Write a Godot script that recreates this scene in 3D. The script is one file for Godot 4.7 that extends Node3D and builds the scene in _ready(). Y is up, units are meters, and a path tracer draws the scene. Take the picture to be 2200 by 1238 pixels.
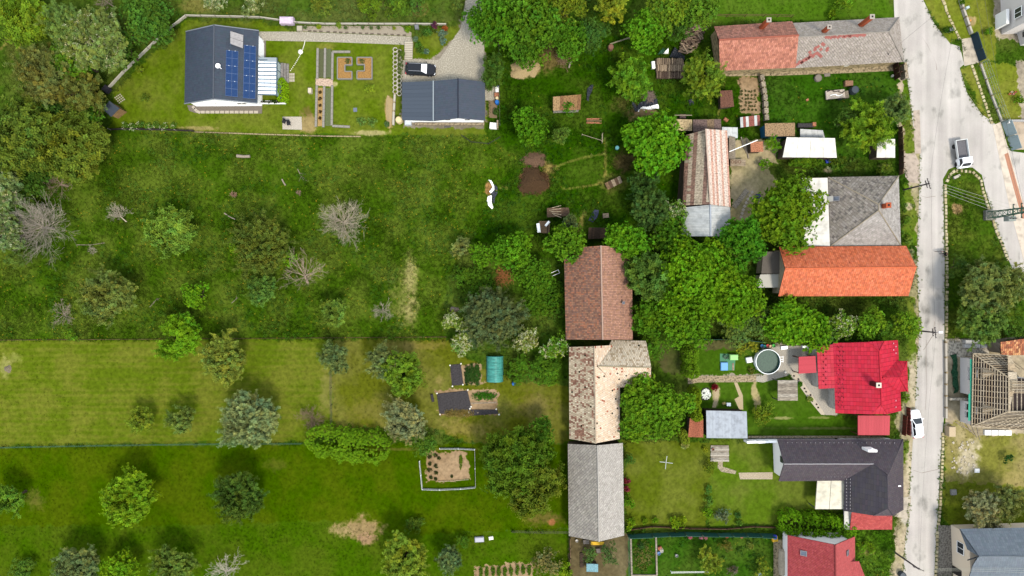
extends Node3D
# A village seen from straight above: gardens, orchards, barns, houses and a lane.
# Positions were measured on the photograph: at(px, py, h) gives the point h metres above the ground that shows there.
const CAM_H:=105.0
const PPM:=14.0
var rng:=RandomNumberGenerator.new()
var taken:={}
var TX:={}
var MT:={}

func at(px:float,py:float,h:=0.0)->Vector3:
	var k:=(CAM_H - h)/CAM_H/PPM
	return Vector3((px - 1100.0)*k,h,(py - 619.0)*k)

func lin(r: float, g: float, b: float, f := 2.0) -> Color:      # a surface that shows as this sRGB value in the day's light, as a linear base colour
	var c:=Color(r/255.0,g/255.0,b/255.0).srgb_to_linear()
	return Color(c.r/f,c.g/f,c.b/f)

class MB:
	var v:=PackedVector3Array()
	var n:=PackedVector3Array()
	var c:=PackedColorArray()
	var col:=Color.WHITE
	func tri(p: Vector3, q: Vector3, r: Vector3) -> void:            # counter-clockwise seen from outside
		var nn:=(q - p).cross(r - p).normalized()
		v.append(p); v.append(r); v.append(q)
		for i in 3:
			n.append(nn); c.append(col)
	func quad(p:Vector3,q:Vector3,r:Vector3,s:Vector3)->void:
		var nn:=(r - p).cross(s - q).normalized()
		for x in [p,r,q,p,s,r]:
			v.append(x); n.append(nn); c.append(col)
	func fan(pts:Array)->void:
		for i in range(1,pts.size() - 1):
			tri(pts[0],pts[i],pts[i+1])
	func box(o:Vector3,s:Vector3,b:=Basis.IDENTITY)->void:
		var x:=b.x*s.x*0.5
		var y:=b.y*s.y*0.5
		var z:=b.z*s.z*0.5
		quad(o - x+y+z,o+x+y+z,o+x+y - z,o - x+y - z)
		quad(o - x - y - z,o+x - y - z,o+x - y+z,o - x - y+z)
		quad(o - x - y+z,o+x - y+z,o+x+y+z,o - x+y+z)
		quad(o+x - y - z,o - x - y - z,o - x+y - z,o+x+y - z)
		quad(o+x - y+z,o+x - y - z,o+x+y - z,o+x+y+z)
		quad(o - x - y - z,o - x - y+z,o - x+y+z,o - x+y - z)
	func cbox(o: Vector3, s: Vector3, ch: float, b := Basis.IDENTITY) -> void:   # box with chamfered upper edges
		var x:=b.x*s.x*0.5
		var y:=b.y*s.y*0.5
		var z:=b.z*s.z*0.5
		var xi:=b.x*(s.x*0.5 - ch)
		var zi:=b.z*(s.z*0.5 - ch)
		var ym:=b.y*(s.y*0.5 - ch)
		var lo:=[o - x - y+z,o+x - y+z,o+x - y - z,o - x - y - z]
		var mi:=[o - x+ym+z,o+x+ym+z,o+x+ym - z,o - x+ym - z]
		var hi:=[o - xi+y+zi,o+xi+y+zi,o+xi+y - zi,o - xi+y - zi]
		for i in 4:
			var j:=(i+1)%4
			quad(lo[i],lo[j],mi[j],mi[i])
			quad(mi[i],mi[j],hi[j],hi[i])
		quad(hi[0],hi[1],hi[2],hi[3])
		quad(lo[3],lo[2],lo[1],lo[0])
	func bar(p:Vector3,q:Vector3,w:float,h:float,up:=Vector3.UP)->void:
		var d:=q - p
		var l:=d.length()
		if l<0.001:return
		var x:=d/l
		var z:=x.cross(up)
		if z.length()<0.01:z=x.cross(Vector3.RIGHT)
		z=z.normalized()
		box((p+q)*0.5,Vector3(l,h,w),Basis(x,z.cross(x),z))
	func tube(pts:Array,radii:Array,sides:=6,caps:=true)->void:
		var rings:=[]
		var m:=pts.size()
		var prev:=Vector3.ZERO
		for i in m:
			var d:Vector3=(pts[mini(i+1,m - 1)] - pts[maxi(i - 1,0)]).normalized()
			var a:=d.cross(Vector3.UP if absf(d.y)<0.9 else Vector3.RIGHT).normalized()
			if prev!=Vector3.ZERO:a=(prev - d*prev.dot(d)).normalized()
			prev=a
			var b:=d.cross(a)
			var ring:=[]
			for k in sides:
				var t:=TAU*k/sides
				ring.append(a*cos(t)+b*sin(t))
			rings.append(ring)
		for i in m - 1:
			for k in sides:
				var k2:=(k+1)%sides
				var n00:Vector3=rings[i][k]
				var n01:Vector3=rings[i][k2]
				var n10:Vector3=rings[i+1][k]
				var n11:Vector3=rings[i+1][k2]
				var p00:Vector3=pts[i]+n00*radii[i]
				var p01:Vector3=pts[i]+n01*radii[i]
				var p10:Vector3=pts[i+1]+n10*radii[i+1]
				var p11:Vector3=pts[i+1]+n11*radii[i+1]
				for q in [[p00,n00],[p11,n11],[p01,n01],[p00,n00],[p10,n10],[p11,n11]]:
					v.append(q[0]); n.append(q[1]); c.append(col)
		if caps:
			var e:=[]
			var s:=[]
			for k in sides:
				e.append(pts[m - 1]+rings[m - 1][k]*radii[m - 1])
				s.append(pts[0]+rings[0][sides - 1 - k]*radii[0])
			fan(e); fan(s)
	func prism(poly: PackedVector2Array, y0: float, y1: float, sides := true) -> void:   # poly in x, z
		var p:=poly
		if not Geometry2D.is_polygon_clockwise(p):
			p=p.duplicate(); p.reverse()
		var t:=Geometry2D.triangulate_polygon(p)
		for i in range(0,t.size(),3):
			var a:=Vector3(p[t[i]].x,y1,p[t[i]].y)
			var b:=Vector3(p[t[i+1]].x,y1,p[t[i+1]].y)
			var d:=Vector3(p[t[i+2]].x,y1,p[t[i+2]].y)
			if (b - a).cross(d - a).y>0:tri(a,b,d)
			else:tri(a,d,b)
		if sides:
			var m:=p.size()
			for i in m:
				var a2:=p[i]
				var b2:=p[(i+1)%m]
				quad(Vector3(b2.x,y0,b2.y),Vector3(a2.x,y0,a2.y),Vector3(a2.x,y1,a2.y),Vector3(b2.x,y1,b2.y))
	func lathe(o: Vector3, prof: Array, sides := 16) -> void:      # prof: Vector2(radius, y)
		for k in sides:
			var t0:=TAU*k/sides
			var t1:=TAU*(k+1)/sides
			var d0:=Vector3(cos(t0),0,-sin(t0))
			var d1:=Vector3(cos(t1),0,-sin(t1))
			for i in prof.size() - 1:
				var a:Vector2=prof[i]
				var b:Vector2=prof[i+1]
				var y0:=Vector3(0,a.y,0)
				var y1:=Vector3(0,b.y,0)
				if a.x<0.0001:tri(o+y0,o+d1*b.x+y1,o+d0*b.x+y1)
				elif b.x<0.0001:tri(o+d0*a.x+y0,o+d1*a.x+y0,o+y1)
				else:quad(o+d0*a.x+y0,o+d1*a.x+y0,o+d1*b.x+y1,o+d0*b.x+y1)
	func mesh(off:Vector3)->ArrayMesh:
		var p:=v
		if off!=Vector3.ZERO:
			p=Transform3D(Basis.IDENTITY,-off)*v
		var a:=[]
		a.resize(Mesh.ARRAY_MAX)
		a[Mesh.ARRAY_VERTEX]=p
		a[Mesh.ARRAY_NORMAL]=n
		a[Mesh.ARRAY_COLOR]=c
		var am:=ArrayMesh.new()
		am.add_surface_from_arrays(Mesh.PRIMITIVE_TRIANGLES,a)
		return am

func numbered(called:String)->String:
	var k:int=taken.get(called,0)
	taken[called]=k+1
	return called if k==0 else "%s_%03d"%[called,k]

func wpos(n:Node)->Vector3:
	var p:=Vector3.ZERO
	while n!=null and n!=self:
		p+=n.position
		n=n.get_parent()
	return p

func thing(called:String,label:String,category:String,pos:=Vector3.ZERO,group:="")->Node3D:
	var o:=Node3D.new()
	o.name=numbered(called)
	add_child(o)
	o.position=pos
	o.set_meta("label",label)
	o.set_meta("category",category)
	if group:o.set_meta("group",group)
	return o

func obj(called:String,mb:MB,m:Material,parent:Node=self,pivot=null)->MeshInstance3D:
	var o:=MeshInstance3D.new()
	var top:=parent==self
	o.name=numbered(called) if top else called
	var off:=wpos(parent)
	if top and pivot!=null:
		o.position=pivot
		off=pivot
	o.mesh=mb.mesh(off)
	o.material_override=m
	parent.add_child(o,true)
	return o

func inst(called: String, me: Mesh, m: Material, parent: Node, t: Transform3D) -> MeshInstance3D:   # a shared mesh placed at t in the world
	var o:=MeshInstance3D.new()
	o.name=called
	o.mesh=me
	o.material_override=m
	parent.add_child(o,true)
	o.transform=Transform3D(t.basis,t.origin - wpos(parent))
	return o

func tag(o:Node,label:String,category:String,group:="")->void:
	o.set_meta("label",label)
	o.set_meta("category",category)
	if group:o.set_meta("group",group)

func struct(called:String,mb:MB,m:Material)->MeshInstance3D:
	var o:=obj(called,mb,m)
	o.set_meta("kind","structure")
	return o

func stuff(o:Node)->void:
	o.set_meta("kind","stuff")

func noise_tex(key:String,freq:float,octaves:int,stops:Array,size:=512,type:=FastNoiseLite.TYPE_SIMPLEX_SMOOTH,sd:=1)->Texture2D:
	if TX.has(key):return TX[key]
	var f:=FastNoiseLite.new()
	f.seed=sd
	f.noise_type=type
	f.frequency=freq
	f.fractal_octaves=octaves
	var im:=f.get_seamless_image(size,size)
	im.convert(Image.FORMAT_L8)
	var d:=im.get_data()
	var lut:=PackedByteArray()
	lut.resize(256)
	for i in 256:
		var t:=i/255.0
		var y:float=stops[stops.size() - 1][1]
		for k in stops.size() - 1:
			if t<=stops[k+1][0]:
				y=remap(maxf(t,stops[k][0]),stops[k][0],stops[k+1][0],stops[k][1],stops[k+1][1])
				break
		lut[i]=int(clampf(y,0,1)*255)
	for i in d.size():
		d[i]=lut[d[i]]
	var im2:=Image.create_from_data(size,size,false,Image.FORMAT_L8,d)
	TX[key]=ImageTexture.create_from_image(im2)
	return TX[key]

func mat(key:String,c:Color,rough:=0.85,tex:="",scale:=0.3,vc:=false,metallic:=0.0)->StandardMaterial3D:
	if MT.has(key):return MT[key]
	if c==Color.WHITE and not vc:print("no such material yet: ",key)
	var m:=StandardMaterial3D.new()
	m.resource_name=key
	var s:=c.linear_to_srgb()
	m.albedo_color=Color(s.r,s.g,s.b,1)
	m.roughness=rough
	m.metallic=metallic
	if rough>0.3:m.metallic_specular=0.25
	m.vertex_color_use_as_albedo=vc
	if tex:
		m.albedo_texture=TX[tex]
		m.uv1_triplanar=true
		m.uv1_world_triplanar=true
		m.uv1_scale=Vector3.ONE*scale
	MT[key]=m
	return m

func textures()->void:
	noise_tex("fine",0.06,3,[[0,0.78],[0.5,0.92],[1,1.0]])
	noise_tex("blotch",0.012,5,[[0,0.8],[0.4,0.92],[0.6,0.98],[1,1.0]],512,FastNoiseLite.TYPE_SIMPLEX_SMOOTH,4)
	noise_tex("stain",0.02,5,[[0,0.55],[0.38,0.76],[0.55,0.96],[1,1.0]],512,FastNoiseLite.TYPE_SIMPLEX_SMOOTH,9)
	noise_tex("rough",0.15,2,[[0,0.62],[0.5,0.88],[1,1.0]],512,FastNoiseLite.TYPE_SIMPLEX_SMOOTH,12)
	noise_tex("roadgrain",0.01,6,[[0,0.9],[0.4,0.96],[0.6,0.99],[1,1.0]],1024,FastNoiseLite.TYPE_SIMPLEX_SMOOTH,31)
	noise_tex("lichen",0.04,4,[[0,0.74],[0.45,0.86],[0.66,0.92],[0.72,1.0],[1,1.0]],1024,FastNoiseLite.TYPE_SIMPLEX_SMOOTH,17)
	noise_tex("chips",0.12,2,[[0,0.45],[0.55,0.6],[0.66,0.75],[0.74,1.0],[1,1.0]],512,FastNoiseLite.TYPE_SIMPLEX_SMOOTH,27)
	noise_tex("paver",0.11,2,[[0,0.7],[0.4,0.86],[0.6,0.98],[1,1.0]],512,FastNoiseLite.TYPE_CELLULAR,7)
	var im:=Image.create(256,256,false,Image.FORMAT_L8)
	var f:=FastNoiseLite.new()
	f.seed=5
	f.frequency=0.05
	for y in 256:
		for x in 256:
			var g:=f.get_noise_2d(x*0.35+4.0*sin(TAU*y/256.0),y*4.0)*0.25+f.get_noise_2d(x*0.2+500.0,y*0.8)*0.2
			im.set_pixel(x,y,Color.from_hsv(0,0,clampf(0.8+g,0,1)))
	TX["wood"]=ImageTexture.create_from_image(im)

func _ready()->void:
	rng.seed=20240511
	# camera
	var cam:=Camera3D.new()
	cam.name="camera"
	add_child(cam)
	cam.position=Vector3(0,CAM_H,0)
	cam.rotation_degrees=Vector3(-90,0,0)
	cam.fov=rad_to_deg(2.0*atan(619.0/PPM/CAM_H))
	cam.far=800.0
	cam.current=true
	# sky and exposure
	var env:=Environment.new()
	env.background_mode=Environment.BG_SKY
	var sm:=ProceduralSkyMaterial.new()
	sm.sky_top_color=Color(0.72,0.76,0.81)
	sm.sky_horizon_color=Color(0.86,0.88,0.90)
	sm.sky_curve=0.25
	sm.sky_energy_multiplier=0.9
	sm.ground_bottom_color=Color(0.25,0.28,0.15)
	sm.ground_horizon_color=Color(0.6,0.62,0.55)
	var sk:=Sky.new()
	sk.sky_material=sm
	env.sky=sk
	env.tonemap_mode=Environment.TONE_MAPPER_LINEAR
	env.tonemap_exposure=4.15
	env.sdfgi_enabled=true
	env.ssao_enabled=true
	env.ssil_enabled=true
	var we:=WorldEnvironment.new()
	we.name="environment"
	we.environment=env
	add_child(we)
	# sun veiled by thin cloud, from the lower right of the picture
	var sun:=DirectionalLight3D.new()
	sun.name="sun"
	add_child(sun)
	sun.look_at_from_position(Vector3.ZERO,Vector3(-0.33,-1.0,-0.46),Vector3.FORWARD)
	sun.light_energy=0.46
	sun.light_color=Color(1.0,0.965,0.91)
	sun.light_angular_distance=12.0
	sun.shadow_enabled=true
	textures()
	leaf_kit()
	build_ground()
	build_roads()
	build_house_modern()
	build_garage()
	build_long_house()
	build_tin_barn()
	build_hip_house()
	build_orange_house()
	build_barns()
	build_red_house()
	build_dark_house()
	build_south_red_house()
	build_east_houses()
	build_sheds()
	build_fences()
	build_gardens()
	build_yard_things()
	build_vehicles()
	build_poles()
	build_person()
	build_trees()
	build_grass()

# ---------------------------------------------------------------- ground
const GX0:=-160.0
const GY0:=-89.0
const GW:=2520.0
const GH:=1417.5
var rmap:=PackedByteArray()
var regions := []        # [colour a, colour b, tufts per m2, tuft height, flowers per m2]
var gimg:PackedByteArray
var paved:=0
var wild:FastNoiseLite

func fill_poly(id:int,pts:Array)->void:
	var n:=pts.size()
	var ymin:=1e9
	var ymax:=-1e9
	for p in pts:
		ymin=minf(ymin,p[1]); ymax=maxf(ymax,p[1])
	for ry in range(maxi(0,int((ymin - GY0)/2)),mini(708,int((ymax - GY0)/2))+1):
		var y:=GY0+ry*2.0+1.0
		var xs:=[]
		for i in n:
			var a=pts[i]
			var b=pts[(i+1)%n]
			if (a[1]<=y)!=(b[1]<=y):
				xs.append(a[0]+(y - a[1])/(b[1] - a[1])*(b[0] - a[0]))
		xs.sort()
		for k in range(0,xs.size() - 1,2):
			for rx in range(clampi(int((xs[k] - GX0)/2),0,1259),clampi(int((xs[k+1] - GX0)/2),0,1259)):
				rmap[ry*1260+rx]=id

func region(ca:Color,cb:Color,tufts:float,high:float,flowers:float,polys:Array)->void:
	regions.append([ca,cb,tufts,high,flowers])
	for p in polys:
		fill_poly(regions.size() - 1,p)

func region_at(px:float,py:float)->int:
	var x:=clampi(int((px - GX0)/2),0,1259)
	var y:=clampi(int((py - GY0)/2),0,708)
	return rmap[y*1260+x]

func build_ground()->void:
	rmap.resize(1260*709)
	var B:=1330
	# rough grass everywhere that nothing else covers
	region(lin(76,110,26,3.15),lin(104,124,46,3.15),14,0.22,0.0,[])
	# meadow with scattered flowers
	region(lin(74,108,16,3.0),lin(106,128,40,3.0),22,0.2,0.9,[[[-160,300],[235,283],[640,292],[1075,292],[1110,330],[1110,480],[1010,500],[985,560],[955,600],[955,728],[-160,734]]])
	# mown field
	region(lin(108,130,26,3.3),lin(132,140,48,3.3),4,0.08,0.0,[[[-160,733],[712,728],[714,915],[660,948],[-160,960]]])
	# dry garden plot
	region(lin(112,120,28,3.15),lin(134,135,58,3.15),6,0.1,0.0,[[[715,730],[965,728],[990,765],[1100,820],[1222,828],[1222,952],[1000,950],[930,920],[715,918]]])
	# deep green field below
	region(lin(69,100,2,2.95),lin(86,106,10,2.95),7,0.09,0.0,[[[-160,962],[650,955],[1222,952],[1222,1136],[900,1150],[700,1118],[420,1128],[-160,1132]]])
	region(lin(71,106,6,2.95),lin(87,110,20,2.95),9,0.12,0.0,[[[-160,1132],[420,1128],[700,1118],[900,1150],[1222,1138],[1222,B],[-160,B]]])
	# lawn round the new house
	region(lin(106,131,22,3.15),lin(128,141,48,3.15),5,0.08,0.0,[[[238,278],[238,205],[400,42],[560,46],[640,66],[900,80],[1000,46],[1045,60],[1045,290],[640,290]]])
	# strip above the fence
	region(lin(86,116,34,3.15),lin(112,126,58,3.15),12,0.25,0.1,[[[376,-89],[1000,-89],[990,44],[900,52],[640,46],[400,34]]])
	# farm paddock, clover-rich
	region(lin(56,98,6,3.15),lin(84,114,28,3.15),20,0.2,0.15,[[[1045,100],[1540,60],[1560,165],[1640,160],[1640,300],[1470,290],[1465,480],[1300,560],[1200,560],[1010,520],[1110,330],[1045,290]]])
	# yard grass of the long house
	region(lin(63,110,18,3.15),lin(82,120,34,3.15),16,0.18,0.3,[[[1645,158],[1925,150],[1950,220],[1955,380],[1660,380],[1650,300]]])
	region(lin(86,126,26,3.15),lin(102,135,40,3.15),9,0.12,0.0,[[[1510,-89],[1910,-89],[1918,40],[1700,45],[1510,40]]])
	# grassy strips by the walnut, vine and orange house
	region(lin(73,110,26,3.15),lin(102,120,44,3.15),18,0.25,0.0,[[[1660,340],[1940,340],[1970,420],[1970,540],[1960,650],[1660,740],[1600,740],[1345,700],[1345,560],[1465,500]]])
	# lawns of the red house
	region(lin(78,116,22,3.15),lin(91,124,34,3.15),4,0.06,0.0,[[[1490,745],[1625,745],[1625,808],[1490,808]],[[1500,815],[1740,812],[1790,892],[1845,900],[1845,940],[1500,940]]])
	region(lin(110,108,66,3.15),lin(87,102,46,3.15),3,0.1,0.0,[[[1415,728],[1625,733],[1610,752],[1490,750],[1480,815],[1415,790]]])
	# lawns of the dark house
	region(lin(104,120,26,3.15),lin(123,133,48,3.15),4,0.07,0.0,[[[1340,945],[1530,950],[1530,1010],[1515,1135],[1345,1138]]])
	region(lin(100,129,28,3.15),lin(117,133,48,3.15),4,0.06,0.0,[[[1530,945],[1660,948],[1760,1035],[1760,1120],[1530,1130],[1515,1100],[1530,1010]]])
	# gardens at the lower edge
	region(lin(63,106,22,3.15),lin(86,116,36,3.15),14,0.14,0.2,[[[1350,1148],[1670,1150],[1670,B],[1350,B]]])
	region(lin(89,137,28,3.15),lin(108,141,42,3.15),20,0.25,0.2,[[[1825,1140],[1920,1140],[1915,B],[1840,B]]])
	region(lin(119,106,74,3.15),lin(136,124,90,3.15),0,0,0.0,[[[1224,1150],[1348,1150],[1348,B],[1224,B]]])
	# verge: pale grit with thin grass
	region(lin(192,176,150,2.2),lin(158,150,110,2.2),1.5,0.1,0.0,[[[1928,150],[1962,150],[1976,240],[1985,340],[1980,560],[1985,720],[1975,900],[1965,1100],[1950,B],[1905,B],[1930,1120],[1940,960],[1925,900],[1950,850],[1950,650],[1968,560],[1960,420],[1935,330]]])
	region(lin(98,130,30,2.75),lin(124,138,52,2.75),14,0.16,0.0,[[[1938,140],[1950,170],[1962,270],[1962,340],[1948,330],[1935,220]],[[1940,395],[1960,400],[1970,460],[1968,530],[1940,530]],[[1948,640],[1966,640],[1972,740],[1965,800],[1952,770]],[[1940,950],[1954,940],[1948,990],[1938,1000]]])
	# plots beyond the lane
	region(lin(140,140,62,2.75),lin(166,154,96,2.75),6,0.1,0.0,[[[2030,900],[2360,900],[2360,1060],[2030,1040]]])
	region(lin(110,126,30,2.75),lin(124,132,44,2.75),9,0.12,0.0,[[[2030,1035],[2360,1050],[2360,1140],[2040,1130],[2028,1110]]])
	region(lin(190,174,148,2.2),lin(160,148,120,2.2),0.5,0.06,0.0,[[[2030,725],[2360,725],[2360,930],[2100,935],[2060,900],[2030,920]]])
	region(lin(74,108,22,2.75),lin(104,122,40,2.75),22,0.2,0.05,[[[2036,378],[2052,366],[2088,368],[2106,386],[2114,420],[2140,500],[2160,560],[2200,640],[2200,740],[2034,728]]])
	region(lin(124,138,40,2.75),lin(138,142,56,2.75),5,0.08,0.0,[[[1990,-89],[2030,-89],[2062,80],[2040,92],[2012,50],[1985,0]],[[2030,-89],[2135,-89],[2140,130],[2092,130],[2062,80]],[[2068,145],[2090,138],[2128,262],[2108,240]],[[2100,130],[2195,140],[2195,260],[2155,255]]])
	region(lin(150,140,124,2.2),lin(176,164,142,2.2),0,0,0.0,[[[2126,-89],[2360,-89],[2360,130],[2140,80]],[[2185,130],[2360,130],[2360,270],[2195,270]]])
	# worn yard of the farm
	region(lin(178,162,128,2.0),lin(150,140,102,2.0),0.6,0.1,0.0,[[[1568,355],[1650,348],[1672,395],[1640,430],[1600,480],[1570,470]],[[1566,300],[1670,300],[1672,350],[1566,360]]])
	# drive, patio and path beds (covered by their own sheets)
	region(lin(150,140,124,2.2),lin(130,122,104,2.2),0,0,0.0,[[[990,40],[1042,60],[1042,275],[864,275],[858,130],[930,125],[985,70]],[[1640,742],[1760,742],[1800,890],[1770,892],[1700,805],[1600,810],[1480,822],[1480,808],[1640,805]]])
	# soils
	region(lin(168,142,110,2.2),lin(150,124,92,2.2),0,0,0.0,[[[917,972],[1006,968],[1010,1030],[920,1036]],[[1588,165],[1630,163],[1633,246],[1590,246]],[[1020,1218],[1145,1206],[1150,B],[1010,B]],[[968,785],[1038,780],[1040,825],[972,830]],[[935,838],[1068,834],[1072,890],[945,892]]])
	region(lin(150, 140, 124), lin(150, 140, 124), 0, 0, 0.0, [])      # under paving: no grass
	paved=regions.size() - 1
	var f1:=FastNoiseLite.new()
	f1.seed=3; f1.noise_type=FastNoiseLite.TYPE_SIMPLEX_SMOOTH; f1.frequency=0.011; f1.fractal_octaves=5
	var f2:=FastNoiseLite.new()
	f2.seed=8; f2.noise_type=FastNoiseLite.TYPE_SIMPLEX_SMOOTH; f2.frequency=0.09; f2.fractal_octaves=4; f2.fractal_gain=0.75
	var f3:=FastNoiseLite.new()
	f3.seed=21; f3.noise_type=FastNoiseLite.TYPE_SIMPLEX_SMOOTH; f3.frequency=0.03; f3.fractal_octaves=3
	var W:=2048
	var H:=1152
	var n1:=f1.get_image(W,H); n1.convert(Image.FORMAT_L8)
	var n2:=f2.get_image(W,H); n2.convert(Image.FORMAT_L8)
	var n3:=f3.get_image(W,H); n3.convert(Image.FORMAT_L8)
	var d1:=n1.get_data()
	var d2:=n2.get_data()
	var d3:=n3.get_data()
	gimg=PackedByteArray()
	gimg.resize(W*H*3)
	# sRGB tables for each region: blend of two colours in 32 steps, 64 steps of brightness grain
	var lut:=[]
	for r in regions:
		var t:=PackedByteArray()
		t.resize(32*64*3)
		for i in 32:
			var c:Color=r[0].lerp(r[1],i/31.0)
			for j in 64:
				var g:=lerpf(0.62,1.38,j/63.0)
				var s:=Color(c.r*g,c.g*g,c.b*g).linear_to_srgb()
				var o:=(i*64+j)*3
				t[o]=int(clampf(s.r,0,1)*255); t[o+1]=int(clampf(s.g,0,1)*255); t[o+2]=int(clampf(s.b,0,1)*255)
		lut.append(t)
	var sx:=1260.0/W
	var sy:=709.0/H
	var at_:=0
	for y in H:
		var row:=y*W
		for x in W:
			var k:=row+x
			var b:=d2[k]
			var e:=d3[k]
			var rx:=clampi(int(x*sx+(e - 128)*0.03+(b - 128)*0.018),0,1259)
			var ry:=clampi(int(y*sy+(b - 128)*0.018 - (e - 128)*0.022),0,708)
			var t:PackedByteArray=lut[rmap[ry*1260+rx]]
			var mixv:=clampi((d1[k] - 70)/4+(e - 128)/9,0,31)
			if rmap[ry * 1260 + rx] == 2:      # mown swaths
				mixv=clampi(mixv+int(7.0*sin(y*0.62+(d1[k] - 128)*0.012))+(d2[row+(x >> 4)] - 128)/9,0,31)
			var o:=(mixv*64+(b >> 2))*3
			gimg[at_]=t[o]; gimg[at_+1]=t[o+1]; gimg[at_+2]=t[o+2]
			at_+=3
	wild=f2
	# bare and worn patches: x, y, radius x, radius y, colour, cover, softness
	for s in [[880,590,14,50,[200,186,128],0.75,0.9],[866,640,34,52,[150,144,84],0.55,0.9],[878,668,16,34,[196,180,124],0.6,0.9],[770,1135,48,24,[168,140,102],0.9,0.6],[735,1140,30,12,[172,150,106],0.7,0.8],[790,1158,22,14,[176,142,110],0.9,0.5],
			[1148,343,28,17,[118,94,72],0.95,0.3],[1146,388,36,30,[104,78,54],1.0,0.25],[1178,360,18,14,[176,146,92],0.8,0.6],[1120,150,27,17,[184,162,118],0.95,0.35],[1148,145,14,18,[172,150,104],0.8,0.4],[1170,105,14,22,[160,136,92],0.7,0.6],[1185,125,30,26,[140,112,76],0.75,0.6],[1375,240,34,18,[168,142,98],0.8,0.5],[1335,225,22,20,[126,110,70],0.6,0.7],[1340,345,30,24,[104,84,60],0.8,0.5],[1320,390,34,24,[150,126,84],0.35,0.3],
			[836,240,11,34,[176,148,98],0.95,0.25],[661,262,20,22,[172,148,104],0.9,0.5],[660,240,12,14,[120,100,64],0.7,0.6],[800,285,36,6,[190,176,128],0.8,0.5],[425,275,40,5,[180,160,112],0.7,0.6],[715,180,12,8,[200,188,140],0.8,0.5],[700,100,20,8,[150,140,70],0.6,0.7],
			[2055,448,11,11,[188,158,110],1.0,0.25],[2080,990,28,34,[214,200,176],0.8,0.5],[2090,955,18,16,[206,192,160],0.7,0.5],[2170,1030,30,22,[186,168,110],0.5,0.8],[2150,920,40,14,[210,196,168],0.8,0.5],[2060,930,18,24,[196,180,140],0.6,0.6],
			[1952,444,8,9,[206,190,160],0.9,0.4],[1955,560,10,26,[188,172,140],0.7,0.5],[1965,820,12,60,[208,194,166],0.8,0.5],[1955,1000,10,40,[214,200,170],0.8,0.5],[1950,1110,14,22,[206,196,180],0.9,0.4],[1945,1190,10,44,[206,190,160],0.8,0.5],
			[1170,1115,38,14,[150,116,80],0.55,0.7],[1185,1122,10,7,[176,112,76],0.8,0.5],[1150,870,50,26,[140,120,82],0.45,0.9],[700,850,16,60,[152,140,88],0.5,0.9],[800,880,60,30,[148,132,76],0.35,0.9],[1000,918,60,18,[160,140,84],0.6,0.7],[900,742,70,10,[156,134,82],0.5,0.8],[945,820,12,12,[164,146,90],0.6,0.7],[880,965,150,3,[150,120,80],0.4,0.9],
			[1620,838,7,22,[196,176,132],0.9,0.35],[1628,868,8,22,[196,176,132],0.9,0.35],[1537,850,9,22,[196,176,136],0.9,0.35],[1680,898,26,3,[182,170,124],0.7,0.5],[1760,897,26,3,[182,170,124],0.5,0.5],[1770,920,100,3,[150,138,100],0.5,0.7],[1050,405,9,16,[174,132,84],0.95,0.3],[1086,404,12,5,[150,150,72],0.6,0.6],
			[10,790,12,24,[186,178,120],0.5,0.7],[30,770,18,12,[180,172,112],0.4,0.8],[590,1000,22,14,[124,118,52],0.4,0.9],[75,1075,20,22,[138,122,70],0.5,0.8],[770,925,60,12,[138,120,64],0.4,0.8],[1860,1182,16,14,[168,146,100],0.6,0.6],[2050,190,3,3,[180,160,120],0.4,0.8],[2085,45,12,14,[190,166,120],0.9,0.3],[1778,365,12,6,[200,182,150],0.9,0.4],[1900,355,16,4,[184,178,120],0.6,0.6],[20,100,14,40,[128,112,68],0.4,0.9],[420,10,40,20,[150,134,76],0.6,0.7],[900,20,20,14,[150,134,76],0.6,0.7],
			[235,60,24,90,[92,74,44],0.0,0.5],[310,80,60,14,[110,84,54],0.6,0.6]]:
		patch(s)
	for s in [[[1190,360],[1230,340],[1300,330],3],[[1210,405],[1260,402],[1295,392],3],[[1299,300],[1302,370],[1299,380],4],[[1560,160],[1540,250],[1541,270],3],[[0,105],[20,85],[36,70],4],[[1255,455],[1248,480],[1245,500],5]]:
		for i in 30:
			var t:=i/29.0
			var q:=Vector2(s[0][0],s[0][1]).lerp(Vector2(s[1][0],s[1][1]),t).lerp(Vector2(s[1][0],s[1][1]).lerp(Vector2(s[2][0],s[2][1]),t),t)
			patch([q.x,q.y,s[3],s[3],[146,138,70],0.5,0.8])
	var im:=Image.create_from_data(W,H,false,Image.FORMAT_RGB8,gimg)
	var m:=StandardMaterial3D.new()
	m.resource_name="ground"
	m.albedo_texture=ImageTexture.create_from_image(im)
	m.roughness=0.95
	m.metallic_specular=0.0
	var o:=MeshInstance3D.new()
	o.name=numbered("ground")
	var a:=at(GX0,GY0)
	var b:=at(GX0+GW,GY0+GH)
	var vs:=PackedVector3Array()
	var uvs:=PackedVector2Array()
	var ns:=PackedVector3Array()
	var E:=400.0
	for p in [Vector2(-E,-E),Vector2(E,-E),Vector2(E,E),Vector2(-E,-E),Vector2(E,E),Vector2(-E,E)]:
		vs.append(Vector3(p.x,0,p.y)); ns.append(Vector3.UP)
		uvs.append(Vector2((p.x - a.x)/(b.x - a.x),(p.y - a.z)/(b.z - a.z)))
	var arr:=[]
	arr.resize(Mesh.ARRAY_MAX)
	arr[Mesh.ARRAY_VERTEX]=vs; arr[Mesh.ARRAY_NORMAL]=ns; arr[Mesh.ARRAY_TEX_UV]=uvs
	var am:=ArrayMesh.new()
	am.add_surface_from_arrays(Mesh.PRIMITIVE_TRIANGLES,arr)
	o.mesh=am
	o.material_override=m
	o.set_meta("kind","structure")
	add_child(o)

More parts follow.
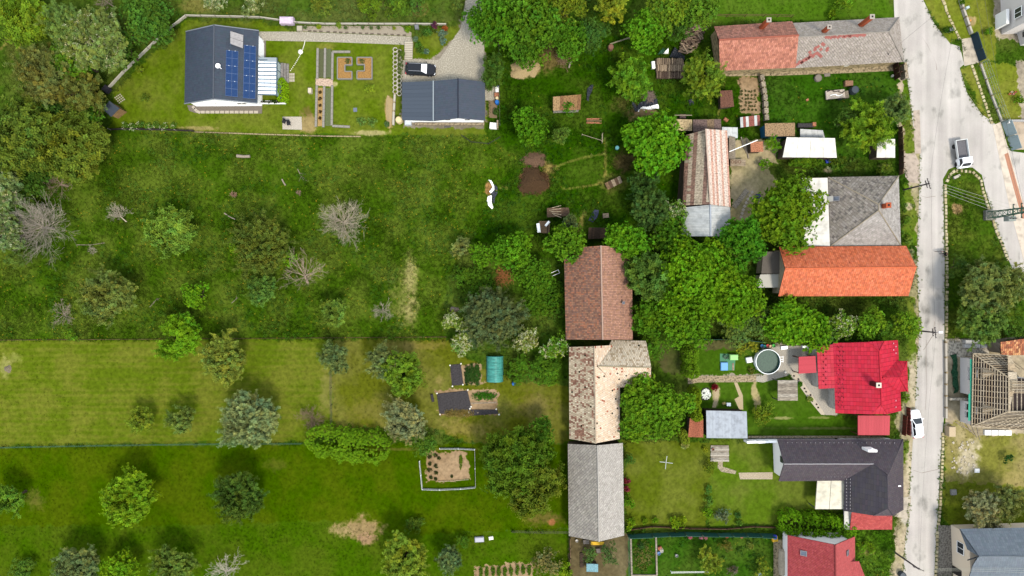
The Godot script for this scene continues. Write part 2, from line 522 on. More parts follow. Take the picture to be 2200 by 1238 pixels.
func patch(s:Array)->void:
	var c:=lin(s[4][0],s[4][1],s[4][2],2.5)
	var kx:=2048.0/GW
	var cx:float=(s[0] - GX0)*kx
	var cy:float=(s[1] - GY0)*kx
	var rx:float=s[2]*kx
	var ry:float=s[3]*kx
	for y in range(maxi(0,int(cy - ry*1.5)),mini(1151,int(cy+ry*1.5))+1):
		for x in range(maxi(0,int(cx - rx*1.5)),mini(2047,int(cx+rx*1.5))+1):
			var d:=Vector2((x - cx)/rx,(y - cy)/ry).length()
			var g:=wild.get_noise_2d(x*0.8,y*0.8)
			var h:=wild.get_noise_2d(x*0.25+900.0,y*0.25)
			var k:float=s[5]*clampf((1.0 - d+h*0.55+g*s[6]*0.9)/maxf(0.05,s[6])+0.3,0,1)
			if k<=0.0:continue
			var o:=(y*2048+x)*3
			var v:=1.0+g*0.45
			var q:=Color(c.r*v,c.g*v,c.b*v).linear_to_srgb()
			gimg[o]=int(lerpf(gimg[o],q.r*255,k)); gimg[o+1]=int(lerpf(gimg[o+1],q.g*255,k)); gimg[o+2]=int(lerpf(gimg[o+2],q.b*255,k))

func ground_colour(px:float,py:float)->Color:
	var x:=clampi(int((px - GX0)/GW*2048),0,2047)
	var y:=clampi(int((py - GY0)/GH*1152),0,1151)
	var o:=(y*2048+x)*3
	return Color8(gimg[o],gimg[o+1],gimg[o+2]).srgb_to_linear()

func pxpoly(pts:Array)->PackedVector2Array:
	var r:=PackedVector2Array()
	for p in pts:
		var q:=at(p[0],p[1])
		r.append(Vector2(q.x,q.z))
	return r

func sheet(called:String,pts:Array,y:float,m:Material,drop:=true)->MeshInstance3D:
	var mb:=MB.new()
	mb.prism(pxpoly(pts),0.0,y,drop)
	if Geometry2D.triangulate_polygon(pxpoly(pts)).is_empty():print("bad outline: ",called,pts[0])
	fill_poly(paved,pts)
	return struct(called,mb,m)

# ---------------------------------------------------------------- roads, drives, paths
func build_roads()->void:
	# lane surface: pale worn asphalt with tyre-polished streaks, oil spots and darker repairs
	var rw:=512
	var rh:=2048
	var fs:=FastNoiseLite.new()
	fs.seed=61; fs.frequency=0.02; fs.fractal_octaves=5
	var sp:=FastNoiseLite.new()
	sp.seed=62; sp.noise_type=FastNoiseLite.TYPE_SIMPLEX_SMOOTH; sp.frequency=0.25; sp.fractal_octaves=3
	var rd:=PackedByteArray()
	rd.resize(rw*rh*3)
	var rc:=lin(224,217,209,2.85)
	var k3:=0
	for y in rh:
		for x in rw:
			var g:=1.0+fs.get_noise_2d(x*1.3,y*0.05)*0.24+fs.get_noise_2d(x*0.5+700,y*0.5)*0.14+sp.get_noise_2d(x,y)*0.1
			var st:=fs.get_noise_2d(x*0.7+300,y*0.45+90)
			if st>0.3:g -= (st - 0.3)*1.1
			var q:=Color(rc.r*g,rc.g*g*(1.0+st*0.02),rc.b*g).linear_to_srgb()
			rd[k3]=int(clampf(q.r,0,1)*255); rd[k3+1]=int(clampf(q.g,0,1)*255); rd[k3+2]=int(clampf(q.b,0,1)*255)
			k3+=3
	TX["road"]=ImageTexture.create_from_image(Image.create_from_data(rw,rh,false,Image.FORMAT_RGB8,rd))
	var road:=StandardMaterial3D.new()
	road.resource_name="road"
	road.albedo_texture=TX["road"]
	road.roughness=0.9
	road.metallic_specular=0.2
	road.uv1_triplanar=true
	road.uv1_world_triplanar=true
	road.uv1_scale=Vector3(1/26.0,1,1/104.0)
	sheet("road",[[1917,-89],[1922,40],[1941,120],[1946,150],[1956,215],[1962,270],[1977,300],[1975,420],[1970,560],[1973,640],[1976,700],[1970,800],[1967,860],[1958,1000],[1953,1090],[1944,1180],[1935,1330],[2004,1330],[2009,1200],[2016,1090],[2021,980],[2028,900],[2029,740],[2030,560],[2028,470],[2026,385],[2038,364],[2052,358],[2090,360],[2110,376],[2118,410],[2144,496],[2168,560],[2205,640],[2360,640],[2360,300],[2210,330],[2172,325],[2140,268],[2108,244],[2078,200],[2062,146],[2072,138],[2062,100],[2042,94],[2008,52],[1984,0],[1986,-89]],0.012,road)
	var crack:=mat("tar_seal",lin(150,140,130),0.9)
	for q in [[[1981,80],[1992,96],[2003,118],[2011,136],[2012,150]],[[1990,730],[1989,780],[1991,830],[1988,880]],[[2008,690],[2004,720],[1984,752]],[[1978,420],[1990,424],[2010,421]],[[1962,1010],[1980,1016],[2016,1008]]]:
		var pts:Array=q.duplicate()
		for i in range(q.size() - 1,-1,-1):pts.append([q[i][0]+0.9+0.5*sin(i*2.0),q[i][1]+1.0])
		sheet("road_crack",pts,0.017,crack,false)
	var slab:=mat("concrete",lin(196,184,166),0.9,"blotch",0.15)
	sheet("pavement",[[2066,84],[2092,80],[2106,134],[2072,142]],0.03,slab)
	sheet("pavement",[[2133,270],[2150,262],[2200,440],[2200,560],[2168,440]],0.03,mat("pale_concrete",lin(216,202,184),0.9,"blotch",0.12))
	sheet("footpath",[[2158,332],[2166,328],[2206,470],[2196,470]],0.045,mat("red_paving",lin(196,140,112),0.9,"fine",0.5))
	sheet("pavement",[[2150,258],[2360,250],[2360,318],[2176,322]],0.06,mat("yard_concrete",lin(196,178,156),0.9,"blotch",0.1))
	sheet("pavement",[[1962,238],[1976,236],[1979,330],[1966,330]],0.02,mat("old_asphalt",lin(190,174,158),0.9,"blotch",0.2))
	sheet("pavement",[[1939,330],[1966,330],[1974,345],[1978,395],[1955,392],[1945,380]],0.02,MT["old_asphalt"])
	sheet("pavement",[[1940,1070],[1958,1066],[1954,1116],[1922,1110],[1925,1100]],0.02,slab)
	# paved drive of the new house
	var pav:=mat("pavers",lin(186,178,160),0.9,"paver",0.1)
	sheet("driveway",[[1004,-89],[1030,-89],[1036,40],[1040,85],[1042,176],[1064,186],[1064,216],[1043,216],[1041,184],[870,184],[862,176],[862,130],[885,127],[943,129],[990,60],[1000,0]],0.02,pav)
	sheet("path",[[553,68],[640,68],[885,79],[887,97],[700,90],[554,87]],0.02,pav)
	sheet("path",[[548,87],[571,87],[571,124],[553,124]],0.018,mat("grey_gravel",lin(142,132,120),0.95,"rough",1.0))
	sheet("path",[[402,226],[563,226],[563,244],[420,243],[406,238]],0.014,MT["grey_gravel"])
	# patio of the red house
	var patio:=mat("patio",lin(192,184,170),0.9,"paver",0.16)
	sheet("patio",[[1654,745],[1770,742],[1800,892],[1774,892],[1697,806],[1640,822],[1625,820],[1625,808],[1672,800]],0.02,patio)
	sheet("garden_path",[[1478,812],[1500,808],[1626,807],[1626,821],[1500,822],[1478,826]],0.016,mat("path_concrete",lin(176,158,128),0.95,"stain",0.3))
	sheet("garden_path",[[1587,1016],[1660,1015],[1660,1030],[1590,1030]],0.02,mat("path_pale",lin(196,180,154),0.9,"paver",0.16))
	sheet("garden_path",[[1543,989],[1553,991],[1553,1003],[1582,1012],[1580,1019],[1550,1014],[1542,1005]],0.016,mat("path_soil",lin(176,162,136),0.95,"stain",0.4))
	sheet("pavement",[[1545,158],[1925,138],[1926,152],[1800,158],[1660,163],[1545,164]],0.05,mat("yard_slab",lin(178,160,128),0.95,"stain",0.2))
	sheet("pavement",[[2030,728],[2125,728],[2125,760],[2060,768],[2034,764]],0.03,mat("site_concrete",lin(206,196,178),0.95,"stain",0.2))
	sheet("pavement",[[2015,1128],[2046,1130],[2046,1238],[2012,1238]],0.02,mat("dark_slab",lin(150,142,130),0.95,"stain",0.3))
	sheet("pavement",[[1662,1160],[1693,1160],[1693,1330],[1662,1330]],0.02,MT["yard_slab"])

# ---------------------------------------------------------------- building kit
func slope(parent:Node,called:String,pts:Array,o:Dictionary)->MeshInstance3D:
	# pts: the outline of one roof plane, the first two along the eave
	var nrm:=Vector3.ZERO
	for i in pts.size():
		var p:Vector3=pts[i]
		var q:Vector3=pts[(i+1)%pts.size()]
		nrm+=Vector3((p.y - q.y)*(p.z+q.z),(p.z - q.z)*(p.x+q.x),(p.x - q.x)*(p.y+q.y))
	nrm=nrm.normalized()
	if nrm.y<0:nrm=-nrm
	var org:Vector3=pts[0]
	var u:Vector3=(pts[1] - pts[0])
	u=(u - nrm*u.dot(nrm)).normalized()
	var w:=nrm.cross(u)
	var cen:=Vector3.ZERO
	for p in pts:cen+=p/pts.size()
	if w.dot(cen - org)<0:w=-w
	var poly:=PackedVector2Array()
	for p in pts:
		poly.append(Vector2((p - org).dot(u),(p - org).dot(w)))
	var thick:float=o.get("thick",0.12)
	# deck
	var deck:=MB.new()
	deck.col=o.get("deck",Color(0.1,0.09,0.08))
	var top:=[]
	for q in poly:top.append(org+u*q.x+w*q.y)
	var cw:=Geometry2D.is_polygon_clockwise(poly)==(u.cross(w).dot(nrm)>0)
	if cw:top.reverse()
	var tri:=Geometry2D.triangulate_polygon(poly)
	for i in range(0,tri.size(),3):
		var a:=org+u*poly[tri[i]].x+w*poly[tri[i]].y
		var b:=org+u*poly[tri[i+1]].x+w*poly[tri[i+1]].y
		var c:=org+u*poly[tri[i+2]].x+w*poly[tri[i+2]].y
		if (b - a).cross(c - a).dot(nrm)<0:
			var t:=b; b=c; c=t
		deck.tri(a,b,c)
		deck.tri(a - nrm*thick,c - nrm*thick,b - nrm*thick)
	for i in top.size():
		var a:Vector3=top[i]
		var b:Vector3=top[(i+1)%top.size()]
		deck.quad(a - nrm*thick,b - nrm*thick,b,a)
	var dk:=obj(called,deck,mat("deck",Color.WHITE,0.8,"fine",0.8,true),parent)
	if not o.has("tw"):return dk
	# covering
	var mb:=MB.new()
	var umin:=1e9
	var umax:=-1e9
	var vmin:=1e9
	var vmax:=-1e9
	var dia:bool=o.get("diamond",false)
	var rot:=PI/4 if dia else 0.0
	var fx:=Vector2(cos(rot),sin(rot))
	var fy:=Vector2(-sin(rot),cos(rot))
	for q in poly:
		umin=minf(umin,q.dot(fx)); umax=maxf(umax,q.dot(fx))
		vmin=minf(vmin,q.dot(fy)); vmax=maxf(vmax,q.dot(fy))
	var tw:float=o.tw
	var th:float=o.th
	var nr:=maxi(1,roundi((vmax - vmin)/th))
	if not dia:th=(vmax - vmin)/nr
	else:nr=int((vmax - vmin)/th)+1
	var gap:float=o.get("gap",0.012)
	var rise:float=o.get("rise",0.035)
	var cols:Array=o.cols
	var jit:float=o.get("jit",0.12)
	var miss:float=o.get("miss",0.0)
	var rows:Array=o.get("rows",[])
	var lean:float=o.get("lean",0.0)
	var clumpy:float=o.get("clumpy",0.0)
	var fn:=FastNoiseLite.new()
	fn.frequency=0.35
	fn.seed=rng.randi()%1000
	for r in nr:
		var v0:=vmin+r*th
		var v1:=v0+th+(0.0 if r==nr - 1 else 0.02)
		var ofs:=(0.5*tw if (r%2==1 and o.get("stagger",true)) else 0.0)
		var k:=0
		while true:
			var u0:=umin - tw+ofs+k*tw
			k+=1
			if u0>umax:break
			var lo:=Vector2(u0+gap,v0)
			var corners:=PackedVector2Array([fx*(u0+gap)+fy*v0,fx*(u0+tw - gap)+fy*v0,fx*(u0+tw - gap)+fy*v1,fx*(u0+gap)+fy*v1])
			var inn:=0
			for q in corners:
				if Geometry2D.is_point_in_polygon(q,poly):inn+=1
			var parts:=[corners]
			if inn<4:
				parts=Geometry2D.intersect_polygons(corners,poly)
				if parts.is_empty():continue
			if miss>0.0 and rng.randf()<miss:continue
			var c:Color
			if rows.size()>0:
				c=rows[r%rows.size()]
				if rng.randf()<o.get("rowmix",0.1):c=rows[rng.randi()%rows.size()]
			elif clumpy>0.0:
				var g:float=fn.get_noise_2d(u0,v0)*clumpy+rng.randfn(0,0.28)+0.5+o.get("bias",0.0)
				c=cols[clampi(int(g*cols.size()),0,cols.size() - 1)]
			else:
				c=cols[rng.randi()%cols.size()]
			var b:=1.0+rng.randf_range(-jit,jit)
			b *= 1.15
			mb.col=Color(c.r*b,c.g*b,c.b*b)
			var lift:=rng.randf()*lean
			for poly2 in parts:
				var ring:=[]
				for q in poly2:
					var f:=clampf((q.dot(fy) - v0)/(v1 - v0),0,1)
					if dia:f=(f+clampf((q.dot(fx) - u0)/tw,0,1))*0.5
					ring.append(org+u*q.x+w*q.y+nrm*(lerpf(rise+lift,0.006,f)))
				if ring.size()<3:continue
				if (ring[1] - ring[0]).cross(ring[2] - ring[0]).dot(nrm)<0:ring.reverse()
				mb.fan(ring)
			if inn==4:
				var a0:=org+u*corners[0].x+w*corners[0].y
				var b0:=org+u*corners[1].x+w*corners[1].y
				mb.quad(a0,b0,b0+nrm*(rise+lift),a0+nrm*(rise+lift)) if u.cross(w).dot(nrm)>0 else mb.quad(b0,a0,a0+nrm*(rise+lift),b0+nrm*(rise+lift))
	var t:=obj(o.get("named","roof_tiles"),mb,o.mat,dk)
	stuff(t)
	# standing seams
	if o.has("ribs"):
		var rb:=MB.new()
		rb.col=o.get("ribcol",cols[0])
		var x:float=umin+o.ribs*0.5
		while x<umax:
			var seg:=Geometry2D.intersect_polyline_with_polygon(PackedVector2Array([Vector2(x,vmin - 1),Vector2(x,vmax+1)]),poly)
			for s in seg:
				rb.bar(org+u*s[0].x+w*s[0].y+nrm*0.03,org+u*s[s.size() - 1].x+w*s[s.size() - 1].y+nrm*0.03,o.get("ribw",0.05),0.07,nrm)
			x+=o.ribs
		var rr:=obj("roof_seams",rb,o.mat,dk)
		stuff(rr)
	return dk

func ridge(parent:Node,p:Vector3,q:Vector3,c:Color,r:=0.11,called:="ridge_cap")->void:
	var mb:=MB.new()
	mb.col=c
	var l:=p.distance_to(q)
	var n:=maxi(1,roundi(l/0.6))
	for i in n:
		var a:=p.lerp(q,float(i)/n)
		var b:=p.lerp(q,float(i+1)/n)
		var j:=Vector3(rng.randf_range(-1,1),0,rng.randf_range(-1,1))*0.012
		mb.tube([a+j,b+j],[r*1.06,r*0.94],6)
	obj(called,mb,mat("ridge",Color.WHITE,0.8,"fine",0.8,true),parent)

func walls(parent:Node,eave:Array,m:Material,over:=0.35,y1:=-1.0,rid:=[],called:="wall")->MeshInstance3D:
	# eave: corner points of the roof edge, in order; walls stand inside it and drop to the ground. rid: two ridge ends for gables (over edges 0-3 and 1-2)
	var cen:=Vector3.ZERO
	for p in eave:cen+=p/eave.size()
	var q:=[]
	for p in eave:
		var d:Vector3=p - cen
		var g:=Vector3(d.x - signf(d.x)*minf(over,absf(d.x)),d.y,d.z - signf(d.z)*minf(over,absf(d.z)))
		q.append(cen+Vector3(g.x,0,g.z))
	var mb:=MB.new()
	var area:=0.0
	for i in q.size():
		area+=q[i].x*q[(i+1)%q.size()].z - q[(i+1)%q.size()].x*q[i].z
	for i in q.size():
		var a:Vector3=q[i]
		var b:Vector3=q[(i+1)%q.size()]
		var ya:float=(eave[i].y if y1<0 else y1) - 0.05
		var yb:float=(eave[(i+1)%q.size()].y if y1<0 else y1) - 0.05
		if area>0:
			mb.quad(Vector3(b.x,0,b.z),Vector3(a.x,0,a.z),Vector3(a.x,ya,a.z),Vector3(b.x,yb,b.z))
		else:
			mb.quad(Vector3(a.x,0,a.z),Vector3(b.x,0,b.z),Vector3(b.x,yb,b.z),Vector3(a.x,ya,a.z))
	if rid.size()==2:
		var he:float=eave[0].y - 0.05
		for k in 2:
			var a:Vector3=q[0] if k==0 else q[1]
			var b:Vector3=q[3] if k==0 else q[2]
			var r:Vector3=rid[k]+(rid[1 - k] - rid[k]).normalized()*over
			r.y=rid[k].y - 0.16
			var e:=(a - cen).normalized()
			var p0:=Vector3(a.x,he,a.z)
			var p1:=Vector3(b.x,he,b.z)
			if (p1 - p0).cross(r - p0).dot(rid[k] - rid[1 - k])>0:mb.tri(p0,p1,r)
			else:mb.tri(p1,p0,r)
	return obj(called,mb,m,parent)

func gable(name_:String,label:String,A:Array,hs:Array,wallm:Material,o1:Dictionary,o2:Dictionary,over:=0.35,rcol:=Color(0.1,0.1,0.1))->Node3D:
	# A: six pixels — eave a start, eave a end, eave b end, eave b start, ridge start, ridge end; hs: eave height, ridge height
	var p:=[]
	for i in 6:p.append(at(A[i][0],A[i][1],hs[0] if i<4 else hs[1]))
	var c:Vector3=(p[0]+p[1]+p[2]+p[3])/4
	var t:=thing(name_,label,"barn" if name_.contains("barn") else ("shed" if name_.contains("shed") else "house"),Vector3(c.x,0,c.z))
	walls(t,[p[0],p[1],p[2],p[3]],wallm,over,-1,[p[4],p[5]])
	slope(t,"roof_slope",[p[0],p[1],p[5],p[4]],o1)
	slope(t,"roof_slope",[p[2],p[3],p[4],p[5]],o2)
	ridge(t,p[4]+Vector3(0,0.05,0),p[5]+Vector3(0,0.05,0),rcol)
	t.set_meta("ridge0",p[4])
	return t

func chimney(parent:Node,foot:Array,h0:float,top:Array,h1:float,size:float,m:Material,cap:Material)->void:
	var a:=at(foot[0],foot[1],h0)
	var b:=at(top[0],top[1],h1)
	var c:=Vector3(b.x,0,b.z)
	var mb:=MB.new()
	mb.cbox(c+Vector3(0,(h0+h1)/2 - 0.3,0),Vector3(size,h1 - h0+0.6,size),0.02)
	var s:=obj("chimney",mb,m,parent)
	var cb:=MB.new()
	cb.cbox(c+Vector3(0,h1+0.05,0),Vector3(size+0.14,0.1,size+0.14),0.02)
	obj("cap",cb,cap,s)
	var fl:=MB.new()
	fl.box(c+Vector3(0,h1+0.115,0),Vector3(size*0.45,0.03,size*0.45))
	obj("flue",fl,mat("soot",Color(0.01,0.01,0.01),0.95),s)

func window(parent:Node,c:Vector3,along:Vector3,out:Vector3,w:float,h:float,sash:=true,up:=Vector3.UP)->void:
	var b:=Basis(along,up,out)
	var f:=MB.new()
	for s in [-1,1]:
		f.box(c+along*s*(w/2 - 0.04),Vector3(0.08,h,0.1),b)
		f.box(c+up*s*(h/2 - 0.04),Vector3(w - 0.16,0.08,0.1),b)
	if sash:f.box(c,Vector3(0.06,h - 0.16,0.08),b)
	var wn:=obj("window",f,mat("white_frame",Color(0.6,0.6,0.58),0.5),parent)
	var g:=MB.new()
	g.box(c - out*0.02,Vector3(w - 0.16,h - 0.16,0.02),b)
	obj("pane",g,mat("dark_glass",Color(0.02,0.025,0.03),0.08),wn)

func roof_window(parent:Node,c:Vector3,u:Vector3,n:Vector3,w:float,h:float)->void:
	var z:=u.cross(n).normalized()
	var b:=Basis(u,n,z)
	var f:=MB.new()
	for s in [-1,1]:
		f.box(c+u*s*(w/2 - 0.05)+n*0.06,Vector3(0.1,0.14,h),b)
		f.box(c+z*s*(h/2 - 0.05)+n*0.06,Vector3(w - 0.2,0.14,0.1),b)
	var wn:=obj("roof_window",f,mat("roof_window_frame",Color(0.12,0.12,0.13),0.5),parent)
	var g:=MB.new()
	g.box(c+n*0.07,Vector3(w - 0.2,0.03,h - 0.2),b)
	obj("pane",g,mat("sky_glass",Color(0.05,0.06,0.08),0.06),wn)

func shed_roof(called:String,label:String,cat:String,px:Array,hs:Array,o:Dictionary,wallm:Material,over:=0.15,group:="")->Node3D:
	# a lean-to: four corners, the first two the lower eave; hs: low, high
	var p:=[]
	for i in 4:p.append(at(px[i][0],px[i][1],hs[0] if i<2 else hs[1]))
	var c:Vector3=(p[0]+p[1]+p[2]+p[3])/4
	var t:=thing(called,label,cat,Vector3(c.x,0,c.z),group)
	if wallm:walls(t,p,wallm,over)
	slope(t,"roof",p,o)
	return t

func posts_under(t:Node,pts:Array,inset:float,m:Material,r:=0.06)->void:
	var cen:=Vector3.ZERO
	for p in pts:cen+=p/pts.size()
	for p in pts:
		var q:Vector3=p+(cen - p)*inset
		var mb:=MB.new()
		mb.box(Vector3(q.x,(p.y - 0.06)/2,q.z),Vector3(r*2,p.y - 0.06,r*2))
		obj("post",mb,m,t)

func panels(parent:Node,called:String,p:Array,n:int,m:Array,gap:=0.015,lift:=0.03,thick:=0.03)->void:
	# splits the quad p (0-1 and 3-2 are the ends of the long joints) into n sheets laid side by side, each a part
	for i in n:
		var a:Vector3=p[0].lerp(p[1],(i+gap)/n)
		var b:Vector3=p[0].lerp(p[1],(i+1 - gap)/n)
		var c:Vector3=p[3].lerp(p[2],(i+1 - gap)/n)
		var d:Vector3=p[3].lerp(p[2],(i+gap)/n)
		var nn:=(b - a).cross(d - a).normalized()
		if nn.y<0:nn=-nn
		var e:=nn*(lift+rng.randf()*0.012)
		var mb:=MB.new()
		var top:=[a+e+nn*thick,b+e+nn*thick,c+e+nn*thick,d+e+nn*thick]
		var bot:=[a+e,b+e,c+e,d+e]
		if (top[1] - top[0]).cross(top[2] - top[0]).dot(nn)<0:
			top.reverse(); bot.reverse()
		mb.fan(top)
		for k in 4:
			mb.quad(bot[k],bot[(k+1)%4],top[(k+1)%4],top[k])
		obj(called,mb,m[rng.randi()%m.size()],parent)

# ---------------------------------------------------------------- houses
func vmat(key:String,rough:=0.8,tex:="fine",scale:=0.7,metallic:=0.0)->StandardMaterial3D:
	return mat(key,Color.WHITE,rough,tex,scale,true,metallic)

func build_house_modern()->void:
	var wall:=mat("white_render",Color(0.72,0.72,0.72),0.9)
	var slate:=lin(68,77,90)
	var o:={"tw":0.34,"th":0.4,"gap":0.006,"rise":0.03,"cols":[slate,lin(66,75,88)],"jit":0.05,"stagger":false,"mat":vmat("metal_tile",0.55),"deck":lin(60,66,76)}
	var A:=[[399,68],[396,223],[553,222],[556,66],[460,54],[458,213]]
	var t:=gable("modern_house","white house with slate-grey gabled roof carrying blue solar panels",A,[3.0,5.7],wall,o,o,0.4,lin(96,102,112))
	var r0:=at(460,54,5.7)
	var r1:=at(458,213,5.7)
	var e0:=at(556,66,3.0)
	var e1:=at(553,222,3.0)
	var n:=(r1 - r0).cross(e0 - r0).normalized()
	if n.y<0:n=-n
	var plane:=Plane(n,r0)
	var onroof:=func(x:float,y:float)->Vector3:
		var d:Vector3=(at(x,y,0) - Vector3(0,CAM_H,0)).normalized()
		return plane.intersects_ray(Vector3(0,CAM_H,0),d)
	# verge boards
	for s in [[[399,68],[460,54]],[[460,54],[556,66]],[[396,223],[458,213]],[[458,213],[553,222]]]:
		var mb:=MB.new()
		var p:=at(s[0][0],s[0][1],3.0 if s[0][0]!=460 and s[0][0]!=458 else 5.7)
		var q:=at(s[1][0],s[1][1],3.0 if s[1][0]!=460 and s[1][0]!=458 else 5.7)
		mb.bar(p+Vector3(0,0.03,0),q+Vector3(0,0.03,0),0.12,0.14)
		obj("verge_board",mb,mat("verge_grey",lin(128,134,142),0.6),t)
	# solar modules, in two columns of pairs
	var cell:=mat("solar_cell",lin(44,80,134),0.35,"rough",0.5)
	var alu:=mat("aluminium",lin(96,112,146),0.5)
	for grp in [[[485.5,108],[511.5,111],[510,209],[483.5,206],6],[[524,97],[549.5,100.5],[548,213],[521.5,211],7]]:
		var array:=thing("solar_array","blue solar panels in two columns, %s"%("six rows, beside the satellite dish" if grp[4]==6 else "seven rows, along the eave below the thermal collector"),"solar panels",onroof.call(grp[0][0],grp[0][1]))
		for col in 2:
			for row in grp[4]:
				var q:=[]
				for cc in [[col,row],[col+1,row],[col+1,row+1],[col,row+1]]:
					var a:Vector2=Vector2(grp[0][0],grp[0][1]).lerp(Vector2(grp[1][0],grp[1][1]),cc[0]/2.0)
					var b:Vector2=Vector2(grp[3][0],grp[3][1]).lerp(Vector2(grp[2][0],grp[2][1]),cc[0]/2.0)
					var g:=a.lerp(b,cc[1]/float(grp[4]))
					q.append(onroof.call(g.x,g.y))
				var cen:Vector3=(q[0]+q[1]+q[2]+q[3])/4
				var fr:=MB.new()
				var fa:=[]
				for x in q:fa.append(cen+(x - cen)*0.985+n*0.12)
				for k in 4:
					fr.bar(fa[k],fa[(k+1)%4],0.03,0.05,n)
				var pn:=obj("solar_panel",fr,alu,array)
				for half in 6:
					var cm:=MB.new()
					var c0:Vector3=fa[0].lerp(fa[3],half/6.0+0.02)
					var c1:Vector3=fa[1].lerp(fa[2],half/6.0+0.02)
					var c2:Vector3=fa[1].lerp(fa[2],half/6.0+0.15)
					var c3:Vector3=fa[0].lerp(fa[3],half/6.0+0.15)
					cm.quad(c3+n*0.01,c2+n*0.01,c1+n*0.01,c0+n*0.01) if (c2 - c3).cross(c1 - c3).dot(n)>0 else cm.quad(c0+n*0.01,c1+n*0.01,c2+n*0.01,c3+n*0.01)
					obj("cell_row",cm,cell,pn)
				var back:=MB.new()
				back.quad(fa[0],fa[1],fa[2],fa[3]) if (fa[1] - fa[0]).cross(fa[2] - fa[0]).dot(n)>0 else back.quad(fa[3],fa[2],fa[1],fa[0])
				obj("backing",back,mat("cell_back",lin(20,38,76),0.4),pn)
				if row%2==1:continue
				var cl:=MB.new()
				cl.box((fa[0]+fa[1])/2+n*0.03,Vector3(0.1,0.05,0.08))
				obj("clamp",cl,mat("bright_metal",Color(0.4,0.42,0.46),0.5),pn)
	# thermal collector
	var cq:=[onroof.call(494,71)+n*0.9,onroof.call(522,77)+n*0.35,onroof.call(521,105)+n*0.35,onroof.call(494,98)+n*0.9]
	var tc:=thing("thermal_collector","tilted pale grey solar water collector near the ridge","solar collector",onroof.call(494,71))
	for k in 2:
		var a0:Vector3=cq[0].lerp(cq[3],k*0.515)
		var b0:Vector3=cq[1].lerp(cq[2],k*0.515)
		var b1:Vector3=cq[1].lerp(cq[2],k*0.515+0.485)
		var a1:Vector3=cq[0].lerp(cq[3],k*0.515+0.485)
		var pm:=MB.new()
		var nn:=(a1 - a0).cross(b0 - a0).normalized()
		pm.quad(a0,a1,b1,b0)
		pm.quad(b0 - nn*0.1,b1 - nn*0.1,a1 - nn*0.1,a0 - nn*0.1)
		for e in [[a0,b0],[b0,b1],[b1,a1],[a1,a0]]:
			pm.quad(e[0] - nn*0.1,e[1] - nn*0.1,e[1],e[0])
		obj("collector_panel",pm,mat("collector",lin(176,172,172),0.35,"blotch",0.4),tc)
	for k in [0,3]:
		var lg:=MB.new()
		lg.bar(cq[k],cq[k] - n*0.9,0.06,0.06)
		obj("leg",lg,alu,tc)
	# dish
	var dp:Vector3=onroof.call(479,150)
	var dish:=thing("satellite_dish","small white satellite dish on grey roof beside solar panels","satellite dish",dp)
	var dm:=MB.new()
	dm.lathe(dp+Vector3(-0.25,1.1,-0.2),[Vector2(0.0,-0.06),Vector2(0.22,-0.02),Vector2(0.36,0.08)],14)
	obj("reflector",dm,mat("white_paint",Color(0.75,0.75,0.75),0.5),dish)
	var ma:=MB.new()
	ma.bar(dp,dp+Vector3(-0.2,1.1,-0.15),0.05,0.05)
	obj("mast",ma,alu,dish)
	var ar:=MB.new()
	ar.bar(dp+Vector3(-0.25,1.1,-0.2),dp+Vector3(0.3,1.25,0.25),0.06,0.06)
	obj("feed_arm",ar,MT["white_paint"],dish)
	# gable windows with brown shutters in the south wall
	var gz:float=at(458,213,3.0).z
	var zz:float=(at(396,223,3.0).z+at(553,222,3.0).z)/2 - 0.38
	for wx in [452,517]:
		window(t,Vector3(at(wx,222,2.0).x,1.55,zz),Vector3.RIGHT,Vector3.BACK,1.5,1.1)
	# side porch strip on the east wall and conservatory
	var cons:=thing("conservatory","glass-roofed conservatory with grey frame beside white house","conservatory",at(576,165,0))
	var c0:=[at(555,129,2.9),at(594,129,2.5),at(593,204,2.5),at(554,203,2.9)]
	var frm:=mat("slate_frame",lin(88,104,116),0.5)
	for i in 9:
		var a:Vector3=c0[0].lerp(c0[3],i/9.0+0.006)
		var b:Vector3=c0[1].lerp(c0[2],i/9.0+0.006)
		var b1:Vector3=c0[1].lerp(c0[2],(i+1)/9.0 - 0.006)
		var a1:Vector3=c0[0].lerp(c0[3],(i+1)/9.0 - 0.006)
		for part in 3:
			var pm:=MB.new()
			var f0:=part/3.0+0.005
			var f1:=(part+1)/3.0 - 0.005
			pm.quad(a1.lerp(b1,f0),a1.lerp(b1,f1),a.lerp(b,f1),a.lerp(b,f0))
			obj("roof_pane",pm,mat("opal_pane",Color(0.56,0.62,0.68),0.3),cons)
	for i in 10:
		var rb:=MB.new()
		rb.bar(c0[0].lerp(c0[3],i/9.0)+Vector3(0,0.03,0),c0[1].lerp(c0[2],i/9.0)+Vector3(0,0.03,0),0.15,0.12)
		obj("rafter",rb,frm,cons)
	var hd:=MB.new()
	var h0:=at(557,124,2.75)
	var h1:=at(594,125,2.75)
	hd.bar((c0[0]+h0)/2+Vector3(0,0.02,0.1),(c0[1]+h1)/2+Vector3(0,0.02,0.1),0.62,0.08)
	obj("head_flashing",hd,mat("zinc",lin(150,160,166),0.5),cons)
	var gt:=MB.new()
	gt.bar(c0[1]+Vector3(0.06,0,-0.3),c0[2]+Vector3(0.06,0,0.1),0.16,0.16)
	obj("gutter",gt,frm,cons)
	for i in 5:
		var pp:Vector3=c0[1].lerp(c0[2],i/4.0)
		var pm:=MB.new()
		pm.box(Vector3(pp.x - 0.05,1.25,pp.z),Vector3(0.1,2.5,0.1))
		obj("post",pm,frm,cons)
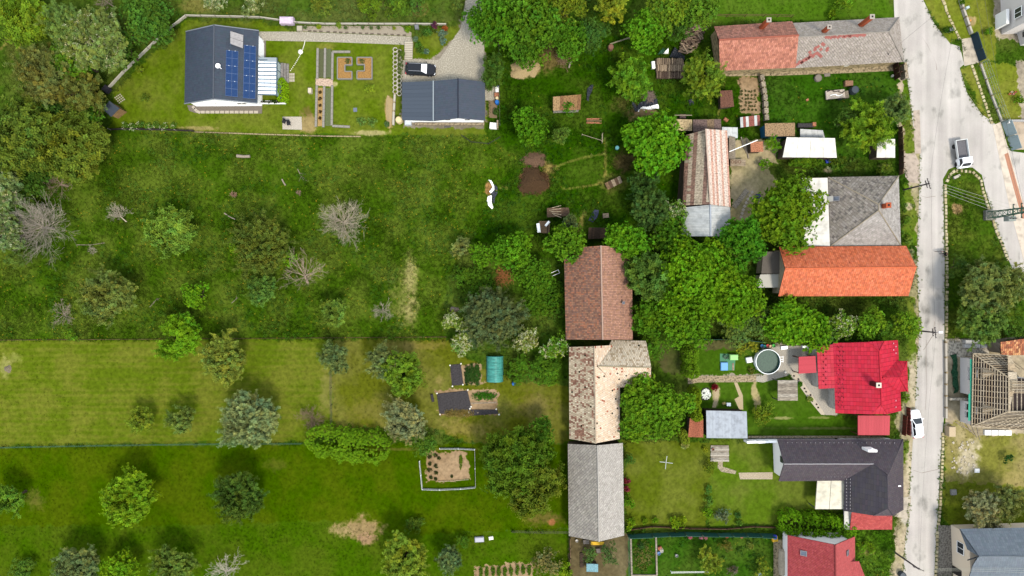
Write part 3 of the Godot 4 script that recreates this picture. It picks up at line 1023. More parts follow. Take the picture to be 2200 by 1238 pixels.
	for i in 4:
		var pa:Vector3=c0[1].lerp(c0[2],i/4.0)
		var pb:Vector3=c0[1].lerp(c0[2],(i+1)/4.0)
		var gm:=MB.new()
		gm.box(Vector3(pa.x - 0.05,1.25,(pa.z+pb.z)/2),Vector3(0.02,2.4,pb.z - pa.z - 0.12))
		obj("side_pane",gm,glass(),cons)
	# planter rail below the conservatory
	var pl:=thing("planter_box","long white balcony planter of green plants below conservatory","planter",at(585,222,0))
	var pb2:=MB.new()
	pb2.cbox(at(585,221,0)+Vector3(0,0.25,0),Vector3(4.2,0.5,0.42),0.03)
	obj("trough",pb2,MT["white_paint"],pl)
	var pf:=MB.new()
	pf.box(at(585,221,0)+Vector3(0,0.5,0),Vector3(4.0,0.06,0.26))
	obj("soil",pf,mat("dark_soil",Color(0.03,0.022,0.015),0.95),pl)
	leaf_blob(pl,"foliage",at(585,221,0)+Vector3(0,0.55,0),Vector3(2.0,0.2,0.16),46,"fine",[lin(50,74,34)],0.3)
	# white side door wall strip east of the house
	var sd:=MB.new()
	sd.box(at(560,105,1.2)*Vector3(1,0,1)+Vector3(0.05,1.2,0),Vector3(0.1,2.3,2.6))
	obj("side_wall",sd,wall,t)
	# terrace steps east of conservatory
	for i in 3:
		var st:=MB.new()
		st.cbox(at(608+i*5.2,158,0)+Vector3(0,0.3 - i*0.1,0),Vector3(0.36,0.6 - i*0.2,2.9),0.02)
		tag(obj("terrace_step",st,mat("grey_plank",lin(168,162,156),0.8,"wood",0.5),self,at(608+i*5.2,158,0)),"%s grey plank step beside the conservatory"%["upper","middle","lowest"][i],"step","terrace steps")
	# paving strip stones below the gable
	var stone:=MB.new()
	stone.cbox(Vector3.ZERO,Vector3(0.62,0.05,0.42),0.015)
	var sm:=stone.mesh(Vector3.ZERO)
	var sl:=mat("stepping_slab",lin(208,196,178),0.9,"fine",0.6)
	var spots:=[[416,231.5,55],[420,236,45],[426,240.5,25]]
	for i in 12:spots.append([435.5+i*10.4,241.0,0])
	for i in spots.size():
		var o2:=inst("stepping_slab",sm,sl,self,Transform3D(Basis(Vector3.UP,deg_to_rad(-spots[i][2])),at(spots[i][0],spots[i][1])+Vector3(0,0.035,0)))
		o2.name=numbered("stepping_slab")
		tag(o2,"pale square slab in the row below the white gable wall","paving slab","slabs below the white gable")

func glass()->StandardMaterial3D:
	if MT.has("glass"):return MT["glass"]
	var m:=StandardMaterial3D.new()
	m.transparency=BaseMaterial3D.TRANSPARENCY_ALPHA
	m.albedo_color=Color(0.8,0.88,0.9,0.25)
	m.roughness=0.05
	MT["glass"]=m
	return m

func build_garage()->void:
	var wall:=mat("white_render",Color.WHITE)
	var slate:=lin(74,82,94)
	var c:=at(953,222)
	var t:=thing("garage","long garage with slate-grey metal roof of three planes","garage",Vector3(c.x,0,c.z))
	var hl:=2.7
	var flat:=[at(864,258,hl),at(931,260,hl+0.15),at(931,174,hl+0.15),at(864,177,hl)]
	var mid:=[at(931,260,hl+0.17),at(931,174,hl+0.17),at(984,169,4.2),at(984,254,4.2)]
	var rgt:=[at(1042,259,hl),at(1042,176,hl),at(984,169,4.2),at(984,254,4.2)]
	var o:={"tw":0.34,"th":0.4,"gap":0.006,"rise":0.03,"cols":[slate],"jit":0.05,"stagger":false,"mat":MT["metal_tile"],"deck":lin(60,66,76)}
	walls(t,[at(864,258,hl),at(864,177,hl),at(1042,176,hl),at(1042,259,hl)],wall,0.3)
	var gb:=MB.new()
	var zz:=at(950,259,hl).z - 0.3
	gb.tri(Vector3(at(931,258,hl).x,hl - 0.05,zz),Vector3(at(1038,258,hl).x,hl - 0.05,zz),Vector3(at(984,254,4.2).x,4.05,zz))
	obj("gable",gb,wall,t)
	var dk:=slope(t,"carport_roof",flat,{"deck":lin(70,78,90)})
	panels(dk,"roof_sheet",[flat[3],flat[0],flat[1],flat[2]],10,[mat("sheet_slate",lin(70,79,91),0.5),mat("sheet_slate_b",lin(67,76,88),0.5)],0.012)
	slope(t,"roof_slope",mid,o)
	slope(t,"roof_slope",rgt,o)
	ridge(t,mid[2]+Vector3(0,0.03,0),mid[3]+Vector3(0,0.03,0),lin(60,66,76))
	var fl:=MB.new()
	fl.bar(flat[1]+Vector3(0,0.12,0),flat[2]+Vector3(0,0.12,0),0.16,0.1)
	obj("flashing",fl,mat("zinc",lin(150,160,166),0.5),t)
	for wx in [899,925,962,1004]:
		var mb:=MB.new()
		mb.box(Vector3(at(wx,262,2.0).x,2.0,zz+0.02),Vector3(0.75,0.32,0.05))
		obj("vent_window",mb,mat("dark_glass",Color(0.02,0.025,0.03),0.08),t)
	var br:=MB.new()
	br.box(Vector3(at(966,270).x,0.2,zz+0.25),Vector3(10.6,0.4,0.4))
	tag(obj("plinth_strip",br,mat("plinth",lin(168,152,126),0.95,"stain",0.3),self,at(966,271)),"pale concrete plinth strip along the garage foot","plinth")

func build_long_house()->void:
	var wall:=mat("old_plaster",lin(196,176,134),0.95,"stain",0.12)
	var t:=thing("farm_house","long old house roofed half in red tile, half in grey","house",at(1735,100))
	var he:=2.9
	var hr:=6.3
	var red:={"tw":0.3,"th":0.33,"gap":0.012,"cols":[lin(186,124,104),lin(178,118,98),lin(194,132,112),lin(164,108,92)],"jit":0.1,"mat":vmat("clay_tile",0.9,"blotch",0.25),"deck":lin(90,56,46)}
	var red2:Dictionary=red.duplicate()
	red2.cols=[lin(164,114,98),lin(154,106,92),lin(174,122,106),lin(142,102,90)]
	var grey:={"tw":0.3,"th":0.3,"gap":0.012,"rise":0.022,"diamond":true,"stagger":false,"cols":[lin(172,162,152),lin(162,152,142),lin(182,172,162),lin(166,156,146),lin(176,166,158)],"jit":0.09,"mat":vmat("slate_tile",0.9,"lichen",0.12),"deck":lin(84,78,72)}
	var a:=[at(1534,58,he),at(1702,46,he),at(1710,146,he),at(1547,152,he)]
	var r0:=at(1545,86,hr)
	var r1:=at(1716,76,hr)
	walls(t,a,wall,0.3,-1,[])
	slope(t,"roof_slope",[a[1],a[0],r0,r1],red2)
	slope(t,"roof_slope",[a[3],a[2],r1,r0],red)
	ridge(t,r0+Vector3(0,0.06,0),r1+Vector3(0,0.06,0),lin(176,104,84),0.14)
	var gm:=MB.new()
	gm.tri(a[0]+Vector3(0.3,0,0.2),a[3]+Vector3(0.3,0,-0.2),r0+Vector3(0.3,-0.1,0))
	obj("gable",gm,mat("dark_board",lin(70,56,44),0.9,"wood",0.5),t)
	he=2.7
	hr=5.9
	var b:=[at(1702,49,he),at(1932,37,he),at(1942,133,he),at(1697,147,he)]
	var q0:=at(1712,80,hr)
	var q1:=at(1910,68,hr)
	walls(t,b,wall,0.3,-1,[])
	slope(t,"roof_slope",[b[1],b[0],q0,q1],grey)
	slope(t,"roof_slope",[b[3],b[2],q1,q0],grey)
	slope(t,"roof_slope",[b[2],b[1],q1],grey)
	for e in [[q0,q1],[q1,b[1]],[q1,b[2]]]:
		ridge(t,e[0]+Vector3(0,0.04,0),e[1]+Vector3(0,0.04,0),lin(168,160,150),0.09)
	# red replacement tiles on the grey slope
	var n:=(q1 - q0).cross(b[3] - q0).normalized()
	if n.y<0:n=-n
	var pl:=Plane(n,q0)
	var red_m:=mat("red_slate",lin(180,112,104),0.9,"fine",0.6)
	var spots:=[]
	for i in 13:
		spots.append([1710+i*3.9+(i%2)*1.5,140 - i*2.1 - (i%3)*1.5])
	spots+=[[1751,107],[1758,100],[1767,94],[1764,106],[1778,104],[1777,108],[1761,118],[1764,121],[1752,103],[1770,96],[1722,134],[1728,130],[1736,125],[1742,118],[1740,112]]
	for i in 18:spots.append([1775+i*4.8+rng.randf()*3,79.5 - i*0.35+(i%3)*1.0])
	var dm:=MB.new()
	dm.box(Vector3.ZERO,Vector3(0.42,0.03,0.42))
	var me:=dm.mesh(Vector3.ZERO)
	var uu:=(q1 - q0).normalized()
	var zz:=uu.cross(n).normalized()
	for s in spots:
		var d:Vector3=(at(s[0],s[1],0) - Vector3(0,CAM_H,0)).normalized()
		var p=pl.intersects_ray(Vector3(0,CAM_H,0),d)
		if p:inst("patch_tile",me,red_m,t,Transform3D(Basis(uu,n,zz).rotated(n,PI/4),p+n*0.03))
	var brick:=mat("chimney_brick",lin(190,96,62),0.9,"fine",1.2)
	var cap:=mat("chimney_cap",lin(190,180,168),0.9,"fine",0.8)
	chimney(t,[1645,50],4.4,[1652,43],7.2,0.55,brick,cap)
	chimney(t,[1776,64],5.0,[1782,58],6.9,0.5,brick,cap)
	chimney(t,[1858,48],4.3,[1874,36],7.4,0.55,brick,cap)
	for wx in [1820]:
		window(t,Vector3(at(wx,142,1.6).x,1.6,at(wx,139,he).z - 0.28),(b[2] - b[3]).normalized()*Vector3(1,0,1),Vector3.BACK,0.6,0.8)

func build_tin_barn()->void:
	var wood:=mat("grey_board_wall",lin(110,96,80),0.95,"wood",0.4)
	var rust:=[lin(164,124,104),lin(214,196,172),lin(150,112,94),lin(216,200,178),lin(206,188,164)]
	var o:={"tw":0.42,"th":0.62,"gap":0.006,"rise":0.02,"cols":rust,"rows":[lin(148,116,100),lin(192,174,150),lin(150,118,102),lin(196,180,156),lin(188,172,148),lin(144,112,98),lin(198,182,158),lin(186,168,144)],"rowmix":0.07,"jit":0.13,"stagger":false,"mat":vmat("tin",0.7,"stain",0.35),"deck":lin(70,56,48),"named":"tin_sheets"}
	var o2:Dictionary=o.duplicate()
	o2.tw=1.6
	o2.rows=[lin(204,160,140),lin(222,202,188),lin(224,208,194),lin(206,164,144),lin(220,200,186),lin(224,210,198),lin(202,160,140),lin(222,200,186)]
	o2.th=0.45
	o2.rowmix=0.0
	o2.jit=0.05
	gable("tin_barn","barn with striped roof of rusty and pale tin sheets",[[1474,290],[1462,441],[1570,445],[1563,280],[1516,277],[1526,439]],[3.6,6.3],wood,o,o2,0.3,lin(214,186,166))
	var p:=[at(1470,446,3.4),at(1463,508,3.4),at(1541,508,3.4),at(1568,442,3.4),at(1526,440,5.8),at(1527,508,5.8)]
	p[2]=at(1570,508,3.4)
	var t:=thing("tin_annex","white corrugated metal roofed barn end between trees","shed",at(1518,478))
	walls(t,[p[0],p[1],p[2],p[3]],wood,0.25,-1,[p[4],p[5]])
	var w1:=[mat("white_tin",lin(206,208,206),0.55,"blotch",0.2),mat("white_tin_b",lin(198,201,200),0.55,"blotch",0.2)]
	var s1:=slope(t,"roof_slope",[p[0],p[1],p[5],p[4]],{"deck":lin(120,124,126)})
	panels(s1,"roof_sheet",[p[0],p[1],p[5],p[4]],18,w1,0.03)
	var s2:=slope(t,"roof_slope",[p[2],p[3],p[4],p[5]],{"deck":lin(120,124,126)})
	panels(s2,"roof_sheet",[p[2],p[3],p[4],p[5]],18,w1,0.03)
	ridge(t,p[4]+Vector3(0,0.06,0),p[5]+Vector3(0,0.06,0),lin(190,196,206),0.13)

func build_hip_house()->void:
	var wall:=mat("grey_plaster",lin(176,164,146),0.95,"blotch",0.2)
	var t:=thing("hip_roof_house","square house with weathered grey hipped roof and short ridge","house",at(1857,453))
	var he:=3.0
	var hr:=6.8
	var e:=[at(1779,381,he),at(1931,378,he),at(1936,528,he),at(1784,529,he)]
	var r0:=at(1888,439,hr)
	var r1:=at(1888,452,hr)
	var cols:=[lin(154,146,136),lin(144,136,126),lin(164,156,148),lin(150,142,132),lin(120,114,108)]
	var o:={"tw":0.36,"th":0.36,"gap":0.014,"rise":0.025,"diamond":true,"stagger":false,"cols":cols,"jit":0.1,"mat":vmat("slate_tile"),"deck":lin(74,70,66)}
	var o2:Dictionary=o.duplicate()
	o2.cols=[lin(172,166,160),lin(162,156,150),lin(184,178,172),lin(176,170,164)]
	walls(t,e,wall,0.4)
	slope(t,"roof_slope",[e[3],e[0],r0,r1],o)
	slope(t,"roof_slope",[e[0],e[1],r0],o)
	slope(t,"roof_slope",[e[1],e[2],r1,r0],o2)
	slope(t,"roof_slope",[e[2],e[3],r1],o2)
	for s in [[r0,r1],[r0,e[0]],[r0,e[1]],[r1,e[2]],[r1,e[3]]]:
		ridge(t,s[0]+Vector3(0,0.03,0),s[1]+Vector3(0,0.03,0),lin(170,158,136),0.09)
	chimney(t,[1902,443],6.2,[1909,441],7.6,0.62,MT["chimney_brick"],MT["chimney_brick"])
	var n:=(r1 - r0).cross(e[0] - r0).normalized()
	if n.y<0:n=-n
	var q:=at(1797,427,3.6)
	var q2:Vector3=Plane(n,r0).intersects_ray(Vector3(0,CAM_H,0),(q - Vector3(0,CAM_H,0)).normalized())
	roof_window(t,q2,Vector3(0,0,1),n,0.7,0.9)
	var zp:=MB.new()
	zp.box(q2+Vector3(-0.75,-0.2,0)+n*0.05,Vector3(0.8,0.03,0.7),Basis(Vector3(0,0,1),n,Vector3(0,0,1).cross(n)))
	obj("roof_patch",zp,mat("pale_slate",lin(206,204,196),0.9,"fine",0.6),t)
	# white lean-to
	var lt:=thing("lean_to","white sheet-metal lean-to roof against the grey hipped house","lean-to",at(1755,455))
	var p:=[at(1728,529,2.5),at(1723,383,2.5),at(1778,382,3.1),at(1783,529,3.1)]
	walls(lt,p,wall,0.2)
	var s:=slope(lt,"roof",[p[0],p[1],p[2],p[3]],{"deck":lin(180,178,170)})
	panels(s,"roof_sheet",[p[0],p[1],p[2],p[3]],11,[mat("cream_sheet",lin(240,236,226),0.6,"blotch",0.1),mat("cream_sheet_b",lin(236,231,220),0.6,"blotch",0.1)],0.008)

func build_orange_house()->void:
	var wall:=mat("cream_plaster",lin(214,200,170),0.95,"blotch",0.2)
	var o:={"tw":0.3,"th":0.36,"gap":0.01,"rise":0.045,"cols":[lin(206,112,76),lin(200,106,70),lin(206,116,82),lin(190,100,68)],"jit":0.14,"stagger":false,"mat":vmat("glazed_tile",0.7,"blotch",0.3),"deck":lin(120,58,40)}
	var t:=gable("orange_house","long house with bright orange tiled gable roof",[[1674,531],[1947,529],[1952,636],[1672,636],[1687,577],[1969,574]],[3.4,6.0],wall,o,o,0.4,lin(230,120,78))
	var n:Vector3=(at(1969,574,6.0) - at(1687,577,6.0)).cross(at(1672,636,3.4) - at(1687,577,6.0)).normalized()
	if n.y<0:n=-n
	var st:=MB.new()
	st.box(Vector3.ZERO,Vector3(0.1,0.14,0.32))
	var me:=st.mesh(Vector3.ZERO)
	for i in 9:
		var f:=at(1707+i*25.8,588,5.4)
		inst("snow_hook",me,mat("hook_red",lin(170,80,54),0.7),t,Transform3D(Basis.IDENTITY,f))
	for i in 5:
		inst("snow_hook",me,MT["hook_red"],t,Transform3D(Basis.IDENTITY,at(1733+i*47,565,5.5)))
	# porch roofs at the west end
	var p:=thing("porch","low grey and white porch roofs at orange house end","porch",at(1655,580))
	var a:=[at(1640,541,2.5),at(1674,541,2.7),at(1676,588,2.7),at(1636,588,2.5)]
	walls(p,a,wall,0.1)
	slope(p,"tar_roof",a,{"deck":lin(116,108,100)})
	var b:=[at(1634,590,2.3),at(1674,589,2.4),at(1674,618,2.4),at(1624,618,2.3)]
	walls(p,b,wall,0.1)
	slope(p,"pale_roof",b,{"deck":lin(214,210,198)})
	var c:=[at(1673,545,2.9),at(1681,575,2.9),at(1679,612,2.9),at(1673,618,2.9)]
	var g:=MB.new()
	g.box(at(1677,582,2.3)*Vector3(1,0,1)+Vector3(0,1.4,0),Vector3(0.5,2.8,5))
	obj("side_wall",g,mat("blue_plaster",lin(170,176,184),0.9,"blotch",0.3),p)

func build_barns()->void:
	var wall:=mat("barn_stone",lin(120,104,86),0.95,"stain",0.3)
	var o:={"tw":0.24,"th":0.3,"gap":0.014,"rise":0.04,"cols":[lin(150,108,88),lin(140,104,86),lin(128,98,86),lin(156,116,94),lin(124,92,78),lin(160,108,84)],"jit":0.12,"stagger":false,"mat":vmat("clay_tile"),"deck":lin(60,42,36)}
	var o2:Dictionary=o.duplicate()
	o2.cols=[lin(168,126,106),lin(160,120,102),lin(174,132,112),lin(152,116,100),lin(162,122,98)]  # east slope faces the sun: its extra brightness is put into the tile colours
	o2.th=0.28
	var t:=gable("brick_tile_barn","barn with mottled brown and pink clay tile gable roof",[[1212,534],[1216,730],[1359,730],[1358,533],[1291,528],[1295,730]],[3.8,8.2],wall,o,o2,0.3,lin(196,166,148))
	roof_window(t,at(1339,651,5.75),Vector3(0,0,1),Vector3(0.7,0.72,0).normalized(),0.4,0.5)
	# patchwork barn with a cross wing
	var base:=thing("patchwork_barn","barn with patchwork roof of pale and brown tiles and cross wing","barn",at(1276,848))
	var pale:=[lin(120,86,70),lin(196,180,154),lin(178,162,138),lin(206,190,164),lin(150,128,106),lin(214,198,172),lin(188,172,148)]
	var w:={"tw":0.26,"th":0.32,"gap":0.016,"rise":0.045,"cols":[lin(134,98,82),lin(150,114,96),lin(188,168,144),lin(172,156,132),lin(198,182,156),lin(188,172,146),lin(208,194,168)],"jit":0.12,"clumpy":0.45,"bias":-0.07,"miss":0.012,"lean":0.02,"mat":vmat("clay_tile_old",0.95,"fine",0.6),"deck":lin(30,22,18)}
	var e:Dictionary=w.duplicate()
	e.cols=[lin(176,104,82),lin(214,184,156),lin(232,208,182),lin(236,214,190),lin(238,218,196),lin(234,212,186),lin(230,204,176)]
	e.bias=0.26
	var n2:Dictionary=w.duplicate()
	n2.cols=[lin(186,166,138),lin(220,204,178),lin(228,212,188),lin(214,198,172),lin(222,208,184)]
	n2.miss=0.003
	var he:=3.2
	var hr:=5.8
	var p:=[at(1223,746,he),at(1223,943,he),at(1331,943,he),at(1331,742,he),at(1277,744,hr),at(1280,953,hr)]
	walls(base,[p[0],p[1],p[2],p[3]],wall,0.3,-1,[p[4],p[5]])
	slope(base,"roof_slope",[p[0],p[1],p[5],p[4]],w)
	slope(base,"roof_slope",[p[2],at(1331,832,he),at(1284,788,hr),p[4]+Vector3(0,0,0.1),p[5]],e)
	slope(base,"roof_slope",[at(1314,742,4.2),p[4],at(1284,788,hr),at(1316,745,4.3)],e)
	var q:=[at(1314,732,3.0),at(1388,733,3.0),at(1399,790,5.7),at(1284,787,5.75)]
	var q2:=[at(1398,828,3.3),at(1331,834,3.2),at(1284,787,5.75),at(1399,790,5.7)]
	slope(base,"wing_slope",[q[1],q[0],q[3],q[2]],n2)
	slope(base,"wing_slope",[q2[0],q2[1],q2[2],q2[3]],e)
	walls(base,[at(1320,740,3.0),at(1392,740,3.0),at(1394,826,3.0),at(1320,828,3.0)],wall,0.1,-1,[],"wing_wall")
	ridge(base,p[4]+Vector3(0,0.05,0),p[5]+Vector3(0,0.05,0),lin(206,186,160),0.1)
	ridge(base,q[3]+Vector3(0,0.05,0),q[2]+Vector3(0,0.05,0),lin(186,170,140),0.1)
	# grey barn below it
	var g:={"tw":0.34,"th":0.34,"gap":0.014,"rise":0.025,"diamond":true,"stagger":false,"cols":[lin(160,154,144),lin(150,144,136),lin(168,162,152),lin(156,150,142)],"jit":0.08,"mat":vmat("slate_tile"),"deck":lin(70,66,62)}
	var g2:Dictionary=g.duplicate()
	g2.cols=[lin(188,182,174),lin(180,174,166),lin(194,188,180),lin(184,178,170)]  # lighter slates on the sunlit east side, light mixed into their colour
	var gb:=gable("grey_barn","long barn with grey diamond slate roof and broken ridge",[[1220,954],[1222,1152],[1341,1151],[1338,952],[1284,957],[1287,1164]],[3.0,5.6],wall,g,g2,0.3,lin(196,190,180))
	var yb:=MB.new()
	yb.cbox(at(1282,1166,0)+Vector3(0,1.0,-0.25),Vector3(2.0,0.12,0.5),0.02)
	obj("yellow_awning",yb,mat("yellow",lin(226,180,50),0.7),gb)

func build_red_house()->void:
	var wall:=mat("grey_render",lin(206,202,194),0.9,"blotch",0.2)
	var t:=thing("red_house","red metal roofed house with low annex and projecting bay","house",at(1850,812))
	var dark:={"tw":0.62,"th":0.42,"gap":0.02,"rise":0.03,"cols":[lin(198,38,60),lin(190,34,56),lin(194,42,64)],"jit":0.12,"stagger":false,"mat":vmat("red_metal",0.5,"fine",0.3),"deck":lin(120,20,36)}
	var he:=3.0
	var hr:=5.9
	var W:={"a":at(1790,737,he),"b":at(1865,735,5.1),"c":at(1889,755,hr),"d":at(1894,869,hr),"e":at(1872,890,5.1),"f":at(1795,888,he),"g":at(1900,733,5.1),"h":at(1929,731,he),"i":at(1937,883,he),"j":at(1907,890,5.1)}
	walls(t,[W.a,W.h,W.i,W.f],wall,0.4)
	slope(t,"roof_slope",[W.f,W.a,W.b,W.c,W.d,W.e],dark)
	slope(t,"roof_slope",[W.h,W.i,W.j,W.d,W.c,W.g],dark)
	slope(t,"roof_slope",[W.b,W.g,W.c],dark)
	slope(t,"roof_slope",[W.j,W.e,W.d],dark)
	for q in [[W.a,W.b,W.g,W.h,0.35],[W.f,W.e,W.j,W.i,-0.35]]:
		var gm:=MB.new()
		var o:=Vector3(0,-0.1,q[4])
		gm.quad(q[0]+o,q[1]+o,q[2]+o,q[3]+o)
		obj("gable",gm,wall,t)
	# low west annex
	var an:=[at(1759,836,2.7),at(1755,744,2.7),at(1790,740,3.1),at(1794,834,3.1)]
	slope(t,"annex_slope",an,dark)
	walls(t,an,wall,0.15,-1,[],"annex_wall")
	# east bay with hip
	var b0:=at(1913,777,3.3)
	var b1:=at(1949,776,3.3)
	var b2:=at(1951,842,3.3)
	var b3:=at(1912,843,3.3)
	var br0:=at(1896,812,5.7)
	var br1:=at(1933,811,5.3)
	slope(t,"bay_slope",[b1,b0,br0,br1],dark)
	slope(t,"bay_slope",[b3,b2,br1,br0],dark)
	slope(t,"bay_slope",[b2,b1,br1],dark)
	walls(t,[b0,b1,b2,b3],wall,0.3,-1,[],"bay_wall")
	var rc:=lin(206,44,66)
	for s in [[W.c,W.d],[W.c,W.b],[W.c,W.g],[W.d,W.e],[W.d,W.j],[br0,br1],[br1,b1],[br1,b2]]:
		ridge(t,s[0]+Vector3(0,0.04,0),s[1]+Vector3(0,0.04,0),rc,0.08)
	chimney(t,[1883,828],5.6,[1888,828],7.2,0.6,mat("brown_stack",lin(90,30,34),0.8),mat("pale_cap",lin(214,206,190),0.9))
	# snow hooks
	var hk:=MB.new()
	hk.box(Vector3.ZERO,Vector3(0.08,0.12,0.2))
	var me:=hk.mesh(Vector3.ZERO)
	var hm:=mat("hook_dark",lin(110,16,34),0.6)
	for r in 2:
		for i in 14:
			inst("snow_hook",me,hm,t,Transform3D(Basis.IDENTITY,at(1802+r*8+(i%2)*3,746+i*9.9,3.55+r*0.28)))
	for i in 12:
		inst("snow_hook",me,hm,t,Transform3D(Basis.IDENTITY,at(1770+(i%2)*5,750+i*7,2.98)))
	var hm2:=mat("hook_light",lin(240,170,180),0.6)
	for i in 8:
		inst("snow_hook",me,hm2,t,Transform3D(Basis.IDENTITY,at(1920+(i%2)*5,(738 if i<4 else 826)+i*7,3.9)))
	window(t,Vector3(at(1793,842,1.5).x - 0.02,1.6,at(1790,850,1.5).z),Vector3(0,0,1),Vector3(-1,0,0),1.2,1.3)
	# carport and porch roofs
	var cp:=shed_roof("carport","flat red metal carport roof beside red house","carport",[[1843,935],[1911,935],[1912,893],[1843,893]],[2.4,2.6],{"deck":lin(150,50,60)},null)
	var q:=[at(1843,935,2.4),at(1911,935,2.4),at(1912,893,2.6),at(1843,893,2.6)]
	panels(cp.get_child(0),"roof_sheet",q,12,[mat("faded_red",lin(206,66,80),0.5,"fine",0.3),mat("faded_red_b",lin(200,62,76),0.5,"fine",0.3)],0.01)
	posts_under(cp,q,0.06,mat("brown_post",lin(96,60,44),0.8))
	var pc:=shed_roof("porch_roof","small square red porch roof on posts over grey patio","porch",[[1716,803],[1716,767],[1752,765],[1754,801]],[2.4,2.55],{"deck":lin(150,50,60)},null)
	var q2:=[at(1716,803,2.4),at(1716,767,2.4),at(1752,765,2.55),at(1754,801,2.55)]
	panels(pc.get_child(0),"roof_sheet",q2,9,[MT["faded_red"],MT["faded_red_b"]],0.01)
	posts_under(pc,q2,0.08,MT["brown_post"])

func build_dark_house()->void:
	var wall:=mat("pale_render",Color(0.6,0.58,0.56),0.9)
	var t:=thing("dark_house","angled house with charcoal tiled roof and pale west gable","house",at(1800,1010))
	var c:=[lin(86,78,84),lin(82,74,80),lin(90,82,86)]
	var o:={"tw":0.3,"th":0.36,"gap":0.008,"rise":0.04,"cols":c,"jit":0.08,"stagger":false,"mat":vmat("charcoal_tile",0.55,"fine",0.5),"deck":lin(46,42,46)}
	var o2:Dictionary=o.duplicate()
	o2.tw=0.8
	o2.cols=[lin(72,68,74),lin(70,66,72)]
	var he:=3.1
	var hr:=6.0
	var A:=at(1670,945,he)
	var B:=at(1940,944,he)
	var C:=at(1941,1096,he)
	var D:=at(1919,1108,5.6)
	var E:=at(1876,1108,5.8)
	var F:=at(1813,1098,he)
	var G:=at(1815,1032,he)
	var I:=at(1673,1034,he)
	var R0:=at(1684,997,hr)
	var R1:=at(1877,997,hr)
	var R2:=at(1906,1022,7.1)
	var R3:=at(1907,1092,7.0)
	slope(t,"roof_slope",[B,A,R0,R1,R2],o)
	slope(t,"roof_slope",[I,G,at(1825,1026,3.6),R1,R0],o)
	slope(t,"roof_slope",[F,G,at(1825,1026,3.6),R1,R2,R3,E],o2)
	slope(t,"roof_slope",[C,B,R2,R3,D],o)
	slope(t,"roof_slope",[D,E,R3],o)
	walls(t,[A,at(1820,945,he),at(1820,1034,he),I],wall,0.5)
	walls(t,[at(1815,946,he),at(1938,946,he),at(1939,1096,he),at(1815,1096,he)],wall,0.35,-1,[],"wing_wall")
	var gm:=MB.new()
	gm.tri(A+Vector3(0.5,-0.05,0.5),I+Vector3(0.5,-0.05,-0.5),R0+Vector3(0.72,-0.3,0))
	obj("gable",gm,wall,t)
	var gs:=MB.new()
	gs.quad(F+Vector3(0,-0.1,-0.3),C+Vector3(0,-0.1,-0.3),D+Vector3(0,-0.1,-0.3),E+Vector3(0,-0.1,-0.3))
	obj("gable",gs,wall,t)
	var gw:=MB.new()
	gw.box(Vector3(A.x+0.47,3.5,at(1681,990,4.2).z),Vector3(0.08,0.9,0.9))
	obj("gable_window",gw,MT["dark_glass"],t)
	ridge(t,R0+Vector3(0,0.05,0),R1+Vector3(0,0.05,0),lin(186,182,184),0.07)
	for s in [[R1,R2],[R2,B],[R2,R3],[R3,D],[R3,E],[R1,at(1825,1026,3.6)]]:
		ridge(t,s[0]+Vector3(0,0.05,0),s[1]+Vector3(0,0.05,0),lin(78,74,80),0.08)
	var hk:=MB.new()
	hk.box(Vector3.ZERO,Vector3(0.06,0.1,0.2))
	var me:=hk.mesh(Vector3.ZERO)
	var hm:=mat("hook_grey",lin(150,146,150),0.5)
	for i in 24:inst("snow_hook",me,hm,t,Transform3D(Basis.IDENTITY,at(1692+i*10,952,3.62)))
	for r in 2:
		for i in 10:inst("snow_hook",me,hm,t,Transform3D(Basis.IDENTITY,at(1756+i*7.5,1017+r*7,4.35 - r*0.55)))
		for i in 10:inst("snow_hook",me,hm,t,Transform3D(Basis.IDENTITY,at(1819+r*8,1030+i*7,3.6+r*0.3)))
	var ch:=MB.new()
	ch.cbox(at(1866,965,4.9)*Vector3(1,0,1)+Vector3(0,5.2,0),Vector3(1.3,1.9,0.35),0.02)
	var cs:=obj("chimney",ch,mat("white_render2",Color(0.62,0.61,0.6),0.8),t)
	var cp:=MB.new()
	cp.lathe(at(1873,967,6.2),[Vector2(0.0,0.0),Vector2(0.22,0.0),Vector2(0.22,0.2),Vector2(0.0,0.28)],12)
	obj("cowl",cp,MT["white_paint"],cs)
	var vt:=MB.new()
	vt.cbox(at(1931,1044,4.2),Vector3(0.5,0.4,0.18),0.02)
	obj("roof_vent",vt,MT["white_paint"],t)
	# pergola cover
	var q:=[at(1751,1094,2.4),at(1756,1028,2.4),at(1816,1027,2.7),at(1812,1094,2.7)]
	var pg:=thing("terrace_cover","pale translucent terrace roof against the charcoal roofed house","terrace roof",at(1783,1060))
	var s:=slope(pg,"roof",q,{"deck":lin(196,190,172),"thick":0.06})
	for k in 2:
		panels(s,"roof_sheet",[q[0].lerp(q[3],k*0.5+0.01),q[1].lerp(q[2],k*0.5+0.01),q[1].lerp(q[2],k*0.5+0.49),q[0].lerp(q[3],k*0.5+0.49)],7,[mat("poly_sheet",lin(222,216,196),0.4,"blotch",0.1),mat("poly_sheet_b",lin(218,212,190),0.4,"blotch",0.1)],0.006)
	posts_under(pg,q,0.05,mat("grey_post",lin(90,88,86),0.8))
	# red annex to the south
	var ra:=shed_roof("red_annex","low red shingle roofed annex beside the lane and hedge","annex",[[1917,1138],[1827,1139],[1830,1100],[1918,1108]],[2.5,3.0],{"tw":0.3,"th":0.22,"gap":0.006,"rise":0.012,"cols":[lin(182,84,80),lin(174,78,76),lin(188,90,86)],"jit":0.1,"mat":vmat("shingle",0.95,"fine",0.8),"deck":lin(120,60,56),"named":"shingles"},wall,0.2)
	var wp:=MB.new()
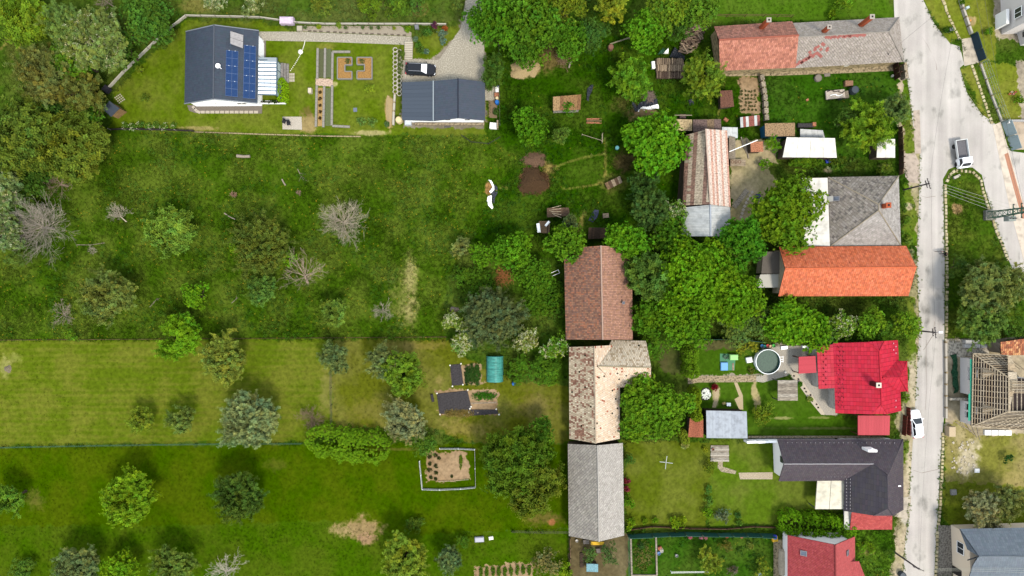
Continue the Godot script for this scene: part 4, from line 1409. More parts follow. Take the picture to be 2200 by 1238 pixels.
	wp.box(at(1821,1118,2.3),Vector3(1.0,0.06,2.7))
	obj("glass_canopy",wp,mat("canopy_pale",lin(206,204,196),0.4,"blotch",0.3),ra)

func build_south_red_house()->void:
	var wall:=mat("pale_render",Color.WHITE)
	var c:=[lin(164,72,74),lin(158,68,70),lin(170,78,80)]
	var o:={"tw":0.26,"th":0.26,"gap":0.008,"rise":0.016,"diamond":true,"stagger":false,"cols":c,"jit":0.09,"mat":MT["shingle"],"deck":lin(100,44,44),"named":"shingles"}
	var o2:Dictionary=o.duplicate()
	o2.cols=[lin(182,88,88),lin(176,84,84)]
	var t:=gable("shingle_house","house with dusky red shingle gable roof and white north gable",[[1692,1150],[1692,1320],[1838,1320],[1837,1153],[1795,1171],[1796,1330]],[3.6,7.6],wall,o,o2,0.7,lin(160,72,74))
	roof_window(t,at(1727,1189,5.0),Vector3(0,0,1),Vector3(-0.5,0.85,0).normalized(),0.75,0.9)
	roof_window(t,at(1821,1188,5.2),Vector3(0,0,1),Vector3(0.8,0.6,0).normalized(),0.75,0.9)
	var d:=[at(1812,1320,4.2),at(1806,1226,4.4),at(1826,1212,6.0),at(1850,1206,6.0),at(1866,1226,4.2),at(1868,1320,4.2)]
	slope(t,"dormer_slope",[d[1],at(1826,1214,5.4),at(1852,1212,5.2),at(1860,1240,4.4),at(1862,1320,4.2),at(1810,1320,4.6)],o2)

func build_east_houses()->void:
	# grey-roofed house at the lower right
	var wall:=mat("sand_render",Color(0.5,0.42,0.32),0.9)
	var t:=thing("grey_roof_house","sand-walled house with blue-grey metal tile hipped roof","house",at(2130,1190))
	var o:={"tw":0.34,"th":0.42,"gap":0.006,"rise":0.035,"cols":[lin(112,122,132),lin(106,116,126)],"jit":0.06,"stagger":false,"mat":MT["metal_tile"],"deck":lin(80,86,92)}
	var he:=4.3
	var hr:=6.6
	var a:=at(2062,1137,he)
	var b:=at(2079,1180,he+0.5)
	var cc:=at(2067,1330,he)
	var R:=at(2103,1196,hr)
	var R2:=at(2400,1194,hr)
	slope(t,"roof_slope",[at(2400,1130,he),a,R,R2],o)
	slope(t,"roof_slope",[a,at(2079,1181,he+0.6),R],o)
	slope(t,"roof_slope",[at(2060,1320,he - 0.3),at(2400,1320,he - 0.3),R2,R,at(2079,1204,he+0.7)],o)
	ridge(t,R+Vector3(0,0.04,0),R2+Vector3(0,0.04,0),lin(130,138,146),0.08)
	ridge(t,R+Vector3(0,0.04,0),a+Vector3(0,0.04,0),lin(70,76,84),0.08)
	ridge(t,R+Vector3(0,0.04,0),at(2079,1204,he+0.7),lin(70,76,84),0.08)
	var wb:=MB.new()
	wb.prism(pxpoly([[2043,1128],[2400,1118],[2400,1300],[2050,1300]]),0,he - 0.1)
	obj("wall",wb,wall,t)
	var wx:=at(2046,1180,0).x
	window(t,Vector3(at(2044,1180,0).x - 0.03,2.2,at(2050,1178,2.2).z),Vector3(0,0,1),Vector3(-1,0,0),1.8,1.6)
	var dw:=MB.new()
	dw.box(at(2046,1222,0)+Vector3(0,1.1,0),Vector3(0.1,2.1,1.1))
	obj("door",dw,mat("dark_door",lin(60,56,54),0.6),t)
	# house in the upper right corner
	var h:=thing("grey_corner_house","tall grey-walled house with white window at the lane bend","house",at(2180,20))
	var gw:=mat("grey_wall",Color(0.42,0.39,0.37),0.9)
	var hb:=MB.new()
	hb.prism(pxpoly([[2146,-120],[2420,-120],[2420,60],[2152,74]]),0,6.2)
	obj("wall",hb,gw,h)
	slope(h,"roof_slope",[at(2230,52,6.4),at(2215,-130,6.4),at(2420,-130,9),at(2420,45,9)],{"deck":lin(130,90,80)})
	window(h,Vector3(at(2148,20,0).x - 0.05,3.9,at(2150,27,3.9).z),Vector3(0,0,1),Vector3(-1,0,0),1.5,1.5)
	var ac:=MB.new()
	ac.cbox(at(2146,48,0)+Vector3(-0.3,1.2,0),Vector3(0.45,2.4,2.2),0.04)
	obj("lean_cupboard",ac,mat("white_panel",Color(0.55,0.54,0.52),0.7),h)
	var h2:=thing("grey_annex","grey annex with dark window below the grey corner house","annex",at(2200,90))
	var ab:=MB.new()
	ab.prism(pxpoly([[2186,72],[2300,60],[2300,100],[2192,98]]),0,2.8)
	obj("wall",ab,gw,h2)
	var aw:=MB.new()
	aw.box(at(2187,80,0)+Vector3(-0.02,1.5,0),Vector3(0.08,0.9,0.8))
	obj("window",aw,MT["dark_glass"],h2)
	# house under construction
	var s:=thing("house_shell","unfinished house with bare timber roof battens and white block walls","house",at(2140,840))
	var blk:=mat("block_wall",Color(0.55,0.53,0.51),0.95,"fine",0.4)
	# block walls with real openings, 0.3 m thick
	var wxx:=at(2063,800,0).x
	var zn:=at(2063,768,0).z
	var zs:=at(2063,906,0).z
	var ops:=[[at(2070,804,2.5).z,1.9,1.8,3.2],[at(2070,855,1.6).z,1.1,0.0,2.6],[at(2070,876,2.2).z,0.9,1.1,3.2],[at(2070,893,2.2).z,0.9,1.1,3.2]]
	var z0_:=zn
	var wm:=MB.new()
	for q in ops+[[zs,0.0,0.0,0.0]]:
		var z1:float=q[0] - q[1]/2
		wm.box(Vector3(wxx+0.15,1.85,(z0_+z1)/2),Vector3(0.3,3.7,z1 - z0_))
		if q[1]>0.0:
			if q[2]>0.0:wm.box(Vector3(wxx+0.15,q[2]/2,q[0]),Vector3(0.3,q[2],q[1]))
			wm.box(Vector3(wxx+0.15,(3.7+q[3])/2,q[0]),Vector3(0.3,3.7 - q[3],q[1]))
		z0_=q[0]+q[1]/2
	obj("wall",wm,blk,s)
	var xe:=at(2190,860,0).x
	for q in [[wxx+0.3,at(2125,0,0).x,zn+0.15],[wxx+0.3,xe,zs - 0.15]]:
		wm=MB.new()
		wm.box(Vector3((q[0]+q[1])/2,1.85,q[2]),Vector3(q[1] - q[0],3.7,0.3))
		obj("wall",wm,blk,s)
	for q in [[at(2125,0,0).x,zn+0.3,at(0,812,0).z],[xe,at(0,812,0).z,zs - 0.3]]:
		wm=MB.new()
		wm.box(Vector3(q[0] - 0.15,1.85,(q[1]+q[2])/2),Vector3(0.3,3.7,q[2] - q[1]))
		obj("wall",wm,blk,s)
	wm=MB.new()
	wm.box(Vector3((at(2125,0,0).x+xe)/2,1.85,at(0,812,0).z),Vector3(xe - at(2125,0,0).x,3.7,0.3))
	obj("wall",wm,blk,s)
	for q in ops:
		var ln:=MB.new()
		ln.box(Vector3(wxx+0.02,q[3]+0.1,q[0]),Vector3(0.06,0.18,q[1]+0.3))
		obj("lintel",ln,MT["site_concrete"],s)
	var tq:=mat("foil_green",lin(60,178,146),0.6,"fine",0.4)
	for q in [[[2088,772],[2088,846]],[[2085,846],[2084,904]]]:
		var fm:=MB.new()
		fm.bar(at(q[0][0],q[0][1],3.6),at(q[1][0],q[1][1],3.6),0.5,0.06)
		obj("foil_strip",fm,tq,s)
	# roof planes: counter battens and battens, each a timber of its own
	var timber:=[mat("fresh_timber",lin(216,198,168),0.85,"wood",0.4),mat("fresh_timber_b",lin(206,184,152),0.85,"wood",0.4),mat("fresh_timber_c",lin(224,208,182),0.85,"wood",0.4)]
	var he2:=3.8
	var hr2:=6.8
	var P:=[at(2091,760,he2),at(2088,916,he2),at(2230,926,he2),at(2230,770,he2)]
	var T0:=at(2167,812,hr2)
	var T1:=at(2167,884,hr2)
	var foil:=mat("roof_foil",lin(70,58,54),0.85,"fine",0.5)
	for pl in [[P[0],P[1],T1,T0],[P[0],at(2166,764,he2),at(2172,812,hr2),T0],[P[1],P[2],at(2230,884,hr2),T1],[T0,T1,at(2240,896,he2+1.2),at(2240,816,he2+1.2)]]:
		var f:=MB.new()
		var dn:=Vector3(0,-0.28,0)
		for i in 16:
			for j in 8:
				if pl[2] == T1 and pl[0] == P[0] and j in [1, 2] and (i in [3, 4] or i in [12, 13]): continue   # open dormer wells
				var q:=[]
				for c in [[i,j],[i+1,j],[i+1,j+1],[i,j+1]]:
					q.append((pl[0] as Vector3).lerp(pl[1],c[0]/16.0).lerp((pl[3] as Vector3).lerp(pl[2],c[0]/16.0),c[1]/8.0)+dn)
				if (q[2] - q[0]).cross(q[3] - q[1]).y<0:q.reverse()
				f.quad(q[0],q[1],q[2],q[3])
		obj("underlay",f,foil,s)
	var battens:=func(p0:Vector3,p1:Vector3,q0:Vector3,q1:Vector3,n:int,w:float,nm:String,lift:float)->void:
		for i in n:
			var k:=(i+0.0)/(n - 1)
			var a2:Vector3=p0.lerp(q0,k)
			var b2:Vector3=p1.lerp(q1,k)
			if a2.distance_to(b2)<0.25:continue
			var mb:=MB.new()
			mb.bar(a2+Vector3(0,lift,0),b2+Vector3(0,lift,0),w,0.06)
			obj(nm,mb,timber[rng.randi()%3],s)
	battens.call(P[0],P[1],T0,T1,14,0.1,"batten",0.06)
	battens.call(P[0],at(2166,764,he2),T0,at(2166,810,hr2),13,0.1,"batten",0.06)
	battens.call(T0,T1,at(2240,816,he2+1.2),at(2240,896,he2+1.2),9,0.1,"batten",0.0)
	battens.call(P[1],P[2],T1,at(2230,884,hr2),13,0.1,"batten",0.06)
	# rafters running up each plane
	for i in 13:
		var k:=(i+0.5)/13.0
		var z0:Vector3=P[0].lerp(P[1],k)
		var zt:=clampf((z0.z - P[0].z)/(T0.z - P[0].z+0.001),0,1)
		var zb:=clampf((P[1].z - z0.z)/(P[1].z - T1.z+0.001),0,1)
		var f2:=minf(1.0,minf(zt,zb))
		var top:=Vector3(lerpf(P[0].x,T0.x,f2),lerpf(he2,hr2,f2),z0.z)
		var mb:=MB.new()
		mb.bar(z0,top,0.1,0.1)
		obj("rafter",mb,timber[rng.randi()%3],s)
	for i in 9:
		var k:=(i+0.5)/9.0
		var b2:Vector3=P[0].lerp(at(2166,764,he2),k)
		var mb:=MB.new()
		mb.bar(b2,b2+Vector3(1.6*minf(1.0,1.0),1.6,2.0)*minf(1.0,k*1.7+0.2)*0.95,0.1,0.1)
		obj("rafter",mb,timber[rng.randi()%3],s)
	for i in 10:
		var k:=(i+0.5)/10.0
		var b2:Vector3=P[1].lerp(P[2],k)
		var tp:Vector3=P[1].lerp(T1,minf(1.0,k*1.7)) if k<0.6 else T1.lerp(at(2230,884,hr2),(k - 0.55)*2.2)
		var mb:=MB.new()
		mb.bar(b2,Vector3(b2.x+1.8,tp.y,tp.z),0.1,0.1)
		obj("rafter",mb,timber[rng.randi()%3],s)
	for e in [[P[0],T0],[P[1],T1],[T0,T1],[P[0],P[1]],[P[1],P[2]],[P[0],at(2166,764,he2)]]:
		var mb:=MB.new()
		mb.bar(e[0]+Vector3(0,0.05,0),e[1]+Vector3(0,0.05,0),0.16,0.12)
		obj("hip_beam",mb,timber[0],s)
	# two small dormer frames
	for dz in [[2111,801,2145,803,791,813],[2111,878,2145,881,868,892]]:
		for side in 2:
			var ez:float=dz[4] if side==0 else dz[5]
			for i in 7:
				var k:=i/6.0
				var mb:=MB.new()
				var z:=lerpf(dz[1],ez,k)
				mb.bar(at(dz[0],z,5.5 - k*0.9),at(lerpf(dz[2],dz[2] - 14,k),z,5.85 - k*0.9),0.09,0.06)
				obj("dormer_batten",mb,timber[i%3],s)
	# boarded plane facing east
	var bp:=[at(2170,764,he2+0.1),at(2186,812,hr2),at(2180,850,hr2 - 0.4),at(2168,888,hr2 - 0.2),at(2168,812,hr2+0.1)]
	for i in 7:
		var mb:=MB.new()
		var k:=i/7.0
		var za:=lerpf(764,888,k)
		var zb2:=lerpf(764,888,k+1/7.0)
		var xr0:=2172.0+14.0*sin(PI*minf(1.0,k*1.3))
		var xr1:=2172.0+14.0*sin(PI*minf(1.0,(k+1/7.0)*1.3))
		var yy:=hr2+0.05 if i>1 else lerpf(he2+0.4,hr2+0.05,i/2.0+0.3)
		mb.quad(at(2166,zb2,yy),at(xr1,zb2,yy - 0.3),at(xr0,za+0.4,yy - 0.3),at(2166,za+0.4,yy))
		obj("roof_board",mb,timber[i%3],s)
	for i in 8:
		var mb:=MB.new()
		mb.bar(at(2175,820+i*3.4,7.1),at(2230,821+i*3.4,7.2),0.1,0.06)
		obj("dormer_batten",mb,timber[i%3],s)
	var scaf:=thing("scaffold_beam","concrete beam spanning from lane wall to unfinished house","beam",at(2058,855))
	var sb:=MB.new()
	sb.box(at(2053,856,0)+Vector3(0,0.5,0),Vector3(2.8,1.0,0.35))
	obj("beam",sb,MT["site_concrete"],scaf)
	# neighbour's tile roof
	shed_roof("tile_shed","low orange and brown tiled roof behind the unfinished house","shed",[[2230,762],[2148,762],[2150,735],[2230,722]],[2.6,3.8],{"tw":0.3,"th":0.4,"gap":0.02,"rise":0.06,"cols":[lin(196,128,92),lin(176,108,78),lin(214,158,110),lin(150,96,74)],"jit":0.15,"mat":MT["clay_tile_old"],"deck":lin(60,36,28)},MT["grey_plaster"],0.2)

# ---------------------------------------------------------------- plants
var SPRIG:={}
var LEAF:StandardMaterial3D
var BARK:StandardMaterial3D
var DEAD:StandardMaterial3D

func leaf_mesh(n:int,l:float,w:float,kind:String)->ArrayMesh:
	var mb:=MB.new()
	var r:=RandomNumberGenerator.new()
	r.seed=n*77+int(l*100)
	for k in n:
		var az:=TAU*k/n*(1.0 if kind!="shoot" else 2.4)+r.randf()*0.6
		var el:=r.randf_range(0.05,0.9)
		var org:=Vector3.ZERO
		if kind=="shoot":
			org=Vector3(0,1.0*k/n,0)
			el=r.randf_range(0.2,0.7)
		elif kind=="fine":
			org=Vector3(r.randf_range(-0.35,0.35),r.randf_range(-0.2,0.3),r.randf_range(-0.35,0.35))
		elif kind=="flower":
			org=Vector3(r.randf_range(-0.4,0.4),r.randf_range(0.0,0.15),r.randf_range(-0.4,0.4))
			el=r.randf_range(-0.2,0.3)
		var d:=Vector3(cos(az)*cos(el),sin(el),sin(az)*cos(el))
		var s:=d.cross(Vector3.UP).normalized()
		s=s.rotated(d,r.randf_range(-0.5,0.5))
		var ll:=l*r.randf_range(0.75,1.2)
		var up:=s.cross(d)*ll*0.1
		var b:=org+d*0.04
		mb.col=Color.WHITE*r.randf_range(0.85,1.15)
		mb.tri(b,b+d*ll*0.5+s*w+up,b+d*ll)
		mb.tri(b,b+d*ll,b+d*ll*0.5 - s*w+up)
	return mb.mesh(Vector3.ZERO)

func leaf_kit()->void:
	SPRIG={"broad":leaf_mesh(8,0.6,0.17,"broad"),"fine":leaf_mesh(9,0.46,0.15,"fine"),"shoot":leaf_mesh(11,0.42,0.12,"shoot"),"flower":leaf_mesh(7,0.24,0.12,"flower"),"blade":leaf_mesh(6,1.0,0.07,"blade")}
	LEAF=StandardMaterial3D.new()
	LEAF.resource_name="leaf"
	LEAF.vertex_color_use_as_albedo=true
	LEAF.roughness=0.6
	LEAF.metallic_specular=0.15
	LEAF.backlight_enabled=true
	LEAF.backlight=Color(0.72,0.82,0.34)
	BARK=mat("bark",lin(104,90,74),0.95,"rough",1.5)
	DEAD=mat("dead_wood",lin(172,158,142),0.95,"fine",1.5)

func scatter(parent:Node,called:String,kind:String,tr:Array,cols:Array)->MultiMeshInstance3D:
	var mm:=MultiMesh.new()
	mm.transform_format=MultiMesh.TRANSFORM_3D
	mm.use_colors=true
	mm.mesh=SPRIG[kind]
	mm.instance_count=tr.size()
	for i in tr.size():
		mm.set_instance_transform(i,tr[i])
		mm.set_instance_color(i,cols[i])
	var o:=MultiMeshInstance3D.new()
	o.multimesh=mm
	o.material_override=LEAF
	o.name=called
	parent.add_child(o,true)
	if parent!=self:stuff(o)
	return o

func vary(c:Color,j:=0.18)->Color:
	var b:=1.0+rng.randf_range(-j,j)
	var y:=rng.randf_range(-0.1,0.14)
	return Color(c.r*b*(1.0+y),c.g*b,c.b*b*(1.0 - y))

func turned(up:Vector3,s:float)->Basis:
	var a:=up.cross(Vector3(0.3,0.1,0.9)).normalized()
	return Basis(a,up,a.cross(up)).rotated(up,rng.randf()*TAU).scaled(Vector3(s,s,s))

func leaf_blob(parent:Node,called:String,c:Vector3,half:Vector3,n:int,kind:String,cols:Array,size:float)->void:
	var off:=wpos(parent)
	var tr:=[]
	var cc:=[]
	for i in n:
		var d:=Vector3(rng.randfn(),absf(rng.randfn()),rng.randfn()).normalized()
		var p:=Vector3(d.x*half.x,d.y*half.y,d.z*half.z)*rng.randf_range(0.5,1.05)
		tr.append(Transform3D(turned((d+Vector3(0,0.6,0)).normalized(),size*rng.randf_range(0.7,1.25)),c+p - off))
		cc.append(vary(cols[rng.randi()%cols.size()]))
	scatter(parent,called,kind,tr,cc)

func limb(mb:MB,p:Vector3,q:Vector3,r0:float,r1:float,bend:float)->void:
	var m:=p.lerp(q,0.5)+Vector3(rng.randf_range(-1,1),rng.randf_range(-0.2,0.8),rng.randf_range(-1,1))*bend
	mb.tube([p,m,q],[r0,(r0+r1)*0.55,r1],5,false)

# kinds: sprig shape, sprig size, leaf clumps per m2, openness, tip outline
const KIND:={
	"walnut":["broad",0.52,1.0,0.05],"round":["broad",0.43,1.05,0.1],"apple":["shoot",0.55,1.0,0.25],"open":["shoot",0.5,0.7,0.4],"grey":["shoot",0.46,1.15,0.2],
	"spiky":["shoot",0.75,1.0,0.3],"shrub":["fine",0.46,1.0,0.1],"dense":["broad",0.36,1.2,0.02]}

func tree(px:float,py:float,rpx:float,high:float,kind:String,col:Array,label:String,called:="leafy_tree",cat:="tree",group:="",flowers:=0.0,squash:=1.0,fill:=1.0)->Node3D:
	var K:Array=KIND[kind]
	var hc:=high*0.6
	var base:=at(px,py,hc)
	base.y=0
	var R:=rpx*1.06/PPM*(CAM_H - hc)/CAM_H
	var t:=thing(called,label,cat,base,group)
	var shrub:=high<2.6
	var cb:=high*(0.05 if shrub else 0.22)
	var bare:=lin(col[0],col[1],col[2],1.45)
	# trunk and limbs
	var tm:=MB.new()
	var tr0:=clampf(R*0.055,0.05,0.4)
	var fork:=Vector3(rng.randf_range(-0.2,0.2),maxf(cb,high*0.25),rng.randf_range(-0.2,0.2))*Vector3(R*0.3,1,R*0.3)+base
	if not shrub:tm.tube([base,base.lerp(fork,0.5)+Vector3(0.03,0,0.02),fork],[tr0*1.35,tr0,tr0*0.85],7,false)
	else:fork=base
	# leaf clumps through the crown
	var clumps:=[]
	var nc:=int(clampf(9.0+R*R*2.1,8,70)*fill*(1.25 if K[3]>=0.2 else 1.0))
	var ph:=rng.randf()*TAU
	var lob:=rng.randi_range(3,5)
	var axis:=rng.randf()*TAU
	var oval:=rng.randf_range(0.78,1.0)
	var gap:=rng.randf()*TAU
	for i in nc:
		var ang:=rng.randf()*TAU
		var edge:=R*(0.9+0.13*sin(ang*lob+ph)+0.08*sin(ang*7.0+ph*2.0))
		var rc:=clampf(R*rng.randf_range(0.2,0.34),0.3,1.7)
		var d:=sqrt((i+0.5)/nc)*maxf(0.05,edge - rc*0.75)
		var dome:=sqrt(maxf(0.0,1.0 - pow(d/(R*1.06),2.0)))
		var y:=cb+(high - cb - rc*0.8)*dome*rng.randf_range(0.66,1.0)
		if d>R*0.45 and absf(angle_difference(ang,gap))<0.34 and i%3!=0:continue
		var el:=1.0 - (1.0 - oval)*absf(sin(ang - axis))
		d *= el
		clumps.append([base+Vector3(cos(ang)*d,maxf(y,rc*0.6),sin(ang)*d*squash),rc])
	var branchy:bool=K[3]>=0.2 and not shrub
	for i in clumps.size():
		if i%3==0 and not branchy:limb(tm,fork,clumps[i][0],tr0*0.45,0.02,R*0.05)
	var trs:=[]
	var cols:=[]
	var ftr:=[]
	var fcol:=[]
	var dens:float=K[2]
	var size:float=K[1]*clampf(0.55+R*0.1,0.6,1.1)
	if branchy:
		# limbs fan out from the fork; twigs along them carry the leafy sprays
		for c in clumps:
			var tip:Vector3=c[0]+Vector3(0,c[1]*0.5,0)
			var mid:=fork.lerp(tip,0.5)+Vector3(rng.randf_range(-1,1)*0.08,0.12,rng.randf_range(-1,1)*0.08)*R
			tm.tube([fork,mid,tip],[tr0*0.4,tr0*0.22,0.012],4,false)
			var cc:=vary(vary(bare,0.2),0.16)
			var out:=(tip - fork).normalized()
			var nt:=int(clampf(4.0+R*0.9,4,9)*dens)
			for k in nt:
				var f:=rng.randf_range(0.42,1.0)
				var p0:=fork.lerp(mid,f*2.0) if f<0.5 else mid.lerp(tip,f*2.0 - 1.0)
				var side:=out.cross(Vector3.UP).normalized()*(1.0 if k%2==0 else -1.0)
				var d:=(out*rng.randf_range(0.3,1.0)*Vector3(1,0.5,1)+side*rng.randf_range(0.1,1.0)+Vector3(0,rng.randf_range(-0.15,0.55),0)).normalized()
				var l:=c[1]*rng.randf_range(0.7,1.35) as float
				tm.tube([p0,p0+d*l],[0.016,0.008],3,false)
				var ns:=int(l/(size*0.42))+2
				for q in ns:
					var p:Vector3=p0+d*l*(q+0.3)/ns+Vector3(rng.randf_range(-1,1),rng.randf_range(-0.6,0.8),rng.randf_range(-1,1))*0.14
					if p.y<0.1:continue
					var up:=(d+Vector3(rng.randf_range(-0.5,0.5),rng.randf_range(-0.2,0.6),rng.randf_range(-0.5,0.5))).normalized()
					trs.append(Transform3D(turned(up,size*rng.randf_range(0.6,1.4)),p - base))
					cols.append(vary(cc,0.2))
					if flowers>0.0 and rng.randf()<flowers:
						ftr.append(Transform3D(turned(Vector3.UP,rng.randf_range(0.35,0.6)),p - base+Vector3(0,0.15,0)))
						fcol.append(vary(Color(0.42,0.42,0.27),0.14))
	else:
		for c in clumps:
			var rc:float=c[1]
			var n:=int(rc*rc*4.0*PI*0.62*dens/(size*size)*0.62*(1.0 - K[3]*0.6))+4
			var cc:=vary(vary(bare,0.2),0.16)
			for i in n:
				var dv:=Vector3(rng.randfn(),rng.randfn()*0.8+0.35,rng.randfn()).normalized()
				var p:Vector3=c[0]+dv*rc*rng.randf_range(0.55,1.08)*Vector3(1,0.8,1)
				if p.y<0.1:continue
				var up:=(dv+Vector3(0,0.5,0)+Vector3(rng.randf_range(-0.4,0.4),0,rng.randf_range(-0.4,0.4))).normalized()
				trs.append(Transform3D(turned(up,size*rng.randf_range(0.55,1.4)),p - base))
				cols.append(vary(cc,0.22))
				if flowers>0.0 and dv.y>0.1 and rng.randf()<flowers:
					ftr.append(Transform3D(turned((dv+Vector3(0,0.8,0)).normalized(),rng.randf_range(0.35,0.6)),p - base+dv*0.12))
					fcol.append(vary(Color(0.42,0.42,0.27),0.14))
	obj("trunk" if not shrub else "stems",tm,BARK,t)
	scatter(t,"crown",K[0],trs,cols)
	if ftr.size():scatter(t,"blossom","flower",ftr,fcol)
	return t

func hedge(pts:Array,wide:float,high:float,kind:String,col:Array,label:String,called:="hedge")->Node3D:
	# a clipped or loose hedge along a pixel line
	var b0:=at(pts[0][0],pts[0][1])
	var K:Array=KIND[kind]
	var t:=thing(called,label,"hedge",b0)
	var trs:=[]
	var cols:=[]
	var bare:=lin(col[0],col[1],col[2],1.45)
	var sm:=MB.new()
	var size:float=K[1]*0.75
	for k in pts.size() - 1:
		var p:=at(pts[k][0],pts[k][1])
		var q:=at(pts[k+1][0],pts[k+1][1])
		var l:=p.distance_to(q)
		var dir:=(q - p)/maxf(l,0.01)
		var side:=Vector3(-dir.z,0,dir.x)
		var n:=int((l+wide)*(wide+high*1.4)*2.3*K[2]/(size*size)*0.95)
		for i in n:
			var f:=rng.randf_range(-wide*0.4,l+wide*0.4)
			var a:=rng.randf_range(-0.25,PI+0.25)
			var rough:=1.0+0.12*sin(f*2.1)+0.08*sin(f*5.3)+rng.randf_range(-0.2,0.1)
			var endf:=1.0
			if f<0:endf=sqrt(maxf(0.05,1.0 - pow(f/(wide*0.42),2)))
			if f>l:endf=sqrt(maxf(0.05,1.0 - pow((f - l)/(wide*0.42),2)))
			var y:=high*clampf(pow(maxf(0.0,sin(a)),0.6),0,1)*lerpf(0.75,1.0,endf)*rough
			var s:=wide*0.5*signf(cos(a))*pow(absf(cos(a)),0.6)*endf*rough
			var w:=p+dir*f+side*s+Vector3(0,maxf(0.08,y),0)
			var up:=(side*cos(a)+Vector3(0,0.35+maxf(0.0,sin(a)),0)+Vector3(rng.randf_range(-0.5,0.5),0,rng.randf_range(-0.5,0.5))).normalized()
			trs.append(Transform3D(turned(up,size*rng.randf_range(0.7,1.25)),w - b0))
			cols.append(vary(bare,0.22))
		for i in int(l/0.5)+1:
			var w:=p+dir*(i*0.5)
			sm.tube([w,w+Vector3(rng.randf_range(-0.1,0.1),high*0.7,rng.randf_range(-0.1,0.1))],[0.05,0.015],4,false)
	obj("stems",sm,BARK,t)
	scatter(t,"foliage",K[0],trs,cols)
	return t

func dead_tree(px:float,py:float,rpx:float,high:float,dense:float,label:String,tint:Array,lean:=Vector2.ZERO,group:="")->void:
	var base:=at(px+lean.x*rpx*-0.6,py+lean.y*rpx*-0.6,0)
	var R:=rpx/PPM
	var t:=thing("dead_tree",label,"dead tree",base,group)
	var mb:=MB.new()
	var m:=mat("dead_%d_%d"%[tint[0],tint[1]],lin(tint[0]*1.08,tint[1]*1.08,tint[2]*1.05,1.4),0.95,"fine",1.5)
	var fork:=base+Vector3(lean.x*R*0.5,high*0.4,lean.y*R*0.5)
	mb.tube([base,base.lerp(fork,0.5),fork],[clampf(R*0.05,0.07,0.2),clampf(R*0.04,0.06,0.17),clampf(R*0.035,0.05,0.14)],6,false)
	var trunk:=obj("trunk",mb,m,t)
	var bm:=MB.new()
	var nb:=int(8+R*2.6*dense)
	var stack:=[]
	for i in nb:
		var az:=TAU*i/nb+rng.randf_range(-0.3,0.3)
		var d:=Vector3(cos(az),rng.randf_range(0.1,1.1),sin(az)).normalized()*rng.randf_range(0.7,1.3)
		d=(d+Vector3(lean.x,0,lean.y)*0.8).normalized()
		stack.append([fork+(base - fork)*rng.randf_range(0.0,0.35),d,R*rng.randf_range(0.36,0.55),clampf(R*0.012,0.018,0.05),0])
	while stack.size():
		var s=stack.pop_back()
		var p:Vector3=s[0]
		var d:Vector3=s[1]
		var pts:=[p]
		var rad:=[s[3]]
		for k in 3:
			d=(d+Vector3(rng.randf_range(-1,1),rng.randf_range(-0.5,0.6),rng.randf_range(-1,1))*0.22).normalized()
			p+=d*s[2]/3.0
			if p.y<0.05:p.y=0.05
			pts.append(p)
			rad.append(maxf(0.009,s[3]*(1.0 - 0.22*(k+1))))
		bm.tube(pts,rad,3,false)
		if s[4]<3:
			for k in rng.randi_range(2,3+int(dense+0.5)):
				var f:=rng.randi_range(1,3)
				var nd:=(d+Vector3(rng.randf_range(-1,1),rng.randf_range(-0.4,0.5),rng.randf_range(-1,1))*0.75).normalized()
				stack.append([pts[f],nd,s[2]*rng.randf_range(0.55,0.8),rad[f]*0.75,s[4]+1])
	obj("branches",bm,m,t)

func dry_branch(px:float,py:float,ang:float,l:float,label:String,called:="fallen_branch",r:=0.06,twigs:=4,group:="")->void:
	var p:=at(px,py)+Vector3(0,r,0)
	var d:=Vector3(cos(deg_to_rad(ang)),0,sin(deg_to_rad(ang)))
	var mb:=MB.new()
	var s:=Vector3(-d.z,0,d.x)
	var pts:=[p - d*l*0.5,p+s*l*0.04,p+d*l*0.5]
	mb.tube(pts,[r,r*0.85,r*(0.4 if twigs else 0.9)],6)
	for k in twigs:
		var q:Vector3=(pts[0] as Vector3).lerp(pts[2],rng.randf_range(0.3,0.95))
		var e:=q+(d*rng.randf_range(0.2,0.8)+s*rng.randf_range(-0.9,0.9))*l*0.4+Vector3(0,rng.randf()*0.25,0)
		mb.tube([q,q.lerp(e,0.5)+s*0.05,e],[r*0.5,r*0.35,r*0.2],4,false)
	tag(obj(called,mb,DEAD,self,p - Vector3(0,r,0)),label,"branch",group)

